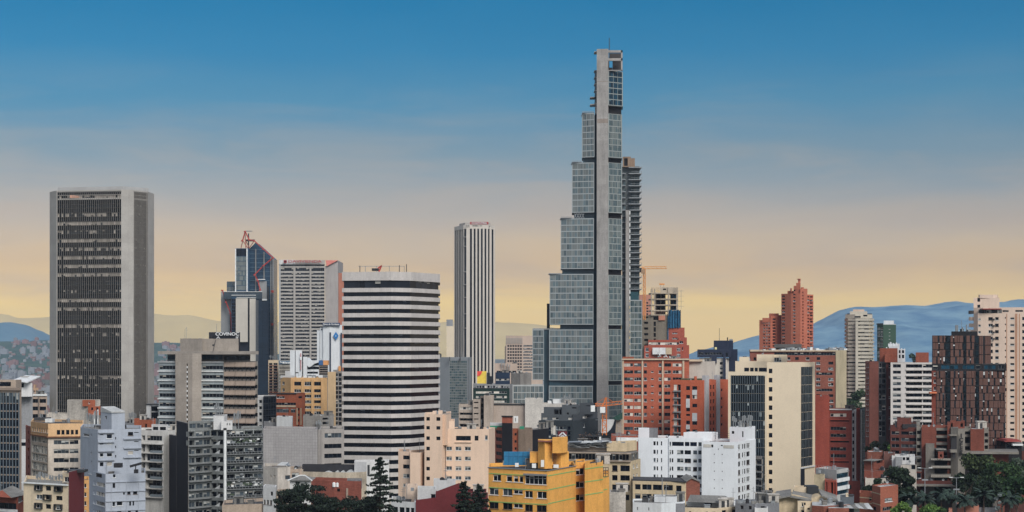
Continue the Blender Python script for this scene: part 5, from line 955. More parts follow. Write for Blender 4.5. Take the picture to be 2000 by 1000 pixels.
mm = MB(); Yg = 477; prof([(1340, 940), (1351, 934), (1367, 941), (1367, 1000), (1340, 1000)], 476.2, 490, 0); mm.build('brick_gable', wall('brick_old', (142, 84, 66), .3, .35, brick=True), b.o)
mm = MB(); prof([(1339.5, 940.2), (1351, 933), (1367.8, 940.5), (1367.8, 941.7), (1351, 934.6), (1339.5, 941.5)], 475.8, 490.5, 0); mm.build('roof', ROOF_S, b.o)
# white block
b = B('apartment_building', 'brilliant white angular apartment block with a blank windowless bay', 640, 1400)
WB = wall('white_bright', (226, 230, 233), .05, .12)
rw = rr(863.5, 16.2, 9, 8)
b.vol('wing', [(1206, 8), (1275, 4), (1307, 3)], 856, WB, [(1, [(1276.2, 1280.5), (1282.5, 1285.3), (1290.8, 1293.2)], [(863, 871)] + rw[1:], ['wg', 'slit', 'wd'])], depth=18, roof=ROOF_R, clutter=2)
b.vol('mid_bay', [(1306.5, 2.5), (1374, -1)], 856, WB, [(0, [(1307.5, 1310.5)], rw, 'wg'), (0, [(1312, 1315)], rw[1:], 'slit'), (0, [(1312.5, 1335.5)], rw[:1], 'navy'), (0, [(1337.5, 1346.5), (1348, 1361)], rw[:1], 'navy'), (0, [(1322, 1335), (1337, 1349.5)], rw[1:], ['wd', 'wg', 'wbr', 'wg']), (0, [(1353.5, 1361.5), (1363.5, 1370.5)], rw[1:], ['wg', 'wbr', 'wg']), (0, [(1363.5, 1370.5)], rw[:1], 'wg')], depth=16, roof=ROOF_R, clutter=1)
b.vol('wall', [(1370.5, -5), (1441, -10), (1476, 10)], 860.5, WB, [(0, [(1394, 1396), (1409.5, 1411.5)], rr(884, 16.4, 8, 2), 'slit'), (0, [(1389, 1393)], [(866.5, 872)], 'slit'), (0, [(1407.5, 1411.5)], [(866.5, 869)], 'slit'), (0, [(1402, 1404)], [(874, 876)], 'slit'), (1, [(1441.8, 1446), (1449.2, 1452), (1453.4, 1456.4), (1458, 1464.5)], rr(866, 16.3, 9, 9.5), ['wd', 'wg', 'wbr'])], depth=None, roof=ROOF_R, clutter=0)
b.strip('vent_panel', (1370.5, -5), (1441, -10), [(1374, 1389, 866, 872), (1413, 1433.5, 867, 873)], wall('panel_beige', (200, 196, 186)), .08)
b.vol('stair_tower', [(1425, 3), (1456, 0), (1475, 10)], 834.5, WB, [(0, [(1429, 1434)], [(842.5, 848)], 'wd'), (0, [(1449, 1452)], [(842.5, 854)], 'slit')], bot=866, depth=None, clutter=2)
b.vol('roof_house', [(1335, 4), (1391, 2), (1402, 8)], 845.5, WB, bot=862, depth=None, clutter=1, roof=ROOF_W); b.vol('roof_house', [(1247, 12), (1268, 11)], 840, WB, bot=858, depth=8, clutter=0); b.vol('roof_house', [(1268, 13), (1285, 13)], 840, wall('grey_dirty', (132, 134, 138)), bot=858, depth=6, clutter=0)
b.antennas([(1432, 834, 812), (1436, 834, 816), (1443, 834, 824), (1446, 834, 821), (1451, 834, 812), (1454, 834, 811), (1460, 834, 816), (1463, 834, 810), (1467, 834, 811)], 4, .18)
m = MB(); Y = 645; m.cyl(X(1446, Y), Y, Z(835, Y), Z(822, Y), .5); m.build('water_tank', FR_W, b.o)
m = MB()
for i, y in enumerate((845, 849, 853)): m.bar((X(1378, 645), 645, Z(y - 4, 645)), (X(1425, 641), 641, Z(y + 2, 641)), .05)
for x in (1392, 1395, 1398): m.bar((X(x, 645), 645, Z(858, 645)), (X(x, 645), 645, Z(844, 645)), .07)
m.build('cable', METAL_D, b.o)
b = B('apartment_building', 'thin stack of small glazed balconies stuck behind the white angular block', 655, 1481)
b.vol('wall', [(1474, 2), (1488.5, 0)], 894, wall('grey_grid', (142, 136, 130)), [(0, [(1475.5, 1487)], rr(897, 13.6, 9, 10), ['bandmix', 'loggia', 'bandg'])], depth=10, clutter=2); b.strip('slab', (1474, 2), (1488.5, 0), [(1474, 1489, y, y + 2) for y, _ in rr(907.5, 13.6, 8, 1)], METAL, .8)
# bottom houses in the middle right
b = B('house', 'row of low white plaster roofs along the bottom under the beige wing', 430, 1290)
b.vol('wall', [(1236, 0), (1292, -3), (1338, 2)], 981, WHC, [(0, [(1244, 1246), (1266, 1268)], [(990, 996)], 'slit')], depth=10, clutter=4, roof=ROOF_S, parapet=.4); b.vol('upper_room', [(1278, 5), (1322, 4)], 973, WHC, depth=6, clutter=2, roof=ROOF_S, parapet=.3); b.vol('side_room', [(1316, 0), (1338, 0)], 983.5, wall('grey_dirty', (132, 134, 138)), depth=5, clutter=0)
b = B('house', 'white house with a wide grey gable roof below the white angular block', 440, 1388)
b.vol('wall', [(1340, 2), (1412, -1), (1440, 6)], 981, WHC, [(0, [(1376, 1390)], [(982, 989)], 'wd'), (1, [(1415, 1421), (1424, 1431)], [(978, 986)], 'bandg')], depth=None, parapet=0, clutter=0); m = MB(); Y = 440
A = [(X(1341, Y), Y - 1, Z(979.5, Y)), (X(1411, Y), Y - 4, Z(980, Y)), (X(1419, Y), Y + 3, Z(970, Y)), (X(1352, Y), Y + 5, Z(969.5, Y)), (X(1441, Y), Y + 8, Z(983, Y))]; m.face([A[0], A[1], A[2], A[3]], 0); m.face([A[1], A[4], A[2]], 1); m.face([A[2], A[4], (X(1370, Y), Y + 14, Z(980, Y)), A[3]], 0)
m.build('roof', [ROOF_S, wall('gable_grey', (110, 112, 112))], b.o)
b.vol('lower_block', [(1335, -6), (1398, -8), (1450, -2)], 987, CR2, [(0, [(1346, 1350), (1378, 1383), (1391, 1398)], [(994, 1001)], 'wd'), (1, [(1410, 1418), (1430, 1440)], [(992, 999)], 'wd')], depth=8, clutter=3, roof=ROOF_S, parapet=.4)
b = B('house', 'grey sheds and white walls at the bottom between grey gable roof and twin gables', 425, 1480)
b.vol('wall', [(1436, 2), (1475, -1), (1522, 3)], 984, wall('grey_dirty', (132, 134, 138)), [(0, [(1446, 1452), (1462, 1468)], [(988, 995)], 'wd'), (1, [(1486, 1494)], [(989, 996)], 'wd')], depth=10, roof=ROOF_W, clutter=6, parapet=.3); b.vol('white_room', [(1474, -3), (1500, -3)], 990, WHT, depth=5, roof=ROOF_S, clutter=3, parapet=.3)
m = MB(); r = random.Random(19); Y = 426
for i in range(40):
    x, y = r.uniform(1438, 1515), 984; q = r.uniform(1, 9); m.box(X(x, Y), Y + q, Z(y, Y) - .6, X(x, Y) + r.uniform(.3, 1.4), Y + q + .7, Z(y, Y) + r.uniform(-.2, .7), r.randint(0, 2))
tag(m.build('roof_clutter', [METAL, ROOF_S, METAL_D], b.o), kind='stuff')
# ================================================================ RIGHT SIDE
b = B('apartment_building', 'wide orange brick apartment slab with beige pilasters beside the glass skyscraper', 760, 1290)
BR1 = wall('brick_orange_big', (184, 98, 70), .12, .15, brick=True); BR2 = wall('brick_bright', (196, 98, 64), .1, .12, brick=True); BEI = wall('beige_pilaster', (206, 184, 156), .1, .25)
rows = rr(709.5, 13.8, 12, 6.3)
b.vol('wall', [(1215.5, 0), (1346, -2)], 703, BR1, [(0, [(1219, 1236.5), (1238.5, 1252)], rows, ['bandg', 'bandmix', 'wb', 'w']), (0, [(1257.5, 1263.5), (1286.5, 1292)], rows, ['w', 'wd', 'wg']), (0, [(1297.5, 1310.5), (1314, 1331.5)], rows, ['wd', 'band', 'bandmix', 'wb']), (0, [(1271.5, 1276.5)], [(a + 1.2, a + 4) for a, _ in rows[1:]], 'w')], depth=20, clutter=4)
b.strip('pilaster', (1215.5, 0), (1346, -2), [(1215.5, 1218.3, 703, 880), (1253.3, 1256.2, 703, 880), (1293, 1296, 703, 880), (1333, 1336.5, 703, 742)], BEI, .5)
b.vol('roof_slab', [(1214.5, -1), (1347, -3)], 700.5, BEI, bot=703, depth=22, parapet=0, clutter=3); b.vol('end_block', [(1346, 4), (1397, 3)], 706, wall('grey_beige_plain', (196, 188, 176), .08, .2), depth=16, clutter=1); b.vol('roof_slab', [(1346, 2), (1372, 2)], 702, BEI, bot=706, depth=18, parapet=0, clutter=0)
b.vol('roof_house', [(1216, 6), (1238, 5)], 697, BRK, bot=702, depth=6, clutter=0)
b = B('apartment_building', 'brighter orange brick block with grey balcony column and planted roof before the wide slab', 730, 1350)
rows2 = [(754 + 13.6 * i, 761 + 13.6 * i) for i in range(7)]
b.vol('wall', [(1309, 1), (1373, -5), (1424, 14)], 742, BR2, [(0, [(1316, 1322.5)], [(751 + 13.6 * i, 762.5 + 13.6 * i) for i in range(8)], 'wb'), (0, [(1323, 1329.5)], [(751 + 13.6 * i, 762.5 + 13.6 * i) for i in range(8)], 'loggia'), (0, [(1340, 1347.5)], [(754, 761.5), (771, 778), (796, 803), (808, 812), (821, 828), (838, 845)], 'wd'), (0, [(1352, 1361.5)], [(754, 761), (771.5, 778.5), (788, 795), (822, 829), (838, 845)], ['wd', 'wd', 'wb']), (1, [(1387, 1389.5), (1392.5, 1395)], [(752 + 14 * i, 760 + 14 * i) for i in range(7)], 'wd'), (1, [(1408, 1411)], [(760 + 17 * i, 765 + 17 * i) for i in range(5)], 'wd')], depth=None, roof=ROOF_D, clutter=3)
b.strip('white_panel', (1309, 1), (1373, -5), [(1340, 1347.3, 778.5, 796), (1352, 1361.5, 761.2, 771), (1352, 1361.5, 806, 822), (1340, 1347.3, 829, 838)], wall('panel_white', (206, 208, 208)), .1)
b.strip('balcony_slab', (1309, 1), (1373, -5), [(1315.5, 1330, 762.6 + 13.6 * i, 765 + 13.6 * i) for i in range(7)], FR_G, .7)
b.strip('white_pier', (1373, -5), (1424, 14), [(1375.5, 1382.5, 733, 880), (1398.5, 1404, 733, 880)], wall('pier_grey', (186, 186, 188)), .6, back=1)
b.vol('roof_planter', [(1330, 5), (1375, 2)], 739.5, plain('planter_green', (66, 78, 50), .9, var=.5), bot=743, depth=4, parapet=0, clutter=0); b.box('chimney', 1356.5, 1361, 735, 743, BR2, 2, 2)
# navy topped block
b = B('apartment_building', 'navy blue topped apartment tower with cream lower walls and a thin mast', 850, 1400)
NVB = wall('navy_paint', (36, 50, 78), .12, .15, rough=.6); CRP = wall('cream_pale', (212, 204, 190), .08, .2)
rows = rr(707, 9.4, 14, 5.2)
b.vol('wall', [(1366, 1), (1417, 0), (1429, 4)], 700, CRP, [(0, [(1381, 1387), (1391, 1397), (1406, 1411.5)], rows, ['wd', 'bandg', 'wd']), (0, [(1371, 1376)], rows[3:], 'wd')], depth=20, clutter=0)
b.vol('upper_floor', [(1362, 0), (1428, -1)], 682.5, NVB, [(0, [(1364, 1374), (1376, 1410)], [(688.5, 693)], 'bandmix'), (0, [(1415, 1422)], [(689, 696)], 'wd')], bot=698, depth=20, clutter=0); b.vol('navy_pier', [(1412.5, -2), (1417.5, -2)], 690, NVB, depth=3, parapet=0, clutter=0); b.vol('navy_box', [(1386, -1.5), (1400, -1.5)], 697, NVB, bot=709, depth=3, parapet=0, clutter=0)
b.vol('top_block', [(1394, 2), (1424, 1), (1432, 4)], 665, NVB, bot=684, depth=12, clutter=1); b.vol('side_block', [(1424, 2), (1440.5, 1)], 682, NVB, depth=18, clutter=0)
b.antennas([(1405, 666, 641)], 5, .1, METAL_D, False); b.antennas([(1421, 666, 659)], 5, .3, METAL_D, False); b.box('roof_vent', 1425, 1431, 662, 666, METAL, 5, 1); b.box('niche', 1396, 1400, 678, 683, plain('niche_yellow', (214, 206, 150)), 1.8, .3)
# construction
b = B('construction_building', 'unfinished concrete frame tower with blue netting above terraced brick floors', 900, 1295)
RCN = wall('raw_concrete', (182, 168, 148), .18, .3); BLK_ = wall('block_wall', (142, 132, 116), .12, .25, tile=(.6, .4), lines=.85)
b.boxes('frame_slab', [(1271, 1324.5, y, y + 2.2) for y in (571.5, 583, 594.5, 605.5, 614)], RCN, -1, 16); b.boxes('frame_column', [(x, x + 3.2, 561 if x > 1285 else 564, 615) for x in (1271, 1277, 1304.5, 1321)], RCN, -.8, 1); b.boxes('frame_column', [(x, x + 2, 572, 615) for x in (1281, 1290, 1298, 1312)], RCN, 8, 1)
b.vol('top_wall', [(1290, 0), (1313, 0), (1322, 6)], 561, RCN, [(0, [(1295, 1301)], [(563.5, 566.5)], 'void')], bot=572, depth=10, clutter=0); b.vol('rear_wall', [(1280, 12), (1300, 12)], 574, wall('void_dark', (40, 38, 40)), bot=614, depth=2, parapet=0, clutter=0); b.vol('rear_wall', [(1309, 6), (1322, 6)], 573, wall('rear_brown', (84, 80, 74)), [(0, [(1310, 1315), (1316, 1321)], [(575, 582), (587, 594), (598, 606)], 'teal')], bot=614, depth=2, parapet=0, clutter=0)  # rear walls: one near black, one dark brown
b.boxes('scaffold', [(1323, 1336, y, y + .5) for y in (568, 578, 588, 598)] + [(1330, 1330.6, 566, 604)], METAL, -1, .3); b.boxes('rebar', [(1272 + 2.4 * i, 1272.5 + 2.4 * i, 561.5, 571) for i in range(8)], plain('rebar_brown', (120, 90, 76), .8), 1, .2); b.boxes('orange_hood', [(1288, 1298, 553.5, 556.5)], plain('crane_ochre', (206, 138, 74)), 3, 1); b.boxes('hood_post', [(1290, 1290.6, 556, 562), (1296, 1296.6, 556, 562)], METAL, 3, .3)
b.vol('wall', [(1254, 2), (1276, 0), (1306, -1)], 615.5, BLK_, [(0, [(1257.5, 1266)], rr(617, 11.2, 6, 4.4), 'void'), (1, [(1275.5, 1286)], [(616.5, 625)], 'void'), (1, [(1276.5, 1281)], [(628, 637), (639, 648), (650, 658), (661, 664)], 'void')], depth=18, clutter=0)
b.boxes('brick_panel', [(1286.5, 1299, 616.5, 625.5)], wall('brick_panel', (196, 130, 104), .2, .3), -1.4, .3); b.boxes('rebar', [(1271 + 4 * i, 1271.6 + 4 * i, 608, 616) for i in range(10)], plain('rebar_brown', (120, 90, 76)), -1, .2)
m = MB(); r = random.Random(5); Y = 897; n = 14
pf = [(X(1306 + 23.5 * k / n, Y), Y + .7 * math.sin(k * 2.1) + .3 * r.random()) for k in range(n + 1)]
for k in range(n):
    for j in range(6):
        y0, y1 = (606 + r.uniform(-1, 1) if j == 0 else 606 + 5.8 * j), 606 + 5.8 * (j + 1); m.face([(pf[k][0], pf[k][1], Z(y1, Y)), (pf[k + 1][0], pf[k + 1][1], Z(y1, Y)), (pf[k + 1][0], pf[k + 1][1], Z(y0, Y)), (pf[k][0], pf[k][1], Z(y0, Y))])
m.build('netting', plain('net_blue', (34, 92, 124), .8, var=.5), b.o); b.vol('netted_block', [(1306.5, 0), (1329, 0)], 607, wall('void_dark', (40, 38, 40)), bot=641, depth=12, parapet=0, clutter=0); b.boxes('net_post', [(1304, 1306.4, 618, 664)], plain('net_blue', (34, 92, 124)), -2, .5)
BR3 = wall('brick_terrace', (174, 88, 68), .14, .2, brick=True)
b.vol('brick_terrace', [(1305.8, -2), (1337, -3)], 640, BR3, [(0, [(1313, 1323)], [(649.5, 652), (659.5, 662)], 'w')], depth=16, clutter=0); b.vol('brick_terrace', [(1325, -4), (1341.5, -4)], 659, BR3, [(0, [(1327, 1334)], [(666, 671), (678, 684)], 'w')], depth=14, clutter=0); b.vol('brick_terrace', [(1331, -2.5), (1346, -2.5)], 674, BR3, [(0, [(1340, 1341.5)], [(678, 700)], 'slit')], depth=12, clutter=0)
b.vol('brick_terrace', [(1266, -5), (1327, -6)], 664, BR3, [(0, [(1267, 1326)], [(668.5, 673.5)], 'wb')], depth=12, clutter=1); b.vol('brick_terrace', [(1258, -7), (1332, -8)], 675, BR3, [(0, [(1261, 1267)], [(679, 686), (690, 697)], 'wg'), (0, [(1322, 1329)], [(679.5, 685.5), (691, 697)], 'wg')], depth=12, clutter=3)
b.boxes('hoarding', [(1274.5, 1287, 679, 692), (1287.6, 1300, 679, 692)], STEEL_W, -9, .3); b.boxes('hoarding', [(1300.6, 1312, 679, 692)], wall('tan_pale', (200, 180, 150)), -8.8, .3)
m = MB(); r = random.Random(6); Y = 890
for i in range(14): x, y = r.uniform(1276, 1316), r.uniform(693, 699); m.bar((X(x, Y), Y, Z(y, Y)), (X(x + r.uniform(-5, 5), Y), Y + 1, Z(y + r.uniform(-3, 2), Y)), .25, r.randint(0, 1))
tag(m.build('site_clutter', [FR_W, METAL_D], b.o), kind='stuff')
b = B('apartment_building', 'hazy salmon block seen between the crane mast and the unfinished concrete frame', 1200, 1262)
b.vol('wall', [(1246, 0), (1271, 0)], 575.5, wall('salmon_block', (190, 132, 110), .08, .15), [(0, [(1262.5, 1266)], rr(590, 5.5, 14, 3), 'wd')], depth=20, clutter=0)
# cream tower
b = B('office_tower', 'cream tower with a dark patchwork glass front and a blank wall facing the viewer', 700, 1500)
CRT = wall('cream_tower', (226, 208, 178), .05, .03)
GPW = glass('glass_patchwork', (14, 20, 26), (188, 196, 194), .14, rough=.08, drop=6); STYLES['patch'] = (GPW, None, .72, .25, 0, 1)
ysg = rr(733.5, 17.6, 15, 17.4)
b.vol('front_frame', [(1422, 3), (1498.5, -2)], 726.5, CRT, [(0, [(1427, 1494)], ysg, 'patch')], depth=20, clutter=0)
b.strip('glass_fin', (1422, 3), (1498.5, -2), [(1427.5 + 4.45 * i, 1428.9 + 4.45 * i, 733, 1000) for i in range(15)], plain('fin_slate_dark', (74, 84, 90), .4), .04); b.strip('floor_line', (1422, 3), (1498.5, -2), [(1427, 1494, y - .4, y + .5) for y, _ in ysg[1:]], METAL_D, -.15, back=.3)
b.vol('set_back', [(1436, 9), (1500, 5)], 706, CRT, [(0, [(1453.5, 1463), (1465, 1472), (1474, 1480), (1482, 1497.5)], [(718.5, 726)], 'navy')], depth=16, clutter=0)
b.vol('wall', [(1498, -1), (1563.5, -4.5), (1592, 10)], 707.5, CRT, [(0, [(1501.5, 1508.5)], rr(720, 17.9, 15, 9), 'navy'), (1, [(1564.5, 1587.5)], [(716.5 + 17.7 * i, 733.7 + 17.7 * i) for i in range(11)], 'patch2')] if STYLES.setdefault('patch2', (glass('glass_dim_strips', (40, 48, 50), (84, 90, 90), .3, drop=6), None, .8, .15, 0, 1)) else [], depth=None, clutter=2)
b.strip('glass_fin', (1563.5, -4.5), (1592, 10), [(1566 + 3.1 * i, 1566.7 + 3.1 * i, 717, 911) for i in range(7)], plain('fin_slate_dark', (74, 84, 90)), .05); b.strip('sill_beam', (1563.5, -4.5), (1592, 10), [(1563.5, 1590, 911.5, 914)], STEEL_W, .5); b.vol('lower_glass', [(1564, -4.6), (1585, 7)], 914.5, wall('slot_dark', (30, 38, 52)), [], depth=4, parapet=0, clutter=0)
b.vol('penthouse', [(1478, 8), (1512, 6)], 692.5, CRT, bot=710, depth=10, clutter=2); b.vol('penthouse', [(1510.5, 7), (1537.5, 6)], 693, CRT, [(0, [(1512, 1526)], [(698.5, 707)], 'wg')], bot=710, depth=9, clutter=0); b.vol('roof_room', [(1444, 18), (1464, 17)], 697.5, CRT, bot=716, depth=8, clutter=1); b.vol('roof_room', [(1437, 12), (1452, 11)], 718, CRT, bot=728, depth=6, clutter=0)
b.vol('base', [(1484, -3), (1510, -4)], 956, wall('base_dark', (70, 62, 58)), [(0, [(1486, 1508)], [(962, 985)], 'void')], depth=6, clutter=1)
# brick slab behind
b = B('apartment_building', 'brown brick apartment slab with tan concrete end wall behind the cream tower', 800, 1570)
BRB = wall('brick_brown', (150, 88, 70), .18, .2, brick=True); TAN = wall('tan_concrete', (196, 180, 146), .15, .3)
wd = [(706.5, 712), (717.5, 722.5), (738, 743.5), (748, 753.5), (770, 775), (780.5, 786), (791, 797)]
b.vol('wall', [(1465, 2), (1632, -2), (1653, 14)], 684.5, BRB, [(0, [(1594, 1602), (1618, 1627.5)], wd, ['w', 'wd', 'wg']), (0, [(1594, 1626)], [(727.5, 732.5), (759, 764)], 'bandmix'), (0, [(1538, 1543.5), (1553, 1560), (1574, 1581), (1595, 1602)], [(697.5, 703)], ['w', 'wd']), (0, [(1512, 1640)], [(688.5, 694)], 'bandmix'), (0, [(1472, 1477)], [(698, 704)], 'wd')], depth=20, clutter=4)
b.vol('end_wall', [(1632.3, -2.4), (1653.4, 13.6)], 683.5, TAN, depth=2, parapet=0, clutter=0); b.strip('roof_slab', (1465, 2), (1632, -2), [(1465, 1633, 683, 686.5)], BEI, .7, back=18)
b.vol('roof_house', [(1512, 6), (1566, 5)], 672, wall('roof_grey_metal', (96, 96, 96), .15, .2), bot=679, depth=10, parapet=0, clutter=0); b.vol('roof_house', [(1514, 7), (1572, 6)], 678.9, METAL_D, bot=686, depth=9, parapet=0, clutter=0); b.vol('roof_house', [(1464, 5), (1482, 4)], 685, wall('rose_brick', (160, 84, 78)), bot=700, depth=6, clutter=0)
m = MB(); r = random.Random(16); Y = 694
for i in range(24): x = r.uniform(1490, 1650); w_ = r.uniform(.5, 2.2); m.box(X(x, Y), Y + r.uniform(0, 6), Z(684, Y), X(x, Y) + w_, Y + 8, Z(684, Y) + r.uniform(.3, 1.2), r.randint(0, 1))
tag(m.build('roof_clutter', [FR_W, METAL], b.o), kind='stuff')
# red brick office block
b = B('apartment_building', 'red brick block with blank shaft, ribbon windows and glass edge, right of the cream tower', 720, 1640)
RBK = wall('brick_red_deep', (176, 84, 66), .12, .18, brick=True); RB2 = wall('brick_red_darker', (156, 76, 62), .14, .25, brick=True)  # two red bricks, the second somewhat darker
b.vol('brick_shaft', [(1588, -2), (1620, -5)], 773.5, RBK, depth=18, clutter=1)
b.vol('wall', [(1619.5, 2), (1664, 0)], 800, RB2, [(0, [(1622, 1653)], [(807.5, 814)], 'wb'), (0, [(1622, 1652.5)], [(834, 840.5), (847.5, 854), (874, 880.5), (887.5, 894)], 'bandmix'), (0, [(1622, 1658)], [(821.5, 823.5), (861, 864.5), (901, 904)], 'void')], depth=20, clutter=5, roof=ROOF_W)
b.strip('ledge', (1619.5, 2), (1664, 0), [(1620, 1664, 798.5, 801)], FR_W, .4); b.strip('brick_sill', (1619.5, 2), (1664, 0), [(1621, 1659, y, y + 2) for y in (818.6, 859, 899)], RBK, .5)
b.vol('glass_edge', [(1664, -.5), (1672.5, 0)], 803, wall('pier_grey', (186, 186, 188)), [(0, [(1665, 1668.5)], rr(807, 13.4, 12, 7), 'navy')], depth=18, clutter=0); b.vol('brick_fin', [(1672.5, -1), (1679.5, 1)], 799.5, RBK, depth=16, clutter=0)
b.vol('glass_side', [(1679.5, 1), (1692, 12)], 801, wall('alu_grey_blue', (110, 122, 130)), [(0, [(1680, 1691.5)], rr(803, 13.2, 13, 12), 'curt2'), ], depth=8, clutter=0); b.boxes('edge_fin', [(1670.4, 1671.2, 802, 975), (1681.6, 1682.4, 800, 975)], FR_W, -1.6, .4)
b.vol('brick_base', [(1619, -3), (1680, -4)], 938, RB2, [(0, [(1657, 1663), (1640, 1650)], [(946, 954), (963, 972)], 'wd')], depth=8, clutter=2)
b = B('apartment_building', 'small modern white and teal banded house beneath the red brick block', 480, 1632)
b.vol('wall', [(1593, 4), (1634, -4), (1657, 4)], 916, wall('grey_pale', (186, 186, 182), .1, .25), [(1, [(1634.2, 1656.5)], [(923.5, 933), (940.5, 948.5), (956.5, 964.5)], 'teal'), (0, [(1596, 1605)], [(919, 925)], 'void')], depth=None, clutter=3, roof=ROOF_W)
b.strip('white_band', (1634, -4), (1657, 4), [(1634, 1657.4, 933.2, 940.3), (1634, 1657.4, 948.7, 956.3)], FR_W, .3); b.strip('roof_rail', (1593, 4), (1634, -4), [(1593, 1634, 909.5, 910.1)] + [(1594 + 5 * i, 1594.4 + 5 * i, 909.5, 916) for i in range(8)], plain('pink_rail', (190, 130, 120)), .1); b.box('condenser', 1598, 1604, 918, 924, METAL, -1.5, 1)
b.vol('front_room', [(1611, -6), (1634, -8)], 934, RBK, [(0, [(1613, 1616), (1622, 1627), (1629, 1632)], [(938, 962)], 'void')], depth=5, clutter=0, roof=ROOF_S, parapet=.2); b.vol('tan_wall', [(1590, -4), (1611, -5)], 925, TAN, depth=4, clutter=0)
b = B('house', 'beige rendered house with stained twin gables at the bottom under the cream tower', 430, 1570)
mm = MB(); prof([(1515, 971), (1547, 966), (1560, 968), (1584, 974), (1600, 968), (1610, 967.5), (1634, 977), (1634, 1020), (1515, 1020)], 430, 442, 0); mm.build('wall', wall('beige_gable', (204, 184, 150), .15, .45), b.o)
b.vol('cream_bay', [(1558, -3), (1583, -4)], 976, CR2, [(0, [(1565.5, 1569), (1569.6, 1573.5)], [(979, 987)], 'w'), (0, [(1565, 1571)], [(994, 1002)], 'wd')], depth=4, parapet=0, clutter=0); b.vol('beige_bay', [(1571, -5), (1588, -5)], 984, CR2, [(0, [(1577, 1582)], [(988.5, 992)], 'wd')], depth=4, parapet=.2, clutter=0)
mm = MB(); Y = 429
for p in (((1543, 969), (1584, 976), (1604, 967), (1566, 963)), ((1604, 967), (1636, 979), (1650, 974), (1614, 962)), ((1514, 972.5), (1545, 967), (1560, 963), (1530, 967))):
    a = [(X(p[0][0], Y), Y - .6, Z(p[0][1], Y)), (X(p[1][0], Y), Y - .6, Z(p[1][1], Y)), (X(p[2][0], Y), Y + 12, Z(p[2][1], Y)), (X(p[3][0], Y), Y + 12, Z(p[3][1], Y))]; mm.face(a); mm.face([(q[0], q[1], q[2] - .3) for q in a[::-1]]); [mm.face([(a[i][0], a[i][1], a[i][2] - .3), (a[(i + 1) % 4][0], a[(i + 1) % 4][1], a[(i + 1) % 4][2] - .3), a[(i + 1) % 4], a[i]]) for i in range(4)]
mm.build('roof', ROOF_S, b.o)
b.vol('tank_room', [(1551, 8), (1575, 7)], 956, CR2, depth=5, clutter=1); b.box('water_tank', 1577, 1599, 950, 966, plain('tank_black', (30, 34, 38), .7), 6, 5)
b = B('house', 'low brick sheds with corrugated roofs and a grey tank right of the gabled house', 420, 1640)
b.vol('wall', [(1586, 0), (1609, -2), (1660, 3)], 987, wall('brick_old', (142, 84, 66)), depth=10, clutter=3, roof=ROOF_W, parapet=0); b.vol('brick_room', [(1618, -3), (1658, -3)], 990, wall('brick_old', (142, 84, 66)), depth=6, clutter=2, roof=ROOF_W, parapet=0); b.vol('grey_tank_room', [(1641, 4), (1668, 3)], 973, wall('slate_blue', (104, 112, 118)), depth=6, clutter=1); b.vol('cream_tank', [(1652, 6), (1657, 6)], 967, CR2, bot=975, depth=2, parapet=0, clutter=0)
m = MB(); r = random.Random(31); Y = 421
for i in range(9): x = 1618 + 9 * i; m.face([(X(x, Y), Y - 3, Z(991 + r.uniform(-1, 1), Y)), (X(x + 11, Y), Y - 3, Z(992 + r.uniform(-1, 1), Y)), (X(x + 12, Y), Y + 4, Z(986 + r.uniform(-1, 1), Y)), (X(x + 1, Y), Y + 4, Z(986 + r.uniform(-1, 1), Y))], i % 2)
m.build('roof_sheets', [ROOF_W, ROOF_S], b.o)
# Torres del Parque-like brick towers
b = B('brick_tower', 'tall terraced salmon brick tower with a single chimney against the mountain', 1000, 1557)
SBK = wall('salmon_brick', (188, 108, 82), .1, .15, brick=True)
rows = rr(574, 6.1, 18, 2.6)
b.vol('wall', [(1526, 4), (1545, -2), (1563, -5)], 573.5, SBK, [(0, [(1527, 1533)], rr(577, 6.1, 18, 2.6), ['w', 'wd']), (1, [(1549, 1553.5)], rows, ['wd', 'wd', 'w'])], depth=26, clutter=0)
b.vol('step_block', [(1563, -5), (1577, -1)], 564, SBK, [(0, [(1567, 1569.5)], rr(570, 6.1, 19, 3.4), 'void')], depth=24, clutter=0); b.vol('step_block', [(1576, 0), (1588.5, 5)], 575, SBK, [(0, [(1576.5, 1580.5), (1582, 1587.5)], rr(578, 6.1, 18, 3), ['void', 'wd', 'w'])], depth=22, clutter=0)
b.vol('step_block', [(1538, 2), (1552, 0)], 568, SBK, bot=580, depth=12, clutter=0); b.vol('step_block', [(1550, -2), (1563, -4)], 558.5, SBK, [(0, [(1549, 1553.5)], [(566, 569)], 'wd')], bot=580, depth=14, clutter=0); b.vol('step_block', [(1555, -3), (1563.5, -4)], 553, SBK, bot=566, depth=10, clutter=0)
b.vol('chimney', [(1558.5, -1), (1563.5, -1)], 545, SBK, bot=566, depth=4, parapet=0, clutter=0); b.boxes('chimney_cap', [(1558, 1564, 544.3, 545.4), (1545, 1547, 563, 570), (1566, 1570, 561, 566)], SBK, -2, 3); b.boxes('balcony', [(1580, 1588, 583 + 12.2 * i, 585.4 + 12.2 * i) for i in range(9)], SBK, 1.5, 3)
b = B('brick_tower', 'lower terraced salmon brick tower stepping up to the taller chimney tower', 1010, 1505)
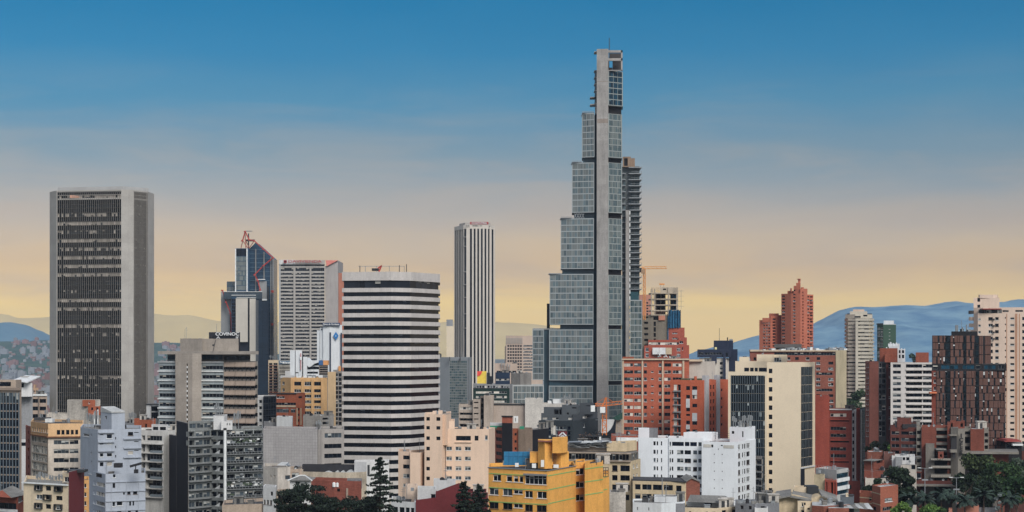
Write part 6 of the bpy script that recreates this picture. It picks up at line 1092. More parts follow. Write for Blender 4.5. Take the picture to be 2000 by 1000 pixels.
b.vol('wall', [(1483, 2), (1505, -2)], 625, SBK, [(0, [(1490.5, 1494), (1496, 1499), (1500.5, 1504)], rr(628.5, 5.8, 11, 2.6), ['wd', 'wd', 'w'])], depth=24, clutter=0); b.vol('step_block', [(1489, 0), (1507, -2)], 621, SBK, bot=630, depth=16, clutter=0); b.vol('step_block', [(1505, -2), (1525, 2)], 617, SBK, [(0, [(1509, 1515)], rr(622, 5.8, 12, 3), ['wd', 'void'])], depth=24, clutter=0); b.vol('step_block', [(1502, 3), (1521, 2)], 612, SBK, bot=622, depth=14, clutter=0); b.vol('side_wing', [(1519, 3), (1527, 4)], 615, wall('salmon_pale', (196, 134, 104)), [(0, [(1520, 1526)], rr(620, 5.8, 12, 2.4), 'wg')], depth=18, clutter=0)
# beige rounded tower
b = B('apartment_tower', 'beige grey balcony banded tower with a ragged crown against the blue mountain', 1000, 1678)
BGT = wall('beige_grey_tower', (190, 182, 166), .1, .2)
pts = [(1649.5, 8), (1656, 0), (1671, -3), (1699, -3), (1707.5, 6)]
y = 622.0
b.ring('core', [(1654, 5), (1703, 4)], 612, None, wall('tower_core', (70, 70, 72)), depth=16)
for i in range(24):
    b.ring('balcony_band', pts, y, y + 4.6, BGT, depth=22); b.glassring('window_band', pts, y + 4.7, y + 7.2, glass('glass_tower_bands', (34, 38, 42), (176, 172, 160), .5, drop=4), .7, depth=22, pw=2.5); y += 7.3
b.vol('pier', [(1671, -5), (1676, -5)], 628, BGT, depth=4, parapet=0, clutter=0); b.ring('crown', [(1651, 3), (1670, -2), (1704, 2)], 614, 621.5, BGT, depth=16); b.ring('crown', [(1660, 2), (1694, 1)], 608, 614, BGT, depth=14); b.ring('crown', [(1666, 3), (1688, 3)], 604, 608, wall('crown_rose', (200, 176, 156)), depth=8)
STYLES['pane2'] = (G_DARK, None, 1.5, .0, 0, 1); b.pane(1669, 1681, 617.5, 620.5, 'pane2', -3.6); b.pane(1686, 1694, 615, 618, 'pane2', -3.6); b.vol('white_box', [(1626, 4), (1647, 4)], 679, WHT, depth=12, clutter=2)
b = B('apartment_tower', 'dark green tower with white roof rooms in front of the blue mountain', 1150, 1731)
GRT = wall('green_tower', (62, 92, 74), .08, .12)
b.vol('wall', [(1713, 4), (1725, -2), (1750, 0)], 634, GRT, [(0, [(1714, 1719), (1720, 1724.5)], rr(640, 6.6, 14, 4), ['w', 'wd', 'wg']), (1, [(1736, 1738.5)], rr(642, 6.6, 12, 1), 'w')], depth=24, clutter=0); b.vol('roof_room', [(1726, 2), (1746, 1)], 626, WHC, bot=634, depth=12, clutter=0); b.vol('roof_room', [(1724, 0), (1750, 0)], 633, WHT, bot=637.5, depth=20, parapet=.2, clutter=0); b.strip('roof_edge', (1713, 4), (1725, -2), [(1713, 1725, 631.5, 634)], METAL_D, .5)
# brick pier tower
b = B('apartment_tower', 'slim brown brick tower with a dark glazed recess left of the white banded block', 700, 1715)
BPT = wall('brick_brown_pier', (144, 86, 72), .14, .18, brick=True); BPD = wall('brick_dark_edge', (106, 56, 52), .14, .2)
b.vol('wall', [(1690, 4), (1698, 0), (1716, -2)], 706, BPT, [(0, [(1692, 1693.5), (1695, 1696.5)], rr(712, 10.4, 14, 6), 'w')], depth=20, clutter=2); b.vol('glass_recess', [(1716, 1), (1731, 1)], 706.5, wall('recess_grey', (92, 94, 96)), [(0, [(1717, 1722), (1723, 1729.5)], rr(710, 10.3, 14, 7.6), ['wd', 'band', 'w', 'bandg'])], depth=18, clutter=0); b.vol('dark_flank', [(1731, -1), (1741, 0)], 706, BPD, [(0, [(1736, 1739)], rr(714, 20, 7, 4), 'wg')], depth=18, clutter=1)
b = B('apartment_building', 'white apartment block with dark ribbon windows between two brick towers', 690, 1780)
WB2 = wall('white_band_block', (204, 198, 192), .07, .25)
rows = [(711.5, 718)] + rr(724, 11.2, 12, 6)
b.vol('wall', [(1739.5, 1), (1822, -1)], 708, WB2, [(0, [(1744, 1759.5)], rows, ['bandg', 'bandmix']), (0, [(1769.5, 1801)], rows, ['band', 'loggia']), (0, [(1802.5, 1820.5)], rows, ['bandg', 'bandmix'])], depth=20, clutter=3)
b.strip('ledge', (1739.5, 1), (1822, -1), [(1769, 1821, y - 2.4, y - .6) for y, _ in rows[1:]], WB2, .5)
BRR = wall('brick_roof_room', (152, 82, 60), .2, .35, brick=True)
b.vol('roof_room', [(1718, 12), (1753, 10)], 680, BRR, bot=708, depth=8, parapet=.3, clutter=0); b.vol('roof_room', [(1728, 8), (1740, 8)], 692, BRR, bot=708, depth=6, parapet=.2, clutter=0); b.vol('roof_room', [(1788.5, 6), (1814, 5)], 688.5, BRR, bot=709, depth=8, clutter=0)
b.vol('white_crown', [(1753, 13), (1768, 12)], 682, WHC, [(0, [(1755.5, 1759), (1761.5, 1766)], [(684, 690), (693, 700)], 'wd')], bot=708, depth=8, clutter=0); b.vol('white_crown', [(1736, 18), (1757, 17)], 671, WHC, bot=684, depth=8, clutter=0)
m = MB(); Y = 705
for x, y in ((1735, 671), (1739, 668), (1744, 670), (1750, 669), (1755, 671), (1760, 680), (1766, 681), (1722, 680), (1731, 678)): m.box(X(x, Y), Y, Z(y + 6, Y), X(x + 2, Y), Y + .6, Z(y, Y))
m.build('finial', WHC, b.o)
# brown panel tower
b = B('apartment_tower', 'dark brown panelled tower with black glass slots and a black roof terrace at mid height', 600, 1890)
BNP = wall('brown_panel', (112, 80, 70), .12, .15, tile=(2.2, 2.4), lines=.8); BFR = wall('black_frame', (38, 38, 42), .1, .1)
def panelface(nm, x0, x1, y0, y1, d, cols, rws, seed, dep):
    b.vol(nm, [(x0, d), (x1, d)], y0, BFR, depth=dep, clutter=0, bot=None if y1 > 860 else y1, parapet=0); r = random.Random(seed); pitch = (y1 - y0) / rws
    for k in range(rws):
        x = x0 + .8; ya, yc = y0 + pitch * k + .5, y0 + pitch * (k + 1) - .7; pl = []; wl = []
        while x < x1 - 2:
            w_ = r.uniform(3.2, 9.5) if cols is None else None; e = min(x1 - .6, x + w_)
            if any(a - 1 < x < c for a, c in SLOTS): x = max(c for a, c in SLOTS if a - 1 < x < c) + .2; continue
            for a, c in SLOTS:
                if x < a < e: e = a - .2
            if e - x > 1.2: pl.append((x, e, ya, yc))
            g = r.choice([.7, 2.6, 3.2, 3.8]); x = e + g
            if g > 2: wl.append((e + .2, e + g - .2, ya + (yc - ya) * r.uniform(0, .35), ya + (yc - ya) * r.uniform(.5, .9)))
        b.strip('panel_cladding', (x0, d), (x1, d), pl, BNP, .3)
        for a in wl: WL.append(a)
SLOTS = [(1846, 1856), (1881, 1887), (1905, 1912)]; WL = []
panelface('upper_tower', 1820.5, 1911.5, 655, 711, 2, None, 4, 1, 18); panelface('lower_tower', 1828, 1964, 724, 884, -1, None, 11, 3, 22)
STYLES['pane'] = (glass('glass_panel_small', (24, 32, 38), (196, 198, 196), .5, drop=1.6), None, 2, .0, 0, 1)
for w_ in WL: b.pane(*w_, 'pane', 1.8 if w_[2] < 712 else -1.2)
b.vol('upper_wing', [(1911.5, 3), (1935.5, 8)], 655.5, BFR, depth=12, parapet=0, clutter=0); b.strip('panel_cladding', (1911.5, 3), (1935.5, 8), [(1912 + 3.7 * i + (i > 1) * 4, 1915 + 3.7 * i + (i > 1) * 4, y, y + 17) for i in range(5) for y in (656.5, 675, 693.5)], BNP, .25)
b.vol('terrace_floor', [(1820, .5), (1966, -2)], 711, BFR, [(0, [(1822, 1832), (1838, 1872), (1880, 1903), (1906, 1915), (1922, 1945), (1950, 1962)], [(713, 721)], ['teal', 'bandg', 'band', 'teal', 'bandmix', 'bandmix'])], bot=724, depth=20, parapet=0, clutter=0)
b.vol('penthouse', [(1858, 5), (1909, 4)], 647, BFR, bot=657, depth=10, parapet=.2, clutter=2); b.antennas([(1867, 648, 635), (1870, 648, 635), (1880, 648, 639), (1888, 648, 634)], 7, .25, METAL, False)
GSL = glass('glass_slot', (14, 26, 32), (58, 70, 74), .15); BWW = [(1846.5, 1855.5), (1881.5, 1886.5), (1905.5, 1911.5)]
b.boxes('slot_glazing', [(a, c, 657 + 14 * k, 669 + 14 * k) for a, c in BWW for k in range(4)] , GSL, 1.8, .2); b.boxes('slot_glazing', [(a, c, 726 + 14.5 * k, 738 + 14.5 * k) for a, c in BWW for k in range(11)], GSL, -1.2, .2)
b.vol('brick_edge', [(1819.5, -.5), (1828.5, -1)], 724, wall('brick_edge', (144, 70, 52), .2, .2, brick=True), [(0, [(1823.5, 1827.5)], [(727, 734), (741, 748), (755, 762)], 'w')], depth=14, clutter=0); b.box('orange_awning', 1816, 1830, 765.5, 768.5, plain('awning_orange', (200, 110, 70), .7), -2.5, 1.5)
# pink tower
b = B('apartment_tower', 'pale pink high rise with brown vertical stripes and a drum shaped roof room', 700, 1960)
PNK = wall('pink_paint', (216, 192, 172), .06, .15); PNB = wall('pink_brown_stripe', (190, 142, 112), .08, .2)
rows = rr(619.5, 12.7, 21, 6)
b.vol('wall', [(1901.5, 8), (1910, 0), (2040, -6)], 612, PNK, [(1, [(1910.5, 1915.5)], rr(621, 12.7, 8, 4.5), 'wg'), (1, [(1930.5, 1939), (1943.5, 1950.5)], rows, ['wd', 'wbr', 'w']), (1, [(1973, 1981)], [(a + .6, a + 4.8) for a, c in rows], ['wd', 'wd', 'w']), (1, [(1962.7, 1964.8)], [(a, a + 3) for a, c in rows], 'slit'), (1, [(1996.5, 2004), (2014, 2024)], rows, 'wd')], depth=24, clutter=0)
b.strip('brown_stripe', (1910, 0), (2040, -6), [(1982.5, 1987, 613, 890), (1990, 1992, 613, 890), (1965.5, 1967, 613, 890)], PNB, .06)
b.vol('setback', [(1901.5, 9), (1920, 6), (1950, 6)], 600, PNK, [(1, [(1909, 1914)], [(579, 586), (593, 600)], 'wd')], bot=613, depth=14, clutter=0) ; b.vol('tower_room', [(1901.5, 10), (1952, 9)], 580, PNK, [(0, [(1909, 1914.5)], [(580.5, 588), (594, 601)], 'wd')], bot=613, depth=12, parapet=.3, clutter=0)
b.vol('drum', [(1911, 11), (1913.5, 9.6), (1919, 9.3), (1940, 9.3), (1947, 9.8), (1949, 12)], 574, PNK, bot=581, depth=10, clutter=0); b.vol('terrace_floor', [(1933, 4), (2040, -1)], 600, PNK, [(0, [(1958, 1970), (1983, 1998), (2004, 2020)], [(605.5, 609)], 'bandmix')], bot=612.5, depth=16, clutter=0)
b.vol('terrace_room', [(1911, 1), (1957, -1)], 604, wall('terrace_glass', (110, 112, 110)), [(0, [(1912, 1926), (1937, 1947)], [(605.5, 611.5)], 'navy'), (0, [(1926.5, 1936), (1947.5, 1952)], [(605.5, 611.5)], 'wb')], bot=612.5, depth=6, parapet=0, clutter=0); b.boxes('awning', [(1920, 1956, 602.5, 604.3)], plain('awning_red', (140, 60, 54), .8), -3, 5); b.boxes('balcony', [(1896.5, 1902, 606.5, 613)], METAL_D, 8, 4)
b.boxes('bay', [(1896, 1902, 619 + 12.7 * k, 626 + 12.7 * k) for k in range(3)], PNK, 8, 3); b.boxes('condenser', [(1940.5, 1943, 622 + 12.7 * k, 625.5 + 12.7 * k) for k in range(4)], METAL_D, -2.5, .8)
# ICFES complex
b = B('institute_building', 'low brick and concrete institute with ICFES lettering on its concrete shaft', 570, 1830)
ICB = wall('icfes_brick', (132, 72, 56), .14, .25, brick=True); ICC = wall('icfes_concrete', (138, 132, 122), .16, .35); ICD = wall('icfes_brick_dark', (110, 60, 50), .16, .3, brick=True)
rows = rr(843, 12.6, 5, 6.4)
b.vol('left_wing', [(1739, 3), (1791, 0)], 835, ICD, [(0, [(1741, 1756.5), (1760, 1775), (1775.6, 1790)], rows, ['bandmix', 'band', 'bandg'])], depth=18, clutter=4); b.vol('stair_strip', [(1790, -1), (1800.5, -1)], 833, ICC, [(0, [(1791, 1799)], rr(841, 13.8, 6, 6.8), 'void')], depth=14, clutter=1)
b.vol('roof_room', [(1752, 5), (1790, 4)], 826, wall('rust_dark', (86, 54, 46)), bot=836, depth=8, clutter=2); b.vol('roof_room', [(1752, 2), (1780, 2)], 817, ICD, bot=836, depth=6, clutter=1); b.box('roof_shed', 1763, 1790, 828.5, 837, BLACK, 1, 5)
b.vol('wall', [(1800, -2), (1852, -3)], 833.5, ICB, [(0, [(1829, 1850)], [(841, 848.5), (855, 862), (869, 876), (883, 890)], 'void')], depth=16, clutter=2, roof=ROOF_W); b.strip('concrete_band', (1800, -2), (1852, -3), [(1828.5, 1850.5, y, y + 5) for y in (835, 849.3, 863, 877)], ICC, .2)
b.vol('brick_column', [(1850.5, -5), (1856, -5)], 824, ICB, depth=8, clutter=0); b.vol('brick_column', [(1856, -3), (1884, -3)], 822, ICB, [(0, [(1857, 1861), (1876, 1881)], [(825, 833)], 'void')], depth=8, clutter=1)
b.vol('letter_shaft', [(1857, -6), (1871, -8), (1871.5, -6)], 833, ICC, depth=8, parapet=0, clutter=0); b.vol('letter_shaft', [(1870, -7.5), (1884.5, -7)], 836, ICC, depth=8, parapet=0, clutter=0)
b.boxes('shaft_slot', [(1858, 1868.5, 851, 878), (1861, 1866, 884, 894)], BLACK, -8.2, .3); b.boxes('shaft_box', [(1855, 1869.5, 849, 851.5), (1856.5, 1869, 878, 884)], ICC, -9, 2.5)
letters(b.o, 'I\nC\nF\nE\nS', 1877.3, 868, 561.6, 7.4, plain('letter_black', (14, 12, 12), .7), None, 'sign_lettering', .4, .05, vertical=True)
b.vol('left_pier', [(1808, -5), (1825, -6)], 865, ICC, depth=5, parapet=0, clutter=0)
for y0, y1 in ((892.5, 896), (906.5, 911), (923, 929)): b.vol('balcony_tier', [(1818, -8), (1857, -9)], y0, ICC, bot=y1, depth=8, parapet=0, clutter=0)
m = MB(); Y = 560
for yb in (896, 911, 929):
    for k in range(12): x = 1818.5 + 3.2 * k; m.face([(X(x, Y), Y + .2, Z(yb, Y)), (X(x + 1.6, Y), Y + .2, Z(yb + 2.2, Y)), (X(x + 3.2, Y), Y + .2, Z(yb, Y))])
m.build('scalloped_edge', wall('icfes_scallop', (176, 170, 158)), b.o)
b.vol('dark_recess', [(1820, -4), (1856, -5)], 889, wall('void_dark', (40, 38, 40)), depth=6, parapet=0, clutter=0); b.vol('brick_niche', [(1832, -9), (1843, -9)], 878.5, ICB, [(0, [(1836, 1840)], [(884, 889)], 'void')], bot=892.5, depth=4, parapet=0, clutter=0); b.box('canopy', 1829, 1848, 876.5, 879, ROOF_S, -8, 5)
b.vol('right_wing', [(1884, -2), (1896, -2)], 836, ICC, [(0, [(1884.6, 1895.5)], [(842, 848), (853, 865), (871, 878), (885, 893)], 'void')], depth=14, clutter=1); b.vol('right_wing', [(1895.5, -4), (1922, -5)], 836.5, ICB, bot=880, depth=14, roof=ROOF_W, clutter=2, parapet=.3); b.vol('right_wing', [(1922, -3), (1931, -3)], 837, ICC, [(0, [(1923, 1930)], rr(845, 12, 3, 7), 'void')], bot=880, depth=12, clutter=0)
b.vol('canopy', [(1878, -8), (1990, -10)], 879, ICC, bot=883.5, depth=16, parapet=0, clutter=0); b.vol('dark_recess', [(1884, -3), (1962, -4)], 883, wall('void_dark', (40, 38, 40)), depth=8, parapet=0, clutter=0); b.vol('podium_wall', [(1938, -6), (1970, -6)], 884, ICB, depth=6, parapet=0, clutter=0)
b.vol('front_podium', [(1780, -9), (1876, -12)], 934, ICD, [(0, [(1789, 1800)], [(920, 930)], 'w')], bot=941, depth=14, clutter=2); b.vol('podium_canopy', [(1786, -12), (1876, -14)], 940.5, ICC, bot=944, depth=16, parapet=0, clutter=0); b.vol('podium_back', [(1786, -4), (1876, -6)], 943, wall('void_dark', (40, 38, 40)), depth=6, parapet=0, clutter=0); b.boxes('brick_column', [(1787, 1790, 944, 990)], ICB, -11, 1); b.vol('side_room', [(1780, -6), (1800, -7)], 918, ICD, [(0, [(1790, 1799)], [(921, 931)], 'w')], depth=6, parapet=0, clutter=0)
b = B('house', 'dark open pavilion with red roof at the foot of the pink high rise', 590, 1980)
b.vol('wall', [(1963, 0), (1996, -1)], 866, wall('void_dark', (40, 38, 40)), [(0, [(1965, 1992)], [(868, 876)], 'band')], depth=10, parapet=0, clutter=0); b.boxes('roof', [(1962, 1995, 860.5, 863), (1966, 1991, 858.6, 860.6)], plain('awning_red', (140, 60, 54)), -1, 10); b.vol('lower_block', [(1958, 4), (2010, 3)], 882, ICD, depth=10, clutter=2); b.boxes('white_awning', [(1978, 1998, 867, 870.5)], FR_W, -2, 3)
b = B('house', 'small brick houses with grey roofs between the glass edged block and the trees', 540, 1720)
b.vol('wall', [(1688, 2), (1706, 0), (1727, 5)], 900, ICB, [(1, [(1712, 1724)], [(898, 906)], 'void')], depth=None, parapet=0, clutter=2, roof=ROOF_S); m = MB(); Y = 540
m.prism([(X(1687, Y), Y + 1), (X(1706, Y), Y - 1.2), (X(1729, Y), Y + 5), (X(1710, Y), Y + 8)], Z(900.5, Y), Z(899, Y)); m.build('roof', ROOF_S, b.o)
b.vol('upper_room', [(1694, 10), (1724, 9)], 886, wall('brick_old', (142, 84, 66)), depth=8, clutter=2, roof=ROOF_W, parapet=.2); b.vol('yard_wall', [(1688, -4), (1738, -5)], 917, ICB, depth=6, clutter=2, roof=ROOF_S, parapet=.3); b.vol('yard_wall', [(1690, -8), (1740, -9)], 930, wall('stucco_grey', (196, 188, 176)), depth=5, clutter=2, roof=ROOF_S, parapet=.3)
b = B('house', 'grey roofed house with a white parapet beside the institute brick wing', 545, 1758)
b.vol('wall', [(1726, 2), (1748, 0)], 886, wall('brick_pinkish', (140, 96, 84)), [(0, [(1740, 1745)], [(890, 898)], 'w')], depth=10, clutter=2); b.vol('white_parapet', [(1742, -2), (1787, -3)], 889, WHT, [(0, [(1763, 1768), (1770, 1776)], [(892, 898)], 'wd')], depth=8, clutter=2); b.vol('grey_wall', [(1749, -4), (1762, -4)], 891, wall('grey_block', (150, 152, 154)), depth=4, clutter=0, parapet=.2); b.vol('stone_wall', [(1759, -5), (1790, -6)], 906, wall('stucco_grey', (196, 188, 176)), [(0, [(1780, 1788)], [(904, 914)], 'wd')], depth=4, parapet=0, clutter=1)
b = B('house', 'square brick house with tin roof and one wide window in the lower right foreground', 440, 1728)
b.vol('wall', [(1703.5, 3), (1719.5, -4), (1754, 3)], 949, wall('brick_house', (166, 96, 72), .14, .2, brick=True), [(1, [(1728, 1743)], [(972, 979.5)], 'wg'), (1, [(1724, 1742)], [(989, 996)], 'bandmix'), (0, [(1705, 1711)], [(990, 998)], 'wd')], depth=None, roof=ROOF_W, parapet=.3, clutter=1); b.strip('concrete_band', (1703.5, 3), (1719.5, -4), [(1703.5, 1719.5, y, y + 1.6) for y in (962, 983)], TAN, .08)
b.vol('low_wing', [(1679, 6), (1703, 3)], 966, wall('brick_house', (166, 96, 72)), [(0, [(1697, 1702)], [(973, 980), (990, 998)], 'wd')], depth=8, clutter=1); b.strip('concrete_band', (1679, 6), (1703, 3), [(1679, 1703, y, y + 1.6) for y in (974.5, 985)], TAN, .08)
b = B('house', 'small salmon pink house with a flat roof and block chimney at the bottom right', 500, 1890)
SAL = wall('salmon_render', (214, 142, 118), .1, .25)
b.vol('wall', [(1870, 2), (1912, -1)], 988, SAL, depth=8, clutter=2, roof=ROOF_S, parapet=.3); b.vol('roof_room', [(1893.5, 4), (1906, 4)], 978, SAL, depth=4, clutter=0, parapet=.2); b.vol('chimney_block', [(1853, 0), (1860, 0)], 993, SAL, depth=3, parapet=.2, clutter=0); b.vol('low_roof', [(1905, 2), (1945, 1)], 992, wall('grey_dirty', (132, 134, 138)), depth=8, clutter=3, roof=ROOF_D)
b = B('wall', 'rough old brick wall among palms at the bottom right corner', 510, 1980, cat='brick wall')
b.vol('masonry', [(1962, 1), (2012, 0)], 978, wall('brick_old_dark', (104, 64, 56), .3, .4, brick=True), depth=1.2, parapet=0, clutter=0, roof=ROOF_S)
for bb in BUILDINGS: bb.done()
# ================================================================ GROUND, HILLS
def ground_mat():
    m, t, p = new_mat('ground'); N = t.nodes.new; L = t.links.new
    g = N('ShaderNodeNewGeometry'); n = N('ShaderNodeTexNoise'); n.inputs['Scale'].default_value = .02; n.inputs['Detail'].default_value = 8; L(g.outputs['Position'], n.inputs['Vector'])
    r = N('ShaderNodeValToRGB'); L(n.outputs[0], r.inputs[0]); e = r.color_ramp.elements; e[0].position = .38; e[0].color = S(74, 74, 74); e[1].position = .6; e[1].color = S(84, 92, 66)
    L(r.outputs[0], p.inputs['Base Color']); p.inputs['Roughness'].default_value = .9; return m
m = MB(); ysx = [-300, 0] + list(range(50, 1001, 50)) + [1500, 2500, 4000, 7000, 11000, 17500]; xsx = [-9000, -4000, -1500, -600, 0, 600, 1500, 4000, 9000]
for a, c in zip(ysx, ysx[1:]):
    for x0, x1 in zip(xsx, xsx[1:]): m.face([(x0, a, ground(0, a)), (x1, a, ground(0, a)), (x1, c, ground(0, c)), (x0, c, ground(0, c))])
tag(m.build('ground', ground_mat()), kind='structure')
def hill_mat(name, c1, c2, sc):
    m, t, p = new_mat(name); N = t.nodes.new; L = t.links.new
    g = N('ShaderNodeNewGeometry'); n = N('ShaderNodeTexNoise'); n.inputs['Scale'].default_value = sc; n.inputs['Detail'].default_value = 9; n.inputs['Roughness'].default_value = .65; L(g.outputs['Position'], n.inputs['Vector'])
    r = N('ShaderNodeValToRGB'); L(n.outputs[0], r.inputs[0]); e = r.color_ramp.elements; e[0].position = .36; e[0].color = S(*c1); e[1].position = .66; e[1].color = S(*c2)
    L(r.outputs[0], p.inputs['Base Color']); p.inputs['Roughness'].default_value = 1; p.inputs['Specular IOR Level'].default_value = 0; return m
from mathutils import noise as mnoise
def interp(prof_, px):
    for (a, ya), (c, yc) in zip(prof_, prof_[1:]):
        if a <= px <= c: t = (px - a) / (c - a); return ya + (yc - ya) * t
    return prof_[0][1] if px < prof_[0][0] else prof_[-1][1]
def hill_z(prof_, Y0, wf, wb, amp, x, y):
    px = 1000 + x * F / Y0; h = Z(interp(prof_, px), Y0); d = (y - Y0); s = max(0, 1 - abs(d) / (wf if d < 0 else wb)); s = s * s * (3 - 2 * s)
    f = 1 - min(1, abs(d) / (.25 * wf))
    n = mnoise.fractal(Vector((x * .0016, y * .0016, 3.1)), 1, 2, 6) * amp
    return h * s + n * s * (1 - .88 * f) * .9 - 3 * (1 - s)
def hill(name, prof_, Y0, wf, wb, mat, amp=40, nx=220, ny=26):
    m = bpy.data.meshes.new(name); x0, x1 = X(prof_[0][0], Y0), X(prof_[-1][0], Y0); v = []
    for j in range(ny + 1):
        y = Y0 - wf + (wf + wb) * j / ny
        for i in range(nx + 1): x = x0 + (x1 - x0) * i / nx; v.append((x, y, max(-2.5, hill_z(prof_, Y0, wf, wb, amp, x, y) + (mnoise.noise(Vector((x * .02, y * .02, 0))) * 3 if name != 'foothill' else 0))))
    m.from_pydata(v, [], [(j * (nx + 1) + i, j * (nx + 1) + i + 1, (j + 1) * (nx + 1) + i + 1, (j + 1) * (nx + 1) + i) for j in range(ny) for i in range(nx)])
    for p in m.polygons: p.use_smooth = True
    m.materials.append(mat); o = bpy.data.objects.new(name, m); COL.objects.link(o); return tag(o, kind='structure')
FOOT = [(-700, 690), (-300, 674), (0, 668), (25, 667), (60, 672), (100, 665), (200, 670), (300, 669), (345, 669), (400, 677), (520, 690), (700, 700)]
NEARH = [(-900, 665), (-400, 640), (-100, 634), (0, 631), (25, 630), (50, 637), (75, 650), (95, 664), (130, 680), (220, 700)]
FARH = [(-900, 630), (-300, 612), (0, 613), (12, 614), (28, 621), (55, 621), (95, 620), (210, 610), (235, 613), (260, 616), (300, 612), (330, 616), (375, 616), (395, 621), (430, 628), (520, 626), (600, 634), (780, 636), (900, 628), (1000, 631), (1050, 634), (1150, 660), (1250, 682), (1400, 700)]
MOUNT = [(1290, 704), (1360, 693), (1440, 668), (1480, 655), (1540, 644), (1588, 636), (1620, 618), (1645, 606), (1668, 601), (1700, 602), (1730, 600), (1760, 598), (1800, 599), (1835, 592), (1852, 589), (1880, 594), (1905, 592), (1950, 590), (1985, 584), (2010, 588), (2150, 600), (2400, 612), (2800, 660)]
hill('foothill', FOOT, 7500, 2500, 1200, hill_mat('hill_near', (46, 74, 72), (76, 98, 84), .012), 18)
hill('hills', NEARH, 10000, 1500, 1500, hill_mat('hill_haze_blue', (66, 108, 130), (92, 126, 142), .004), 60)  # haze blue is put into this hill's base colour
hill('far_hills', FARH, 15000, 2200, 1800, hill_mat('hill_glow_tan', (206, 178, 104), (220, 192, 116), .002), 40)  # warm horizon glow is painted into the ridge colour
hill('mountain', MOUNT, 9000, 2800, 1800, hill_mat('mountain_haze_blue', (66, 112, 144), (118, 154, 170), .006), 45, 320, 40)  # blue of distant haze is painted into the mountain's base colour
# ---------------------------------------------------------------- far city, every block a thing
r = random.Random(77)
FARM = [wall('far_pink', (150, 116, 112), .1, .1, tile=(4, 3), lines=.55), wall('far_white', (146, 152, 158), .1, .1, tile=(4, 3), lines=.6), wall('far_brick', (132, 98, 90), .1, .1, tile=(4, 3), lines=.6), wall('far_grey', (132, 138, 146), .1, .1, tile=(3, 3), lines=.6)]  # wall colours faded towards the hill tone, painting in some haze
FNAME = ['pale pink apartment block in the hazy valley city at the foot of the left hills', 'small white block in the hazy valley city at the foot of the left hills', 'brick coloured block in the hazy valley city at the foot of the left hills', 'grey block in the hazy valley city at the foot of the left hills']
cnt = 0; tries = 0; placed = []
while cnt < 285 and tries < 6000:
    tries += 1
    px = r.choice([r.uniform(-25, 98), r.uniform(-25, 98), r.uniform(298, 352)]); far = r.random()
    Y = r.uniform(5300, 7100) if far < .5 else r.uniform(1500, 5200); x = X(px, Y)
    k = r.choices([0, 1, 2, 3], [4, 3, 2, 2])[0]; big = r.random() < .3
    w_, d_, h_ = (r.uniform(13, 28), r.uniform(11, 18), r.uniform(10, 22)) if big else (r.uniform(6, 13), r.uniform(7, 12), r.uniform(3.5, 8))
    if any(abs(x - q[0]) < (w_ + q[2]) / 2 + 2 and abs(Y - q[1]) < (d_ + q[3]) / 2 + 3 for q in placed): continue
    placed.append((x, Y, w_, d_)); z = max(0, hill_z(FOOT, 7500, 2500, 1200, 18, x, Y))
    m = MB(); m.box(x - w_ / 2, Y - d_ / 2, z - 3 if z > 3 else -.5, x + w_ / 2, Y + d_ / 2, z + h_)
    if big: m.box(x - w_ * .15, Y - d_ * .2, z + h_, x + w_ * .15, Y + d_ * .2, z + h_ + 3)
    else:
        a = z + h_; m.face([(x - w_ / 2 - .4, Y - d_ / 2 - .4, a), (x + w_ / 2 + .4, Y - d_ / 2 - .4, a), (x + w_ / 2 + .4, Y, a + 2.4), (x - w_ / 2 - .4, Y, a + 2.4)], 1); m.face([(x + w_ / 2 + .4, Y + d_ / 2 + .4, a), (x - w_ / 2 - .4, Y + d_ / 2 + .4, a), (x - w_ / 2 - .4, Y, a + 2.4), (x + w_ / 2 + .4, Y, a + 2.4)], 1)
    o = m.build('apartment_block' if big else 'house', [FARM[k], ROOF_S]); tag(o, FNAME[k], 'building', ['far pink blocks', 'far white blocks', 'far brick blocks', 'far grey blocks'][k]); cnt += 1
m = MB(); k = 0
while k < 2600:                                            # the low city beyond, which reads as one mass
    px = r.uniform(-500, 2500); Y = 1150 + 4300 * r.random() ** 1.3; x = X(px, Y); w_, d_, h_ = r.uniform(7, 20), r.uniform(8, 18), r.choice([r.uniform(4, 9), r.uniform(6, 14)])
    if -40 < px < 360 and Y > 1500: k += 1; continue
    m.box(x - w_ / 2, Y - d_ / 2, -.5, x + w_ / 2, Y + d_ / 2, h_, r.randint(0, 3)); k += 1
tag(m.build('low_city', FARM), kind='stuff')
# ================================================================ TREES
def leaf_mat(name, lo, hi):
    if name in MATS: return MATS[name]
    m, t, p = new_mat(name); N = t.nodes.new; L = t.links.new
    g = N('ShaderNodeNewGeometry'); oi = N('ShaderNodeObjectInfo'); r = N('ShaderNodeValToRGB'); L(g.outputs['Random Per Island'], r.inputs[0])
    e = r.color_ramp.elements; e[0].color = S(*lo); e[1].color = S(*hi)
    L(r.outputs[0], p.inputs['Base Color']); p.inputs['Roughness'].default_value = .7; p.inputs['Specular IOR Level'].default_value = .25
    MATS[name] = m; return m
BARK = plain('bark', (70, 58, 48), .9, var=.3)
def leaf(m, c, s, r, up=.3):
    n = Vector((r.gauss(0, 1), r.gauss(0, 1), r.gauss(0, 1) + up)).normalized(); t = n.orthogonal().normalized(); q = Matrix.Rotation(r.uniform(0, 6.28), 3, n); a = q @ t * s; b_ = n.cross(a) * r.uniform(.5, .8)
    m.face([c - a, c - b_ * .9, c + a, c + b_])
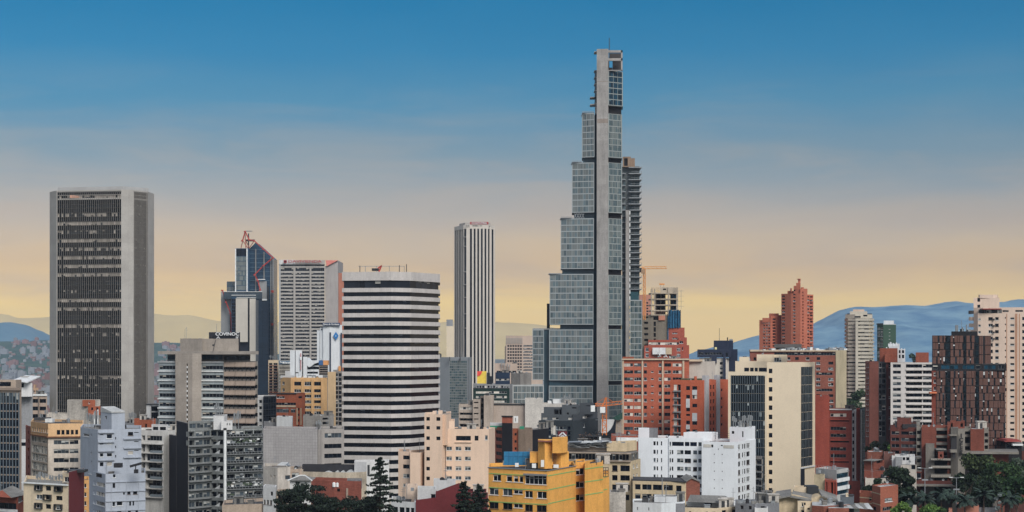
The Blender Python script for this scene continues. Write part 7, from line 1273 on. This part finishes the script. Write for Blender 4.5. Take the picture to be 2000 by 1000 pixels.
def broad_crown(seed, R, H, z0, lobes=16, per=150, s=.55, flat=.72):
    """Leaf clumps on and inside many lobes: an uneven outline with gaps."""
    r = random.Random(seed); m = MB()
    for i in range(lobes):
        a = r.uniform(0, 6.28); q = math.sqrt(r.random()) * .72; hz = r.uniform(.12, .88); k = math.sqrt(max(.1, 1 - (hz * 2 - 1) ** 2 * .8))
        c = Vector((math.cos(a) * q * R * k, math.sin(a) * q * R * k, z0 + H * hz)); lr = R * r.uniform(.26, .42)
        for j in range(per):
            d = Vector((r.gauss(0, 1), r.gauss(0, 1), r.gauss(0, 1))).normalized() * lr * (r.random() ** .3) * r.uniform(.8, 1.12); d.z *= flat
            leaf(m, c + d, s * r.uniform(.6, 1.3), r)
    return m
def trunk_mb(seed, h, r0, R, H, z0, nb=7):
    r = random.Random(seed); m = MB(); p = [Vector((r.uniform(-.2, .2) * k, r.uniform(-.2, .2) * k, -1 + (h + 1) * k / 5)) for k in range(6)]
    for k in range(5): m.bar(p[k], p[k + 1], r0 * (1 - .15 * k), 0, 7, r0 * (1 - .15 * (k + 1)))
    for i in range(nb):
        a = r.uniform(0, 6.28); b0 = p[r.randint(2, 4)]; e = Vector((math.cos(a) * R * .6, math.sin(a) * R * .6, z0 + H * r.uniform(.25, .8))); mid = (b0 + e) / 2 + Vector((0, 0, -.3)); m.bar(b0, mid, r0 * .42, 0, 5, r0 * .28); m.bar(mid, e, r0 * .28, 0, 5, r0 * .08)
    return m
def tree(px, Y, ytop, wpx, label, lo, hi, name='tree', mat='leaf', lobes=16, per=150, seed=1, s=.5, crown=.72, group=None, flat=.72):
    x = X(px, Y); g = ground(x, Y); top = Z(ytop, Y); h = max(3, top - g); R = wpx * Y / F / 2; H = h * crown; z0 = h - H
    o = empty(name, (x, Y, g), label, 'tree', group)
    bpy_o = trunk_mb(seed, z0 + H * .55, max(.18, h * .022), R, H, z0).build('trunk', BARK, o, loc=(0, 0, .001))
    broad_crown(seed, R, H, z0, lobes, per, s, flat).build('crown', leaf_mat(mat, lo, hi), o, loc=(0, 0, .001)); return o
def conifer(px, Y, ytop, wpx, label, lo, hi, seed, mat, layers=15, per=60, droop=.18, gap=1.0, crown=.8):
    x = X(px, Y); g = ground(x, Y); h = Z(ytop, Y) - g; R = wpx * Y / F / 2; r = random.Random(seed)
    o = empty('conifer', (x, Y, g), label, 'tree'); t = MB(); c = MB()
    t.bar((0, 0, -1), (0, 0, h * .97), h * .022, 0, 8, .05)
    nb = int(layers * 7)
    for k in range(nb):
        f = (k + .5) / nb; z = h * (1 - crown * f) + r.gauss(0, .18); rad = R * (.1 + .95 * f ** .75)
        a = k * 2.399 + r.uniform(-.5, .5); l = rad * r.choice([r.uniform(.45, .8), r.uniform(.75, 1.0), r.uniform(.9, 1.2)]); sag = r.uniform(-.12, .26) - droop * .5
        tip = Vector((math.cos(a) * l, math.sin(a) * l, z + l * sag)); b0 = Vector((0, 0, z)); t.bar(b0, tip, .08, 0, 4, .02)
        sd = Vector((-math.sin(a), math.cos(a), 0))
        for q in range(int(per * (.5 + l / R))):
            u = r.random() ** .7 * 1.05; wd = .32 * l * (1 - .55 * u); p = b0.lerp(tip, u) + sd * r.uniform(-1, 1) * wd + Vector((0, 0, r.gauss(0, .09) + .12 * u * l * (1 - u)))
            leaf(c, p, r.uniform(.12, .36), r, 1.1)
    for q in range(40): leaf(c, Vector((r.gauss(0, .12), r.gauss(0, .12), h * r.uniform(.93, 1.0))), .2, r)
    t.build('trunk', BARK, o, loc=(0, 0, .001)); c.build('crown', leaf_mat(mat, lo, hi), o, loc=(0, 0, .001)); return o
def palm(px, Y, ytop, label, seed, L0=3.6, group=None):
    x = X(px, Y); g = ground(x, Y); h = Z(ytop, Y) - g - 1.2; r = random.Random(seed); o = empty('palm_tree', (x, Y, g), label, 'palm', group)
    t = MB(); t.bar((0, 0, -1), (.1, 0, h), .26, 0, 8, .2); t.build('trunk', BARK, o, loc=(0, 0, .001)); c = MB()
    for k in range(22):
        a = k * 2.4 + r.uniform(-.2, .2); el = r.uniform(-.3, 1.1); Lf = L0 * r.uniform(.8, 1.1); d = Vector((math.cos(a), math.sin(a), 0)); sd = Vector((-math.sin(a), math.cos(a), 0)); p0 = Vector((.1, 0, h)); v = d * math.cos(el) + Vector((0, 0, math.sin(el)))
        for i in range(8):
            p1 = p0 + v * Lf / 8; v = (v + Vector((0, 0, -.16))).normalized(); w_ = .55 * math.sin(math.pi * (i + 1) / 9.5) + .08
            for s_ in (-1, 1): c.face([p0, p1, p1 + sd * s_ * w_ - Vector((0, 0, w_ * .55)) + v * .15, p0 + sd * s_ * w_ * .9 - Vector((0, 0, w_ * .5)) + v * .1])
            p0 = p1
    c.build('crown', leaf_mat('leaf_palm', (18, 34, 30), (54, 70, 60)), o, loc=(0, 0, .001)); return o
DK = ((12, 24, 18), (48, 66, 44)); CED = ((10, 18, 18), (44, 58, 44))
tree(596, 400, 936, 104, 'broad dark cedar in front of the little hip roofed white house', *CED, name='conifer', mat='leaf_cedar', lobes=30, per=190, seed=596, s=.27, crown=.93, flat=.38)
tree(566, 396, 945, 76, 'smaller dark cedar leaning at the left of the broad cedar', *CED, name='conifer', mat='leaf_cedar', lobes=30, per=190, seed=566, s=.27, crown=.93, flat=.38)
tree(624, 394, 952, 80, 'low dark cedar at the right of the broad cedar', *CED, name='conifer', mat='leaf_cedar', lobes=30, per=190, seed=624, s=.27, crown=.93, flat=.38)
conifer(742, 380, 893, 92, 'tall tiered dark pine in front of the striped tower base', *CED, 5, 'leaf_cedar', layers=15, per=60, droop=.12, gap=1.3, crown=.9)
tree(676, 396, 960, 104, 'low spreading dark cedar between the broad cedar and the tall tiered pine', *CED, name='conifer', mat='leaf_cedar', lobes=30, per=190, seed=676, s=.27, crown=.93, flat=.38)
tree(716, 384, 962, 84, 'squat dark conifer at the foot of the tall tiered pine', *CED, name='conifer', mat='leaf_cedar', lobes=30, per=190, seed=716, s=.27, crown=.93, flat=.38)
conifer(906, 385, 942, 82, 'dark pointed conifer in front of the maroon wall', *CED, 8, 'leaf_cedar', layers=15, per=60, droop=.25, crown=.95)
conifer(936, 388, 949, 74, 'dark conifer touching the left corner of the yellow apartments', *CED, 9, 'leaf_cedar', layers=15, per=60, droop=.25, crown=.95)
tree(1755, 520, 908, 78, 'dense round dark tree beside the institute podium', *DK, mat='leaf_dark', seed=21, lobes=22, per=170)
tree(1716, 640, 836, 52, 'tall dull green tree in the shade below the slim brown brick tower', (20, 34, 24), (58, 66, 46), mat='leaf_dull', seed=22, lobes=18)
tree(1699, 600, 862, 34, 'dark leafy tree hugging the glass edged brick block', *DK, mat='leaf_dark', seed=23, lobes=12)
tree(1735, 610, 861, 30, 'bright green bushy tree above the small brick houses', (44, 76, 30), (96, 124, 60), mat='leaf_bright', seed=24, lobes=12)
tree(1668, 960, 747, 58, 'green tree filling the gap under the beige banded tower', (24, 44, 30), (66, 88, 56), mat='leaf_mid', seed=25, lobes=20, per=170, s=.7)
tree(1645, 970, 762, 36, 'smaller green tree half hidden behind the tan concrete end wall', (24, 44, 30), (66, 88, 56), mat='leaf_mid', seed=26, lobes=12, s=.7)
tree(1785, 1150, 676, 40, 'bluish far tree standing behind the white block roof rooms', (34, 56, 48), (74, 96, 80), mat='leaf_far', seed=27, lobes=20, s=.8, crown=.5)
tree(1803, 1160, 684, 26, 'small bluish far tree right behind the brick roof room', (34, 56, 48), (74, 96, 80), mat='leaf_far', seed=28, lobes=12, s=.8, crown=.4)
tree(1915, 545, 886, 88, 'large olive green tree in front of the institute right wing', (22, 38, 22), (70, 82, 46), mat='leaf_olive', seed=31, lobes=26, per=180)
tree(1958, 530, 900, 86, 'big leafy green tree under the pink high rise', (18, 38, 22), (62, 86, 46), mat='leaf_green', seed=32, lobes=26, per=180)
tree(1992, 540, 884, 50, 'tall grey green tree at the right picture edge', (40, 56, 44), (96, 108, 92), mat='leaf_greygreen', seed=33, lobes=16)
tree(1886, 520, 922, 56, 'dark green tree right beside the concrete shaft with letters', *DK, mat='leaf_dark', seed=34, lobes=16)
tree(1930, 505, 936, 60, 'dark tree below the large olive green tree', *DK, mat='leaf_dark', seed=35, lobes=16)
tree(1985, 505, 930, 56, 'deep green tree in the bottom right thicket', (18, 40, 24), (56, 84, 46), mat='leaf_thicket', seed=36, lobes=16)  # deep green leaf tone of its own
tree(1703, 505, 930, 42, 'dark shrubby tree between the brick houses and the glass edged block', *DK, mat='leaf_dark', seed=37, lobes=12)
tree(1728, 500, 934, 40, 'dark bushy tree behind the square brick house', *DK, mat='leaf_dark', seed=38, lobes=12)
tree(1768, 505, 955, 40, 'low dark tree under the dense round dark tree', *DK, mat='leaf_dark', seed=39, lobes=12)
tree(1762, 425, 984, 52, 'light green bush at the bottom edge right of the square brick house', (52, 82, 32), (112, 138, 66), name='bush', mat='leaf_lime', seed=41, lobes=14, s=.35)
tree(1812, 428, 985, 62, 'wide light green bush at the bottom edge below the palms', (46, 78, 34), (100, 128, 62), name='bush', mat='leaf_lime2', seed=42, lobes=16, s=.35)
tree(1840, 424, 992, 40, 'low dark green bush at the bottom edge left of the salmon house', (30, 52, 28), (70, 92, 50), name='bush', mat='leaf_bush', seed=43, lobes=12, s=.35)
tree(47, 640, 897, 14, 'thin dark tree in the slot beside the dark glass slab', *DK, mat='leaf_dark', seed=44, lobes=8, per=90)
tree(1952, 498, 962, 20, 'pale ash grey shrub among the palms', (96, 108, 108), (150, 158, 156), name='shrub', mat='leaf_ash', seed=45, lobes=7, per=80, s=.35)
for i, (px, yt, lb) in enumerate(((1806, 966, 'dusty palm under the left street lamp'), (1838, 956, 'dusty palm between the two street lamps'), (1858, 962, 'dusty palm just left of the right street lamp'), (1884, 968, 'dusty palm just right of the right street lamp'), (1921, 958, 'tallest fan of palm fronds near the ash grey shrub'), (1905, 972, 'low palm behind the salmon house'), (1972, 966, 'palm in the bottom right corner thicket'), (1778, 966, 'palm at the left end of the palm row'))):
    palm(px, 498 + 3 * (i % 3), yt, lb, 60 + i, group='palms along the bottom right')
# street lamps
def lamp(px, Y, ytop, label):
    x = X(px, Y); g = ground(x, Y); h = Z(ytop, Y) - g; o = empty('street_lamp', (x, Y, g), label, 'street lamp', 'street lamps by the institute')
    m = MB(); m.bar((0, 0, -.5), (0, 0, h), .16, 0, 8, .1); m.build('pole', METAL, o, loc=(0, 0, .001))
    for s_ in (-1, 1):
        m = MB(); m.bar((0, 0, h - .15), (s_ * 1.3, 0, h), .06); m.build('arm', METAL, o, loc=(0, 0, .001)); m = MB(); m.box(s_ * 1.6 - .5, -.18, h - .06, s_ * 1.6 + .5, .18, h + .12); m.build('lamp_head', FR_W, o, loc=(0, 0, .001))
    m = MB(); m.box(-.9, -.12, h - 3.6, .9, .12, h - 3.2); m.build('crossbar', METAL, o, loc=(0, 0, .001))
lamp(1806.5, 512, 914, 'left grey double armed street lamp in front of the institute podium'); lamp(1868, 510, 932.5, 'shorter double armed street lamp below the concrete shaft')
# ================================================================ HAZE
m = MB(); m.box(-9100, -320, -6, 9100, 17600, 440); hz = m.build('haze', []); tag(hz, kind='stuff')
hm = bpy.data.materials.new('haze'); hm.use_nodes = True; t = hm.node_tree; t.nodes.clear(); o = t.nodes.new('ShaderNodeOutputMaterial'); v = t.nodes.new('ShaderNodeVolumePrincipled'); t.links.new(v.outputs[0], o.inputs['Volume'])
v.inputs['Color'].default_value = S(202, 218, 240); v.inputs['Density'].default_value = 5.0e-5; v.inputs['Anisotropy'].default_value = 0
hz.data.materials.append(hm)
